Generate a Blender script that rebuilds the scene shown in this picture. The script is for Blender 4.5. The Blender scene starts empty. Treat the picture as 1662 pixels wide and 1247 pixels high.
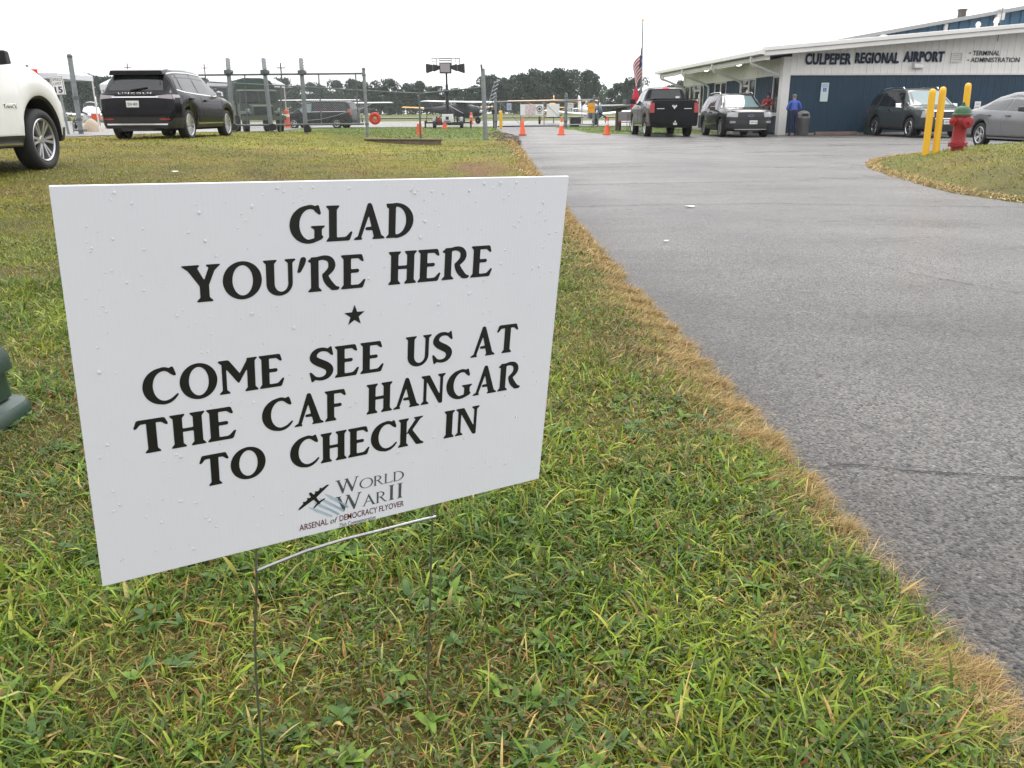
import bpy, bmesh, math, random, json
import numpy as np
from mathutils import Matrix, Vector
random.seed(7); RNG = np.random.default_rng(11)
R_ = math.radians
scene = bpy.context.scene
COL = scene.collection

# ------------------------------------------------------------------ camera, sky, sun, exposure
EYE = 0.95
PITCH, ROLL = R_(18.03), R_(0.3)
cam_data = bpy.data.cameras.new('camera')
cam = bpy.data.objects.new('camera', cam_data); COL.objects.link(cam)
cam_data.sensor_width = 36.0
cam_data.lens = 1350.0 / 1662.0 * 36.0
cam_data.clip_start = 0.05; cam_data.clip_end = 6000
_f = Vector((0, math.cos(PITCH), -math.sin(PITCH))); _r0 = Vector((1, 0, 0)); _u0 = _r0.cross(_f)
_r = _r0 * math.cos(ROLL) - _u0 * math.sin(ROLL); _u = _u0 * math.cos(ROLL) + _r0 * math.sin(ROLL)
_m = Matrix((( _r.x, _u.x, -_f.x, 0), (_r.y, _u.y, -_f.y, 0), (_r.z, _u.z, -_f.z, EYE), (0, 0, 0, 1)))
cam.matrix_world = _m
scene.camera = cam

SUN_EL, SUN_AZ = R_(55), R_(20)
w = bpy.data.worlds.new('World'); scene.world = w; w.use_nodes = True
nt = w.node_tree; bg = nt.nodes['Background']
sky = nt.nodes.new('ShaderNodeTexSky'); sky.sky_type = 'NISHITA'; sky.sun_disc = False
sky.sun_elevation = SUN_EL; sky.sun_rotation = SUN_AZ; sky.air_density = 1.0; sky.dust_density = 4.0
hs = nt.nodes.new('ShaderNodeHueSaturation'); hs.inputs['Saturation'].default_value = 0.25
mx = nt.nodes.new('ShaderNodeMix'); mx.data_type = 'RGBA'
mx.inputs['Factor'].default_value = 0.88                       # thick even cloud cover over the clear sky
nt.links.new(sky.outputs['Color'], hs.inputs['Color'])
nt.links.new(hs.outputs['Color'], mx.inputs['A'])
# overcast: cloud brightest overhead and towards the hidden sun, dimmer low down on the far side
tcw = nt.nodes.new('ShaderNodeTexCoord'); sxyz = nt.nodes.new('ShaderNodeSeparateXYZ'); nt.links.new(tcw.outputs['Generated'], sxyz.inputs['Vector'])
dt = nt.nodes.new('ShaderNodeVectorMath'); dt.operation = 'DOT_PRODUCT'; nt.links.new(tcw.outputs['Generated'], dt.inputs[0])
dt.inputs[1].default_value = (math.sin(SUN_AZ)*math.cos(SUN_EL), math.cos(SUN_AZ)*math.cos(SUN_EL), math.sin(SUN_EL))
mz = nt.nodes.new('ShaderNodeMath'); mz.operation = 'MULTIPLY_ADD'; nt.links.new(sxyz.outputs['Z'], mz.inputs[0]); mz.inputs[1].default_value = 7.0; mz.inputs[2].default_value = 9.4
mz.use_clamp = False
ms_ = nt.nodes.new('ShaderNodeMath'); ms_.operation = 'MULTIPLY_ADD'; nt.links.new(dt.outputs['Value'], ms_.inputs[0]); ms_.inputs[1].default_value = 3.8; nt.links.new(mz.outputs['Value'], ms_.inputs[2])
cb = nt.nodes.new('ShaderNodeCombineColor'); nt.links.new(ms_.outputs['Value'], cb.inputs['Red']); nt.links.new(ms_.outputs['Value'], cb.inputs['Green'])
mb_ = nt.nodes.new('ShaderNodeMath'); mb_.operation = 'MULTIPLY'; nt.links.new(ms_.outputs['Value'], mb_.inputs[0]); mb_.inputs[1].default_value = 1.03; nt.links.new(mb_.outputs['Value'], cb.inputs['Blue'])
nt.links.new(cb.outputs['Color'], mx.inputs['B'])
nt.links.new(mx.outputs['Result'], bg.inputs['Color'])
bg.inputs['Strength'].default_value = 0.1

sl = bpy.data.lights.new('sun', 'SUN'); sl.energy = 1.2; sl.angle = R_(25); sl.color = (1.0, 0.96, 0.9)
so = bpy.data.objects.new('sun', sl); COL.objects.link(so)
_d = Vector((math.sin(SUN_AZ) * math.cos(SUN_EL), math.cos(SUN_AZ) * math.cos(SUN_EL), math.sin(SUN_EL)))
so.rotation_euler = _d.to_track_quat('Z', 'Y').to_euler(); so.location = (0, 0, 60)

vs = scene.view_settings
vs.view_transform = 'Standard'; vs.look = 'None'; vs.exposure = 0.5; vs.gamma = 1.0; vs.use_curve_mapping = False
scene.cycles.max_bounces = 6; scene.cycles.diffuse_bounces = 3; scene.cycles.glossy_bounces = 3
scene.cycles.transmission_bounces = 4; scene.cycles.transparent_max_bounces = 8
scene.cycles.use_denoising = True

# ------------------------------------------------------------------ helpers
def tag(o, label=None, cat=None, group=None, kind=None):
    if label: o['label'] = label
    if cat: o['category'] = cat
    if group: o['group'] = group
    if kind: o['kind'] = kind
    return o

def empty(name, loc=(0, 0, 0), rz=0.0, label=None, cat=None, group=None):
    o = bpy.data.objects.new(name, None); COL.objects.link(o)
    o.empty_display_size = 0.2
    o.location = loc; o.rotation_euler = (0, 0, rz)
    return tag(o, label, cat, group)

def link(name, me, parent=None):
    o = bpy.data.objects.new(name, me); COL.objects.link(o)
    if parent is not None: o.parent = parent
    return o

def copy_tree(o, parent=None):
    c = o.copy(); COL.objects.link(c)
    if parent is not None: c.parent = parent
    for ch in o.children: copy_tree(ch, c)
    return c

class MB:
    """collects shapes, then links them as ONE mesh object"""
    def __init__(s): s.v = []; s.f = []; s.mi = []
    def add(s, vs_, fs, mi=0):
        b = len(s.v); s.v.extend([tuple(p) for p in vs_])
        for f in fs: s.f.append([b + i for i in f]); s.mi.append(mi)
        return s
    def box(s, x0, x1, y0, y1, z0, z1, mi=0, M=None):
        vs_ = [(x0,y0,z0),(x1,y0,z0),(x1,y1,z0),(x0,y1,z0),(x0,y0,z1),(x1,y0,z1),(x1,y1,z1),(x0,y1,z1)]
        if M is not None: vs_ = [M @ Vector(p) for p in vs_]
        return s.add(vs_, [(3,2,1,0),(4,5,6,7),(0,1,5,4),(1,2,6,5),(2,3,7,6),(3,0,4,7)], mi)
    def hull8(s, lo, hi, mi=0):      # two quads (same winding) -> box
        return s.add(list(lo) + list(hi), [(3,2,1,0),(4,5,6,7),(0,1,5,4),(1,2,6,5),(2,3,7,6),(3,0,4,7)], mi)
    def tube(s, pts, r, n=8, mi=0, cap=True):
        pts = [Vector(p) for p in pts]; k = len(pts)
        rs = r if isinstance(r, (list, tuple)) else [r] * k
        rings = []; up = Vector((0, 0, 1))
        for i, p in enumerate(pts):
            a = pts[max(i - 1, 0)]; b = pts[min(i + 1, k - 1)]; t = (b - a).normalized()
            q = up if abs(t.z) < 0.95 else Vector((1, 0, 0))
            e1 = t.cross(q).normalized(); e2 = e1.cross(t).normalized()
            rings.append([p + (e1 * math.cos(2*math.pi*j/n) + e2 * math.sin(2*math.pi*j/n)) * rs[i] for j in range(n)])
        vs_ = [p for rg in rings for p in rg]; fs = []
        for i in range(k - 1):
            for j in range(n):
                fs.append((i*n+j, (i+1)*n+j, (i+1)*n+(j+1) % n, i*n+(j+1) % n))
        if cap: fs += [tuple(range(n)), tuple(range((k-1)*n + n - 1, (k-1)*n - 1, -1))]
        return s.add(vs_, fs, mi)
    def lathe(s, prof, n=24, M=None, mi=0, closed=False):   # prof (r, z) about local Z
        vs_ = []; fs = []; k = len(prof)
        for j in range(n):
            a = 2*math.pi*j/n
            for (r, z) in prof:
                p = Vector((r*math.cos(a), r*math.sin(a), z)); vs_.append(M @ p if M is not None else p)
        for j in range(n):
            j2 = (j+1) % n
            for i in range(k - 1 + (1 if closed else 0)):
                i2 = (i+1) % k
                fs.append((j*k+i, j2*k+i, j2*k+i2, j*k+i2))
        return s.add(vs_, fs, mi)
    def sphere(s, c, r, n=12, m=8, mi=0, sc=(1,1,1)):
        prof = [(max(1e-4, math.sin(math.pi*i/m)), -math.cos(math.pi*i/m)) for i in range(m+1)]
        M = Matrix.Translation(c) @ Matrix.Diagonal((r*sc[0], r*sc[1], r*sc[2], 1))
        return s.lathe(prof, n, M, mi)
    def prism(s, poly, axis, a0, a1, mi=0):  # polygon extruded along an axis ('x','y','z')
        n = len(poly)
        def P(p, a): return {'x': (a, p[0], p[1]), 'y': (p[0], a, p[1]), 'z': (p[0], p[1], a)}[axis]
        vs_ = [P(p, a0) for p in poly] + [P(p, a1) for p in poly]
        fs = [tuple(range(n)), tuple(range(2*n-1, n-1, -1))] + [(i, i+n, (i+1) % n + n, (i+1) % n) for i in range(n)]
        return s.add(vs_, fs, mi)
    def build(s, name, mats, parent=None, smooth=None, M=None):
        me = bpy.data.meshes.new(name)
        me.from_pydata(s.v, [], s.f)
        if not isinstance(mats, (list, tuple)): mats = [mats]
        for m in mats: me.materials.append(m)
        if len(mats) > 1: me.polygons.foreach_set('material_index', s.mi)
        bm = bmesh.new(); bm.from_mesh(me)
        bmesh.ops.remove_doubles(bm, verts=bm.verts, dist=1e-5)
        bmesh.ops.recalc_face_normals(bm, faces=bm.faces); bm.to_mesh(me); bm.free()
        if smooth is not None:
            me.polygons.foreach_set('use_smooth', [True]*len(me.polygons))
            me.set_sharp_from_angle(angle=R_(smooth))
        o = link(name, me, parent)
        if M is not None: o.matrix_local = M
        return o

def part(name, mb, mat_, parent, smooth=None, label=None, M=None):
    o = mb.build(name, mat_, parent, smooth, M)
    if label: o['label'] = label
    return o

def bevel_obj(o, wd, seg=2, ang=35):
    m = o.modifiers.new('bevel', 'BEVEL'); m.width = wd; m.segments = seg; m.limit_method = 'ANGLE'; m.angle_limit = R_(ang)
    return o

# ------------------------------------------------------------------ materials
def mat(name, col, rough=0.5, metal=0.0, var=0.0, vscale=3.0, bump=0.0, bscale=40.0, spec=0.5, coat=0.0, emit=0.0, alpha=None, trans=0.0, dirt=None, dscale=1.5, damount=0.5):
    m = bpy.data.materials.new(name); m.use_nodes = True
    n = m.node_tree.nodes; l = m.node_tree.links; b = n['Principled BSDF']
    b.inputs['Base Color'].default_value = (*col, 1); b.inputs['Roughness'].default_value = rough
    b.inputs['Metallic'].default_value = metal; b.inputs['Specular IOR Level'].default_value = spec
    b.inputs['Coat Weight'].default_value = coat; b.inputs['Coat Roughness'].default_value = 0.04
    if trans: b.inputs['Transmission Weight'].default_value = trans; b.inputs['IOR'].default_value = 1.33
    if emit: b.inputs['Emission Color'].default_value = (*col, 1); b.inputs['Emission Strength'].default_value = emit
    if var or bump or dirt:
        tc = n.new('ShaderNodeTexCoord')
        cur = None
        if var:
            no = n.new('ShaderNodeTexNoise'); no.inputs['Scale'].default_value = vscale; no.inputs['Detail'].default_value = 6; no.inputs['Roughness'].default_value = 0.65
            l.new(tc.outputs['Object'], no.inputs['Vector'])
            rp = n.new('ShaderNodeValToRGB'); rp.color_ramp.elements[0].position = 0.3; rp.color_ramp.elements[1].position = 0.7
            rp.color_ramp.elements[0].color = (*[c*(1-var) for c in col], 1); rp.color_ramp.elements[1].color = (*[min(1, c*(1+var)) for c in col], 1)
            l.new(no.outputs['Fac'], rp.inputs['Fac']); cur = rp.outputs['Color']
        if dirt:
            no2 = n.new('ShaderNodeTexNoise'); no2.inputs['Scale'].default_value = dscale; no2.inputs['Detail'].default_value = 8; no2.inputs['Roughness'].default_value = 0.7
            l.new(tc.outputs['Object'], no2.inputs['Vector'])
            rp2 = n.new('ShaderNodeValToRGB'); rp2.color_ramp.elements[0].position = 0.5; rp2.color_ramp.elements[1].position = 0.75
            rp2.color_ramp.elements[1].color = (damount, damount, damount, 1)
            l.new(no2.outputs['Fac'], rp2.inputs['Fac'])
            mxx = n.new('ShaderNodeMix'); mxx.data_type = 'RGBA'
            l.new(rp2.outputs['Color'], mxx.inputs['Factor'])
            if cur is not None: l.new(cur, mxx.inputs['A'])
            else: mxx.inputs['A'].default_value = (*col, 1)
            mxx.inputs['B'].default_value = (*dirt, 1); cur = mxx.outputs['Result']
        if cur is not None: l.new(cur, b.inputs['Base Color'])
        if bump:
            nb = n.new('ShaderNodeTexNoise'); nb.inputs['Scale'].default_value = bscale; nb.inputs['Detail'].default_value = 4
            l.new(tc.outputs['Object'], nb.inputs['Vector'])
            bp = n.new('ShaderNodeBump'); bp.inputs['Strength'].default_value = bump; bp.inputs['Distance'].default_value = 0.02
            l.new(nb.outputs['Fac'], bp.inputs['Height']); l.new(bp.outputs['Normal'], b.inputs['Normal'])
    return m

M = {}
M['galv'] = mat('galvanised steel', (0.24, 0.26, 0.27), 0.45, 0.6, var=0.2, vscale=9)
M['galv_dark'] = mat('weathered galvanised pipe', (0.13, 0.145, 0.15), 0.5, 0.5, var=0.25, vscale=6)
M['black_plastic'] = mat('black plastic', (0.012, 0.012, 0.013), 0.45, var=0.2)
M['black_metal'] = mat('black painted steel', (0.015, 0.015, 0.016), 0.4, var=0.3)
M['rubber'] = mat('tyre rubber', (0.016, 0.016, 0.017), 0.75, var=0.3, vscale=8, dirt=(0.06, 0.05, 0.04), dscale=5, damount=0.35)
M['underbody'] = mat('dark underbody', (0.008, 0.008, 0.008), 0.8)
M['rim_silver'] = mat('machined alloy', (0.5, 0.5, 0.51), 0.28, 0.85, var=0.08)
M['rim_chrome'] = mat('chrome', (0.72, 0.72, 0.73), 0.12, 1.0)
M['chrome'] = mat('chrome trim', (0.7, 0.7, 0.71), 0.15, 1.0)
M['glass'] = mat('tinted window glass', (0.012, 0.014, 0.015), 0.04, spec=0.6)
M['glass_green'] = mat('clear greenish windscreen glass', (0.16, 0.23, 0.23), 0.05, spec=0.8)
M['lamp_red'] = mat('red lens', (0.35, 0.012, 0.015), 0.15, coat=0.6)
M['lamp_clear'] = mat('clear lens', (.28, .29, .29), 0.12, coat=0.8, var=0.15, vscale=20)
M['lamp_smoke'] = mat('smoked lens', (0.30, 0.27, 0.29), 0.12, coat=0.6)
M['lamp_amber'] = mat('amber lens', (0.5, 0.16, 0.02), 0.15, coat=0.6)
M['white_paint'] = mat('white paint', (0.78, 0.78, 0.76), 0.45, var=0.04, dirt=(0.5, 0.48, 0.44), dscale=2, damount=0.3)
M['white_fabric'] = mat('white canopy fabric', (0.62, 0.63, 0.65), 0.8, var=0.06)
M['plate'] = mat('licence plate white', (0.7, 0.71, 0.7), 0.4)
M['plate_ink'] = mat('plate lettering', (0.05, 0.06, 0.12), 0.5)
M['black_ink'] = mat('black sign ink', (0.012, 0.012, 0.012), 0.35, var=0.15, vscale=200)
M['orange'] = mat('orange cone plastic', (0.85, 0.12, 0.035), 0.5, var=0.08, dirt=(0.35, 0.1, 0.05), dscale=8, damount=0.3)
M['reflect_white'] = mat('white reflective collar', (0.7, 0.66, 0.6), 0.4)
M['yellow'] = mat('safety yellow sleeve', (0.80, 0.46, 0.02), 0.42, var=0.05, dirt=(0.4, 0.25, 0.05), dscale=6, damount=0.25)
M['red'] = mat('red paint', (0.30, 0.015, 0.022), 0.4, var=0.12, dirt=(0.2, 0.03, 0.03), dscale=9, damount=0.5)
M['green_paint'] = mat('green paint', (0.03, 0.10, 0.04), 0.5, var=0.15)
M['wood'] = mat('brown stained timber', (0.075, 0.055, 0.04), 0.7, var=0.3, vscale=12)
M['concrete'] = mat('concrete', (0.30, 0.28, 0.25), 0.8, var=0.2, vscale=5, dirt=(0.14, 0.12, 0.10), dscale=3)
M['grey_paint'] = mat('grey paint', (0.22, 0.23, 0.23), 0.5, var=0.1)
M['olive'] = mat('olive drab paint', (0.055, 0.075, 0.05), 0.6, var=0.2, vscale=4)
M['canvas'] = mat('dark green canvas', (0.035, 0.06, 0.045), 0.85, var=0.2, vscale=3)
M['sign_yellow'] = mat('orange yellow sign face', (0.85, 0.36, 0.02), 0.5, var=0.1)
M['plane_yellow'] = mat('yellow aircraft fabric', (0.85, 0.42, 0.06), 0.4, var=0.05)
M['plane_white'] = mat('white aircraft paint', (0.72, 0.73, 0.74), 0.3, coat=0.4)
M['plane_dark'] = mat('dark green aircraft paint', (0.02, 0.028, 0.026), 0.45, var=0.2)

def text_mesh(body, size, extrude=0.0, sx=1.0, bold=0.0, spacing=1.0, align='LEFT', shear=0.0):
    cu = bpy.data.curves.new('lettering', 'FONT'); cu.body = body; cu.size = size; cu.extrude = extrude
    cu.offset = bold; cu.space_character = spacing; cu.align_x = align; cu.shear = shear; cu.resolution_u = 3
    o = bpy.data.objects.new('lettering', cu); COL.objects.link(o)
    dg = bpy.context.evaluated_depsgraph_get(); dg.update()
    me = bpy.data.meshes.new_from_object(o.evaluated_get(dg))
    bpy.data.objects.remove(o); bpy.data.curves.remove(cu)
    co = np.zeros(len(me.vertices)*3, np.float32); me.vertices.foreach_get('co', co); co = co.reshape(-1, 3)
    co[:, 0] *= sx; me.vertices.foreach_set('co', co.ravel())
    return me

def text_fit(body, x0, x1, z0, h, parent, m, Mx, extrude=0.002, bold=0.0, name='lettering', spacing=1.0, shear=0.0):
    """words between x0 and x1 on the plane given by Mx (local X right, Y up, Z out), cap height h"""
    me = text_mesh(body, 1.0, 0.0, bold=bold, spacing=spacing, shear=shear)
    co = np.zeros(len(me.vertices)*3, np.float32); me.vertices.foreach_get('co', co); co = co.reshape(-1, 3)
    mn, mxv = co.min(0), co.max(0)
    co[:, 0] = x0 + (co[:, 0]-mn[0])/(mxv[0]-mn[0])*(x1-x0)
    co[:, 1] = z0 + (co[:, 1]-mn[1])/(mxv[1]-mn[1])*h
    me.vertices.foreach_set('co', co.ravel()); me.update()
    if extrude:
        bm = bmesh.new(); bm.from_mesh(me)
        r = bmesh.ops.extrude_face_region(bm, geom=bm.faces[:])
        bmesh.ops.translate(bm, verts=[e for e in r['geom'] if isinstance(e, bmesh.types.BMVert)], vec=(0, 0, extrude))
        bmesh.ops.recalc_face_normals(bm, faces=bm.faces); bm.to_mesh(me); bm.free()
    me.materials.clear(); me.materials.append(m)
    o = link(name, me, parent); o.matrix_local = Mx
    return o

def shape_mesh(name, loops, m, parent, Mx, extrude=0.0):
    """flat filled outline(s), even-odd holes"""
    cu = bpy.data.curves.new(name, 'CURVE'); cu.dimensions = '2D'; cu.fill_mode = 'BOTH' if extrude else 'FRONT'; cu.extrude = extrude
    for lp in loops:
        sp = cu.splines.new('POLY'); sp.points.add(len(lp)-1)
        for i, p in enumerate(lp): sp.points[i].co = (p[0], p[1], 0, 1)
        sp.use_cyclic_u = True
    o = bpy.data.objects.new(name, cu); COL.objects.link(o)
    dg = bpy.context.evaluated_depsgraph_get(); dg.update()
    me = bpy.data.meshes.new_from_object(o.evaluated_get(dg))
    bpy.data.objects.remove(o); bpy.data.curves.remove(cu)
    me.materials.clear(); me.materials.append(m)
    ob = link(name, me, parent); ob.matrix_local = Mx
    return ob

# ------------------------------------------------------------------ value noise for layout
def _hash(ix, iy, s):
    h = (ix.astype(np.int64)*374761393 + iy.astype(np.int64)*668265263 + s*982451653) & 0x7fffffff
    h = ((h ^ (h >> 13)) * 1274126177) & 0x7fffffff
    return ((h ^ (h >> 16)) & 0xffff) / 65535.0
def vnoise(x, y, s=0):
    ix, iy = np.floor(x), np.floor(y); fx, fy = x-ix, y-iy
    fx = fx*fx*(3-2*fx); fy = fy*fy*(3-2*fy)
    a, b, c, d = _hash(ix, iy, s), _hash(ix+1, iy, s), _hash(ix, iy+1, s), _hash(ix+1, iy+1, s)
    return (a*(1-fx)+b*fx)*(1-fy) + (c*(1-fx)+d*fx)*fy
def fbm(x, y, s=0, o=4):
    t = 0; a = 0.5; n = 0
    for k in range(o):
        t = t + a*vnoise(x*2**k, y*2**k, s+k*17); n += a; a *= 0.55
    return t/n
def sstep(a, b, x):
    t = np.clip((x-a)/(b-a), 0, 1); return t*t*(3-2*t)

# ------------------------------------------------------------------ terrain
EDGE_Y = [-5, 0, 1.1, 2, 3, 4.5, 6.2, 8, 11, 17, 23, 31, 38, 45, 57, 62]
EDGE_X = [.85, .83, .82, .79, .75, .68, .61, .56, .48, .37, .28, .05, -.2, -.4, -1.0, -1.1]
def road_edge(y): return np.interp(y, EDGE_Y, EDGE_X)
ISLAND = [(5.53,9.12),(5.34,10.22),(5.51,11.36),(5.86,13.3),(6.25,15.0),(6.75,16.4),(7.3,17.5),(7.99,18.5),(9.51,20.2),(11.18,21.6),(13.11,22.6),(14.8,23.0),(19,22.6),(24,20.5),(25,15),(22,9.5),(15,6.5),(9,6.2),(6.4,7.2)]
def poly_dist(x, y, P):
    """signed distance (inside positive) to a polygon, arrays"""
    x = np.asarray(x, float); y = np.asarray(y, float)
    d = np.full(x.shape, 1e9); ins = np.zeros(x.shape, bool); n = len(P)
    for i in range(n):
        x0, y0 = P[i]; x1, y1 = P[(i+1) % n]
        dx, dy = x1-x0, y1-y0; t = np.clip(((x-x0)*dx+(y-y0)*dy)/(dx*dx+dy*dy), 0, 1)
        d = np.minimum(d, np.hypot(x-x0-t*dx, y-y0-t*dy))
        if dy != 0: ins ^= ((y0 > y) != (y1 > y)) & (x < dx*(y-y0)/dy + x0)
    return np.where(ins, d, -d)
GRASS_STRIP = [(3.0,59.5),(3.6,50),(3.9,42.5),(4.6,40.2),(9.5,39.5),(10.6,41),(9.9,50),(9.0,59.5)]
def terrain(x, y):
    x = np.asarray(x, float); y = np.asarray(y, float)
    t = road_edge(y) - x
    lawn = 0.055*sstep(-0.02, 0.25, t) + 0.33*sstep(1.2, 9.0, t)*sstep(4.5, 16, y)*(1-sstep(27, 46, y))
    lawn = lawn - 0.22*np.exp(-(((x+3.6)/2.4)**2 + ((y-27.3)/1.5)**2))*sstep(0, .8, t)
    lawn = lawn + (fbm(x*1.3, y*1.3, 5)-.5)*0.05*sstep(.1, 1.0, t)*(1-sstep(20, 40, y))
    lawn = lawn - 0.05*np.exp(-((x+2.0+.1*(y-9))/.22)**2)*sstep(6.5, 8.5, y)*(1-sstep(12, 15, y))
    lawn = np.where(y > 62.5, 0.0, lawn)
    isl = poly_dist(x, y, ISLAND); il = 0.03*sstep(0, .25, isl) + 0.21*sstep(.2, 1.7, isl)
    st = 0.05*sstep(0, .3, poly_dist(x, y, GRASS_STRIP))
    far = 0.75*sstep(110, 260, y)
    base = np.where((t > -0.02) & (y < 62.5), lawn, -0.03)
    return np.maximum(np.where(isl > 0, il, base), np.where(st > 0.004, st, -1)) + far + np.where(y > 62.5, 0.035, 0)
def tz(x, y): return float(terrain(np.array([x]), np.array([y]))[0])

def axis(parts):
    out = []
    for a, b, st in parts: out += list(np.arange(a, b-1e-6, st))
    return np.array(out + [parts[-1][1]])
def grid_mesh(name, xs, ys, zf, m):
    X, Y = np.meshgrid(xs, ys); Z = zf(X, Y); nx, ny = len(xs), len(ys)
    co = np.stack([X, Y, Z], -1).reshape(-1, 3)
    i = np.arange(nx-1)[None, :] + (np.arange(ny-1)*nx)[:, None]
    q = np.stack([i, i+1, i+nx+1, i+nx], -1).reshape(-1, 4)
    me = bpy.data.meshes.new(name); me.vertices.add(len(co)); me.vertices.foreach_set('co', co.ravel())
    me.loops.add(q.size); me.loops.foreach_set('vertex_index', q.ravel().astype(np.int32))
    me.polygons.add(len(q)); me.polygons.foreach_set('loop_start', np.arange(0, q.size, 4, dtype=np.int32))
    me.update(calc_edges=True); me.polygons.foreach_set('use_smooth', [True]*len(q)); me.materials.append(m)
    return me, X.ravel(), Y.ravel()

def col_attr(me, c, name='col'):
    at = me.color_attributes.new(name, 'FLOAT_COLOR', 'POINT')
    a = np.ones((len(c), 4), np.float32); a[:, :3] = c; at.data.foreach_set('color', a.ravel())

def lawn_colour(x, y):
    """the turf's own colour: green, yellowed and browned patches, sprayed tan verge"""
    n1 = fbm(x*.55, y*.35, 31); n2 = fbm(x*2.1, y*1.6, 57); n3 = fbm(x*.16, y*.12, 77)
    green = np.array([.125, .155, .020]); yel = np.array([.245, .230, .032]); brown = np.array([.19, .125, .038])
    far = sstep(3, 9, y)*(1-sstep(27, 36, y))
    ky = np.clip(sstep(.40, .62, n1)*.75 + .45*far, 0, 1)[..., None]
    kb = (sstep(.54, .72, n2)*.6 + .3*sstep(.55, .7, n3)*far)[..., None]
    c = green*(1-ky) + yel*ky; c = c*(1-kb) + brown*kb
    kd = (sstep(.55, .72, fbm(x*1.2+7, y*.7, 99))*.45)[..., None]; c = c*(1-kd) + np.array([.075, .095, .022])*kd
    bare = np.exp(-(((x+.55)/.55)**2 + ((y-14.5)/3.0)**2))*sstep(.35, .6, n2)
    c = c*(1-bare[..., None]) + np.array([.24, .135, .07])*bare[..., None]
    k2 = (sstep(29, 35, y)*(.55+.45*sstep(.35, .6, n1)))[..., None]; c = c*(1-k2) + np.array([.105, .165, .028])*k2
    k = sstep(62, 63, y)[..., None]; c = c*(1-k) + np.array([.13, .155, .030])*k
    return c

def ground_material():
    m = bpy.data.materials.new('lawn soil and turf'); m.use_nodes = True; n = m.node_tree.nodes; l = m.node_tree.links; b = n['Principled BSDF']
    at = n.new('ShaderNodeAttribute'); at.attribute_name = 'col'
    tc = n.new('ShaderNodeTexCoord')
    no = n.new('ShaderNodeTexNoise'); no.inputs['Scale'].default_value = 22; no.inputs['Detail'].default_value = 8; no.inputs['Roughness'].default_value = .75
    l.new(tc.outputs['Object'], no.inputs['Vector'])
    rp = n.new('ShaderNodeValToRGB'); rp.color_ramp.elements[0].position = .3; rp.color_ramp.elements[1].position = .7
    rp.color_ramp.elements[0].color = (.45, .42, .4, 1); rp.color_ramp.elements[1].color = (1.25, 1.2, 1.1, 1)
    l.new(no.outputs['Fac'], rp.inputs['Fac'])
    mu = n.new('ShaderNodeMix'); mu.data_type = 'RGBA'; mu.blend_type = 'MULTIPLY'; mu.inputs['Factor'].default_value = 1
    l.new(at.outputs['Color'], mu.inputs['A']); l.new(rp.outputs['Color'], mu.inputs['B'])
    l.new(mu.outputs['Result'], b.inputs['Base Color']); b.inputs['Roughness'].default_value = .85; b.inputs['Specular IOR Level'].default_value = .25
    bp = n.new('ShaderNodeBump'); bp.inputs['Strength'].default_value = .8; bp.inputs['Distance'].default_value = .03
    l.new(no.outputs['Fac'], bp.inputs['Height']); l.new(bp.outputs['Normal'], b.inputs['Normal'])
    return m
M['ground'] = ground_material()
gx = axis([(-900, -100, 80), (-100, -30, 10), (-30, -14, 1.0), (-14, -6, .3), (-6, 1.2, .1), (1.2, 16, .4), (16, 40, 3), (40, 100, 10), (100, 900, 80)])
gy = axis([(-40, -2, 6), (-2, 0, .5), (0, 12, .1), (12, 36, .3), (36, 64, 1.0), (64, 130, 4), (130, 300, 15), (300, 1800, 100)])
me, _x, _y = grid_mesh('ground', gx, gy, terrain, M['ground'])
_c = lawn_colour(_x, _y)
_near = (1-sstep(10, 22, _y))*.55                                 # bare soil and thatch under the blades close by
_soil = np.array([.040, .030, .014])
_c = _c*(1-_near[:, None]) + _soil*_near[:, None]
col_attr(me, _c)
tag(link('ground', me), kind='structure', label='uneven mown grass verge and airfield turf')

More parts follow.
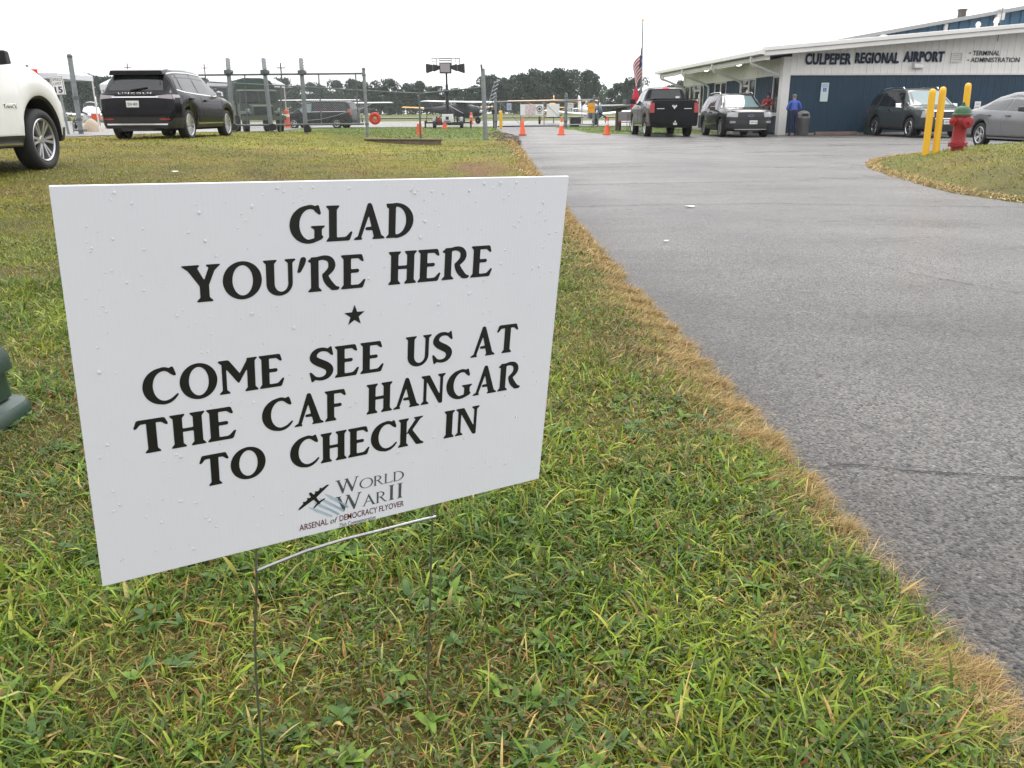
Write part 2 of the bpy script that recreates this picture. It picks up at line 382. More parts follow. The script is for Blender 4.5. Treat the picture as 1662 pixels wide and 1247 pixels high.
# ---- asphalt drive and car park
def asphalt_material(name, base=.104, rough=.36, edge=True):
    m = bpy.data.materials.new(name); m.use_nodes = True; n = m.node_tree.nodes; l = m.node_tree.links; b = n['Principled BSDF']
    tc = n.new('ShaderNodeTexCoord')
    def noise(sc, det, mp=None, ro=.6):
        t = n.new('ShaderNodeTexNoise'); t.inputs['Scale'].default_value = sc; t.inputs['Detail'].default_value = det; t.inputs['Roughness'].default_value = ro
        if mp:
            k = n.new('ShaderNodeMapping'); k.inputs['Scale'].default_value = mp; l.new(tc.outputs['Object'], k.inputs['Vector']); l.new(k.outputs['Vector'], t.inputs['Vector'])
        else: l.new(tc.outputs['Object'], t.inputs['Vector'])
        return t
    def ramp(src, p0, c0, p1, c1):
        r = n.new('ShaderNodeValToRGB'); r.color_ramp.elements[0].position = p0; r.color_ramp.elements[1].position = p1
        r.color_ramp.elements[0].color = (*c0, 1); r.color_ramp.elements[1].color = (*c1, 1); l.new(src, r.inputs['Fac']); return r
    vo = n.new('ShaderNodeTexVoronoi'); vo.inputs['Scale'].default_value = 120; l.new(tc.outputs['Object'], vo.inputs['Vector'])
    stone = ramp(vo.outputs['Color'], .1, (base*.25, base*.24, base*.23), .95, (base*2.6, base*2.5, base*2.35))
    spk = n.new('ShaderNodeTexVoronoi'); spk.inputs['Scale'].default_value = 75; l.new(tc.outputs['Object'], spk.inputs['Vector'])
    sep = n.new('ShaderNodeSeparateColor'); l.new(spk.outputs['Color'], sep.inputs['Color'])
    sr = ramp(sep.outputs['Red'], .955, (0, 0, 0), .965, (1, 1, 1))
    sd = ramp(spk.outputs['Distance'], .2, (1, 1, 1), .42, (0, 0, 0))
    sm = n.new('ShaderNodeMath'); sm.operation = 'MULTIPLY'; l.new(sr.outputs['Color'], sm.inputs[0]); l.new(sd.outputs['Color'], sm.inputs[1])
    m1 = n.new('ShaderNodeMix'); m1.data_type = 'RGBA'; l.new(sm.outputs['Value'], m1.inputs['Factor']); l.new(stone.outputs['Color'], m1.inputs['A']); m1.inputs['B'].default_value = (.40, .37, .33, 1)
    big = noise(.45, 5); bigr = ramp(big.outputs['Fac'], .3, (.62, .62, .63), .7, (1.36, 1.33, 1.30))
    m2 = n.new('ShaderNodeMix'); m2.data_type = 'RGBA'; m2.blend_type = 'MULTIPLY'; m2.inputs['Factor'].default_value = 1
    l.new(m1.outputs['Result'], m2.inputs['A']); l.new(bigr.outputs['Color'], m2.inputs['B']); 
    # soil washed off the verge on to the first half metre, and old drips and stains
    sx = n.new('ShaderNodeSeparateXYZ'); l.new(tc.outputs['Object'], sx.inputs['Vector'])
    en = noise(2.2, 5); ea = n.new('ShaderNodeMath'); ea.operation = 'MULTIPLY_ADD'; l.new(en.outputs['Fac'], ea.inputs[0]); ea.inputs[1].default_value = .9; l.new(sx.outputs['X'], ea.inputs[2])
    er = ramp(ea.outputs['Value'], 1.05/2, (1, 1, 1), 1.75/2, (0, 0, 0))
    hv = n.new('ShaderNodeMath'); hv.operation = 'MULTIPLY'; hv.inputs[1].default_value = .5; l.new(ea.outputs['Value'], hv.inputs[0]); l.new(hv.outputs['Value'], er.inputs['Fac'])
    st = noise(1.7, 6, None, .7); sr_ = ramp(st.outputs['Fac'], .60, (0, 0, 0), .72, (.55, .55, .55))
    mxs = n.new('ShaderNodeMath'); mxs.operation = 'MAXIMUM'; l.new(er.outputs['Color'], mxs.inputs[0]); l.new(sr_.outputs['Color'], mxs.inputs[1])
    sc_m = n.new('ShaderNodeMath'); sc_m.operation = 'MULTIPLY'; sc_m.inputs[1].default_value = .75 if edge else .0; l.new(mxs.outputs['Value'], sc_m.inputs[0])
    m3 = n.new('ShaderNodeMix'); m3.data_type = 'RGBA'; m3.blend_type = 'MULTIPLY'; l.new(sc_m.outputs['Value'], m3.inputs['Factor']); l.new(m2.outputs['Result'], m3.inputs['A']); m3.inputs['B'].default_value = (.42, .39, .36, 1)
    l.new(m3.outputs['Result'], b.inputs['Base Color'])
    wet = noise(1.0, 5, (.22, .5, 1)); wr = ramp(wet.outputs['Fac'], .36, (rough*.66,)*3, .64, (rough*1.35,)*3)
    l.new(wr.outputs['Color'], b.inputs['Roughness']); b.inputs['Specular IOR Level'].default_value = .5
    bp = n.new('ShaderNodeBump'); bp.inputs['Strength'].default_value = 1.0; bp.inputs['Distance'].default_value = .014
    fine = noise(130, 4); ad = n.new('ShaderNodeMath'); ad.operation = 'SUBTRACT'; l.new(fine.outputs['Fac'], ad.inputs[0]); l.new(vo.outputs['Distance'], ad.inputs[1])
    l.new(ad.outputs['Value'], bp.inputs['Height'])
    bp2 = n.new('ShaderNodeBump'); bp2.inputs['Strength'].default_value = .35; bp2.inputs['Distance'].default_value = .03
    und = noise(1.2, 3, (.25, 1, 1)); l.new(und.outputs['Fac'], bp2.inputs['Height']); l.new(bp2.outputs['Normal'], bp.inputs['Normal'])
    l.new(bp.outputs['Normal'], b.inputs['Normal'])
    return m
M['asphalt'] = asphalt_material('wet asphalt')
M['apron'] = asphalt_material('pale wet concrete apron', base=.16, rough=.4, edge=False)
M['crack'] = mat('crack filler', (.016, .015, .014), .85)

def flat_poly(name, pts, z, m, kind=None, parent=None, label=None):
    bm = bmesh.new(); vv = [bm.verts.new((p[0], p[1], z)) for p in pts]; f = bm.faces.new(vv)
    bmesh.ops.triangulate(bm, faces=[f]); bmesh.ops.recalc_face_normals(bm, faces=bm.faces)
    if sum(ff.normal.z for ff in bm.faces) < 0: bmesh.ops.reverse_faces(bm, faces=bm.faces)
    me = bpy.data.meshes.new(name); bm.to_mesh(me); bm.free(); me.materials.append(m)
    o = link(name, me, parent); tag(o, label, None, None, kind); return o
_ey = np.concatenate([np.arange(-4, 62, .5), [62.4]])
_left = [(float(road_edge(y)) + .01*math.sin(y*7), float(y)) for y in _ey]
road_o = flat_poly('road', _left + [(60, 62.4), (60, -4)], 0.0, M['asphalt'], 'structure', label='wet grey asphalt drive widening into the car park')
flat_poly('apron', [(-160, 63), (160, 63), (160, 108), (-160, 108)], .05, M['apron'], 'structure', label='pale wet aircraft apron beyond the fence')
flat_poly('apron_link', [(-1.1, 62.39), (60, 62.39), (60, 63.0), (-1.1, 63.0)], .045, M['asphalt'], 'structure')
flat_poly('runway', [(-400, 150), (400, 150), (400, 168), (-400, 168)], .30, M['apron'], 'structure')
# access road at the left behind the lawn crest (draped)
_cx = axis([(-60, -24, 4), (-24, -10.4, .5)]); _cy = axis([(22.2, 62.5, .8)])
def _access(X, Y): return terrain(X, Y) + .012
meA, _, _ = grid_mesh('access_road', _cx, _cy, _access, M['apron'])
bm = bmesh.new(); bm.from_mesh(meA)
kill = [v for v in bm.verts if v.co.x > -11.2 + .35*max(0, 26-v.co.y)*-1 and v.co.y < 40 or v.co.x > -13.5 and v.co.y >= 40]
bmesh.ops.delete(bm, geom=kill, context='VERTS'); bm.to_mesh(meA); bm.free()
tag(link('access_road', meA), kind='structure', label='pale wet pavement behind the lawn at the left')

def crack(pts, wd, name='crack'):
    random.seed(int(pts[0][0]*1000)); P = []
    for (x0, y0), (x1, y1) in zip(pts[:-1], pts[1:]):
        n = max(2, int(math.hypot(x1-x0, y1-y0)/.04))
        for i in range(n): P.append((x0+(x1-x0)*i/n, y0+(y1-y0)*i/n + random.uniform(-1, 1)*.008))
    vs_ = []; fs = []
    for i, (x, y) in enumerate(P):
        ww = wd*random.uniform(.3, 1.2); vs_ += [(x, y-ww, .004), (x, y+ww, .004)]
        if i: fs.append((2*i-2, 2*i, 2*i+1, 2*i-1))
    return MB().add(vs_, fs).build(name, M['crack'], road_o)
crack([(.79, 2.17), (.86, 2.14), (.95, 2.16), (1.1, 2.12), (1.28, 2.09), (1.42, 2.05), (1.55, 2.07), (1.9, 2.05), (2.6, 2.0)], .0045)
crack([(2.3, 5.6), (2.45, 5.1), (2.62, 4.75), (2.78, 4.45), (2.95, 4.2)], .006)
crack([(.55, 9.0), (1.6, 9.15), (2.9, 9.2), (4.2, 8.9), (6.0, 8.6)], .009)
crack([(.5, 11.8), (2.0, 12.0), (4.5, 12.4)], .011)
crack([(.4, 15.5), (2.5, 15.9), (5.6, 15.4)], .015)
# ------------------------------------------------------------------ grass
def blade_material(name, rough=.5, spec=.3, tr=.28):
    m = bpy.data.materials.new(name); m.use_nodes = True; n = m.node_tree.nodes; l = m.node_tree.links; b = n['Principled BSDF']
    at = n.new('ShaderNodeAttribute'); at.attribute_name = 'col'
    l.new(at.outputs['Color'], b.inputs['Base Color']); b.inputs['Roughness'].default_value = rough; b.inputs['Specular IOR Level'].default_value = spec
    t = n.new('ShaderNodeBsdfTranslucent'); l.new(at.outputs['Color'], t.inputs['Color'])
    s = n.new('ShaderNodeMixShader'); s.inputs['Fac'].default_value = tr
    l.new(b.outputs['BSDF'], s.inputs[1]); l.new(t.outputs['BSDF'], s.inputs[2]); l.new(s.outputs['Shader'], n['Material Output'].inputs['Surface'])
    return m
M['blade'] = blade_material('wet grass blade')
M['straw'] = blade_material('dead straw blade', .7, .2, .2)

def blades_mesh(name, P, head, L, wd, el, curl, col, m):
    n = len(P); k = 3
    hd = np.stack([np.cos(head), np.sin(head), np.zeros(n)], 1)
    tw = RNG.normal(0, .35, n)
    side = np.stack([-np.sin(head)*np.cos(tw), np.cos(head)*np.cos(tw), np.sin(tw)], 1)
    pts = [P]; e = el.copy()
    for i in range(k):
        d = hd*np.cos(e)[:, None]; d[:, 2] += np.sin(e)
        pts.append(pts[-1] + d*(L/k)[:, None]); e = e - curl/k
    wp = [.65, 1.0, .72]
    V = np.zeros((n, 7, 3), np.float32)
    for i in range(k):
        V[:, 2*i] = pts[i] - side*(wd*wp[i]*.5)[:, None]; V[:, 2*i+1] = pts[i] + side*(wd*wp[i]*.5)[:, None]
    V[:, 6] = pts[k]
    lo = np.array([0,1,3,2, 2,3,5,4, 4,5,6]); idx = (np.arange(n)[:, None]*7 + lo[None, :]).astype(np.int32)
    st = (np.arange(n)[:, None]*11 + np.array([0,4,8])[None, :]).astype(np.int32)
    me = bpy.data.meshes.new(name); me.vertices.add(n*7); me.vertices.foreach_set('co', V.ravel())
    me.loops.add(n*11); me.loops.foreach_set('vertex_index', idx.ravel())
    me.polygons.add(n*3); me.polygons.foreach_set('loop_start', st.ravel())
    me.update(calc_edges=True); me.materials.append(m)
    C = np.repeat(col[:, None, :], 7, 1).astype(np.float32)
    tip = np.array([1.15, 1.08, .95]); C[:, 4:] *= tip
    col_attr(me, C.reshape(-1, 3))
    return me

PAL = np.array([[.18,.27,.026],[.26,.325,.038],[.085,.15,.026],[.12,.18,.052],[.32,.335,.075],[.22,.14,.055],[.45,.34,.15],[.27,.105,.055]])
def pick_cols(n, x, y, dry):
    g = fbm(x*1.7, y*1.7, 91); g2 = fbm(x*4.5, y*4.5, 13)
    base = np.stack([.34-.2*g, .07+.34*sstep(.42, .64, g), .20+.28*sstep(.62, .4, g), np.full(n, .15), .03+.15*sstep(.5, .7, g), .03+.40*dry, .022+.30*dry, .010+.03*dry], 1)
    base = np.clip(base, .003, None); cum = np.cumsum(base, 1); cum /= cum[:, -1:]
    k = (RNG.random(n)[:, None] > cum).sum(1)
    c = PAL[k]*RNG.normal(1, .2, (n, 1)); c[:, 0] *= RNG.normal(1, .12, n)
    return np.clip(c*np.array([.86, .90, .74])*(.68+.60*g2)[:, None], .005, .6), k

def lawn_points(y0, y1, dens):
    A = 0; out = []
    x0 = lambda y: -(.70*y+.5)
    n = int((y1-y0)*(road_edge(y0)-x0(y1))*dens)
    y = RNG.uniform(y0, y1, n); xl = x0(y1); xr = float(max(road_edge(y0), road_edge(y1)))
    x = RNG.uniform(xl, xr, n)
    keep = (x > x0(y)) & (x < road_edge(y) - .03 - .06*sstep(1.9, 2.4, y) + .08*(vnoise(y*3.7, y*0+6.6, 51)-.4))
    # no turf on the access road
    keep &= ~((x < -11.2) & (y > 22.5))
    return x[keep], y[keep]

def dryness(x, y):
    t = road_edge(y) - x
    d = sstep(.53, .70, fbm(x*2.3, y*2.3, 44))*.75
    for (px, py, r) in ((-.30, 1.14, .20), (-.16, 1.02, .17), (-.05, 1.20, .10), (.62, 3.0, .22), (.42, 2.35, .28), (.30, 3.3, .35), (-.62, 1.2, .14), (.55, 1.35, .12), (-1.35, 2.25, .3), (.12, 1.06, .1)):
        d = np.maximum(d, np.exp(-((x-px)**2+(y-py)**2)/r**2))
    d = np.maximum(d, .55*np.exp(-(t/.20)**2)*sstep(.35, .6, .5*vnoise(y*2.3, y*0+4.4, 161)+.5*vnoise(y*6.1, y*0+7.7, 61)))
    bare = np.exp(-(((x+.55)/.5)**2 + ((y-14.5)/2.6)**2))
    far = .32*sstep(3.5, 9, y)*(1-sstep(27, 36, y))
    return np.clip(np.maximum(d, bare)+far, 0, 1)

sets = []
def add_set(x, y, Lm, Ls, wm, elm, els, curlm, zoff=-.006, flat=1.0, dry_boost=0.0, colmul=1.0):
    n = len(x); dry = np.clip(dryness(x, y)+dry_boost, 0, 1)
    c, k = pick_cols(n, x, y, dry)
    # beyond the near verge the turf takes its own patch colour
    f = sstep(2.5, 8, y)[:, None]*.62
    c = c*(1-f) + lawn_colour(x, y)*RNG.normal(1.2, .28, (n, 1))*f
    L = np.clip(RNG.normal(Lm, Ls, n), Lm*.35, Lm*2.2)*(1-.35*dry)
    wd = wm*np.clip(RNG.lognormal(0, .35, n), .4, 2.4)*(1-.45*dry)
    el = np.clip(RNG.normal(elm, els, n), .03, 1.5); cu = RNG.normal(curlm, .55, n)
    P = np.stack([x, y, terrain(x, y)+zoff], 1)
    sets.append((P, RNG.uniform(0, 2*np.pi, n), L, wd, el, cu, np.clip(c*colmul, 0, .7)))

def clump(x, y, reps, spread):
    xx = np.repeat(x, reps) + RNG.normal(0, spread, len(x)*reps); yy = np.repeat(y, reps) + RNG.normal(0, spread, len(x)*reps)
    k = xx < road_edge(yy) - .02
    return xx[k], yy[k]

# near turf: broad crabgrass blades over a mat of thatch, then thinner detail with distance
x, y = lawn_points(.72, 2.3, 26000);  add_set(x, y, .033, .014, .0026, .5, .38, .6)
x, y = lawn_points(.72, 2.3, 2600);  x, y = clump(x, y, 5, .010); add_set(x, y, .042, .018, .0042, .62, .35, .85, zoff=.0)
x, y = lawn_points(.72, 2.3, 1300);   add_set(x, y, .055, .022, .0050, .55, .38, 1.0, zoff=.004)
x, y = lawn_points(.72, 2.3, 260);   add_set(x, y, .10, .03, .0030, .7, .3, .9)
x, y = lawn_points(.72, 2.3, 8000);  add_set(x, y, .026, .012, .0022, .2, .2, .2, zoff=.004, dry_boost=.55, colmul=.7)
x, y = lawn_points(2.3, 4.6, 15000);  add_set(x, y, .036, .014, .0034, .5, .35, .6)
x, y = lawn_points(2.3, 4.6, 1400);   x, y = clump(x, y, 4, .014); add_set(x, y, .055, .018, .0058, .65, .33, .8)
x, y = lawn_points(2.3, 4.6, 2500);  add_set(x, y, .035, .015, .0030, .25, .2, .2, zoff=.006, dry_boost=.5, colmul=.75)
x, y = lawn_points(4.6, 9.0, 5500);  add_set(x, y, .038, .014, .0055, .55, .35, .5)
x, y = lawn_points(9.0, 17., 1600);   add_set(x, y, .040, .014, .0095, .55, .35, .5)
x, y = lawn_points(17., 31., 300);   add_set(x, y, .046, .016, .021, .6, .35, .5)
x, y = lawn_points(31., 61., 60); k = x > -13.5; add_set(x[k], y[k], .05, .018, .045, .6, .35, .5)
def leaflets(y0, y1, dens, size):
    """tiny dark oval leaves of creeping weeds, in patches and thick along the inside of the verge"""
    x, y = lawn_points(y0, y1, dens); t = road_edge(y)-x
    w = sstep(.47, .60, fbm(x*1.5+3, y*1.5, 141)) + .8*np.exp(-((t-.32)/.22)**2)
    k = RNG.random(len(x)) < w; x, y = x[k], y[k]; n = len(x)
    cols = np.array([[.06,.10,.025],[.09,.13,.03],[.12,.09,.045],[.045,.065,.02],[.18,.14,.06],[.12,.18,.04]])[RNG.choice(6, n, p=[.28, .22, .18, .14, .08, .10])]*RNG.normal(1, .2, (n, 1))
    sets.append((np.stack([x, y, terrain(x, y)+RNG.uniform(.004, .024, n)], 1), RNG.uniform(0, 6.28, n), size*RNG.uniform(.6, 1.6, n), size*RNG.uniform(.35, .7, n), RNG.normal(.35, .35, n), RNG.normal(.4, .4, n), np.clip(cols, .01, .5)))
leaflets(.72, 2.3, 7000, .010); leaflets(2.3, 4.6, 3000, .014); leaflets(4.6, 9, 900, .024)
def cat_sets(): return [np.concatenate([s[i] for s in sets]) for i in range(7)]
P, hd, L, wd, el, cu, c = cat_sets()
tag(link('lawn_grass', blades_mesh('lawn_grass', P, hd, L, wd, el, cu, c, M['blade'])), 'short wet green and browning lawn grass beside the drive', 'grass', kind='stuff')

# broad-leaved weeds among the grass: rosettes of wide leaves
sets.clear()
x, y = lawn_points(.75, 2.6, 95)
xx = np.repeat(x, 6); yy = np.repeat(y, 6); n = len(xx)
P = np.stack([xx + RNG.normal(0, .004, n), yy + RNG.normal(0, .004, n), terrain(xx, yy)+.008], 1)
kk = RNG.random(len(x)) ; cc = np.where(kk[:, None] < .5, np.array([[.12, .21, .03]]), np.array([[.07, .135, .035]])); cc = np.repeat(cc, 6, 0)*RNG.normal(1, .15, (n, 1))
hd = np.tile(np.arange(6)*1.047, len(x)) + RNG.normal(0, .3, n)
tag(link('broadleaf_weeds', blades_mesh('broadleaf_weeds', P, hd, np.repeat(RNG.uniform(.022, .045, len(x)), 6)*RNG.uniform(.7, 1.2, n), np.repeat(RNG.uniform(.009, .015, len(x)), 6), RNG.normal(.5, .15, n), RNG.normal(.9, .2, n), cc, M['blade'])),
    'small broad leaved weeds growing through the lawn', 'weeds', kind='stuff')

# tan sprayed-off grass along the edge of the asphalt
def verge(y0, y1, dens, Lm, wm):
    n = int((y1-y0)*.42*dens); y = RNG.uniform(y0, y1, n)
    y = y + .05*np.sin(y*23)
    sc = .05 + .20*vnoise(y*3.4, y*0+3.3, 8)**1.4*(.5+.7*vnoise(y*.9, y*0+9.1, 21)) + .04*vnoise(y*11, y*0+2.2, 5) + .11*sstep(1.9, 2.5, y)
    t = np.abs(RNG.normal(0, .55, n))*sc - .02 - .05*vnoise(y*4.3, y*0+5.1, 33)*sstep(.45, .75, vnoise(y*4.3, y*0+5.1, 33))
    pz = .5*vnoise(y*2.3, y*0+4.4, 161)+.5*vnoise(y*6.1, y*0+7.7, 61)
    keep = RNG.random(n) < .08+.95*sstep(.36-.26*sstep(1.9, 2.4, y), .58-.2*sstep(1.9, 2.4, y), pz)
    return (road_edge(y) - t + .05*(vnoise(y*2.1, y*0+1.7, 71)-.5))[keep], y[keep]
def add_verge(x, y, Lm, wm):
    n = len(x); cols = np.array([[.47,.34,.165],[.34,.23,.105],[.56,.45,.25],[.21,.14,.07],[.22,.24,.06]])
    k = RNG.choice(5, n, p=[.34, .24, .14, .14, .14]); c = cols[k]*RNG.normal(.9, .16, (n, 1))
    out = RNG.normal(0, 1.0, n)
    P = np.stack([x, y, terrain(x, y)+.004], 1)
    sets.append((P, out, np.clip(RNG.normal(Lm, Lm*.35, n), .015, .2), wm*RNG.lognormal(0, .3, n), np.clip(RNG.normal(.40, .32, n), .03, 1.4), RNG.normal(.5, .4, n), np.clip(c, .02, .7)))
for a, b_, de, Lm, wm in ((.7, 2.4, 42000, .040, .0010), (2.4, 5, 20000, .044, .0017), (5, 10, 7500, .050, .0034), (10, 18, 2600, .065, .008), (18, 31, 900, .075, .016)):
    x, y = verge(a, b_, de, Lm, wm); add_verge(x, y, Lm, wm)
# the island's own worn rim
pts = np.array(ISLAND[:13]); seg = np.diff(pts, axis=0); ln = np.hypot(*seg.T)
k = RNG.choice(len(seg), 9000, p=ln/ln.sum()); t = RNG.random(9000)
e = pts[k] + seg[k]*t[:, None]; nrm = np.stack([-seg[k][:, 1], seg[k][:, 0]], 1)/ln[k][:, None]
q = e - nrm*(RNG.uniform(-.02, .22, 9000)[:, None]); add_verge(q[:, 0], q[:, 1], .06, .010)
P, hd, L, wd, el, cu, c = cat_sets()
tag(link('dead_grass', blades_mesh('dead_grass', P, hd, L, wd, el, cu, c, M['straw'])), 'tan dead grass fringe along the edge of the asphalt', 'dead grass', kind='stuff')

# island turf
sets.clear()
n = 60000; x = RNG.uniform(5, 19, n); y = RNG.uniform(8.8, 23.2, n); kp = (poly_dist(x, y, ISLAND) > .06) & (x < .66*y+.4); x, y = x[kp], y[kp]
xs_ = RNG.uniform(3, 10.6, 9000); ys_ = RNG.uniform(39.5, 59.5, 9000); kp = poly_dist(xs_, ys_, GRASS_STRIP) > .1; x, y = np.concatenate([x, xs_[kp]]), np.concatenate([y, ys_[kp]])
c = lawn_colour(x, y)*RNG.normal(1.15, .2, (len(x), 1)); gk = sstep(.42, .6, fbm(x*.7, y*.7, 66))[:, None]*.7
c = c*(1-gk) + np.array([.10, .15, .03])*RNG.normal(1.1, .2, (len(x), 1))*gk
n = len(x)
tag(link('island_grass', blades_mesh('island_grass', np.stack([x, y, terrain(x, y)-.004], 1), RNG.uniform(0, 6.28, n), RNG.normal(.048, .014, n).clip(.02), .012*np.where(y > 30, 3.0, 1.0)*RNG.lognormal(0, .3, n), np.clip(RNG.normal(.6, .3, n), .05, 1.4), RNG.normal(.5, .3, n), np.clip(c, .01, .6), M['blade'])),
    'green and yellow grass on the raised island by the hydrant', 'grass', kind='stuff')

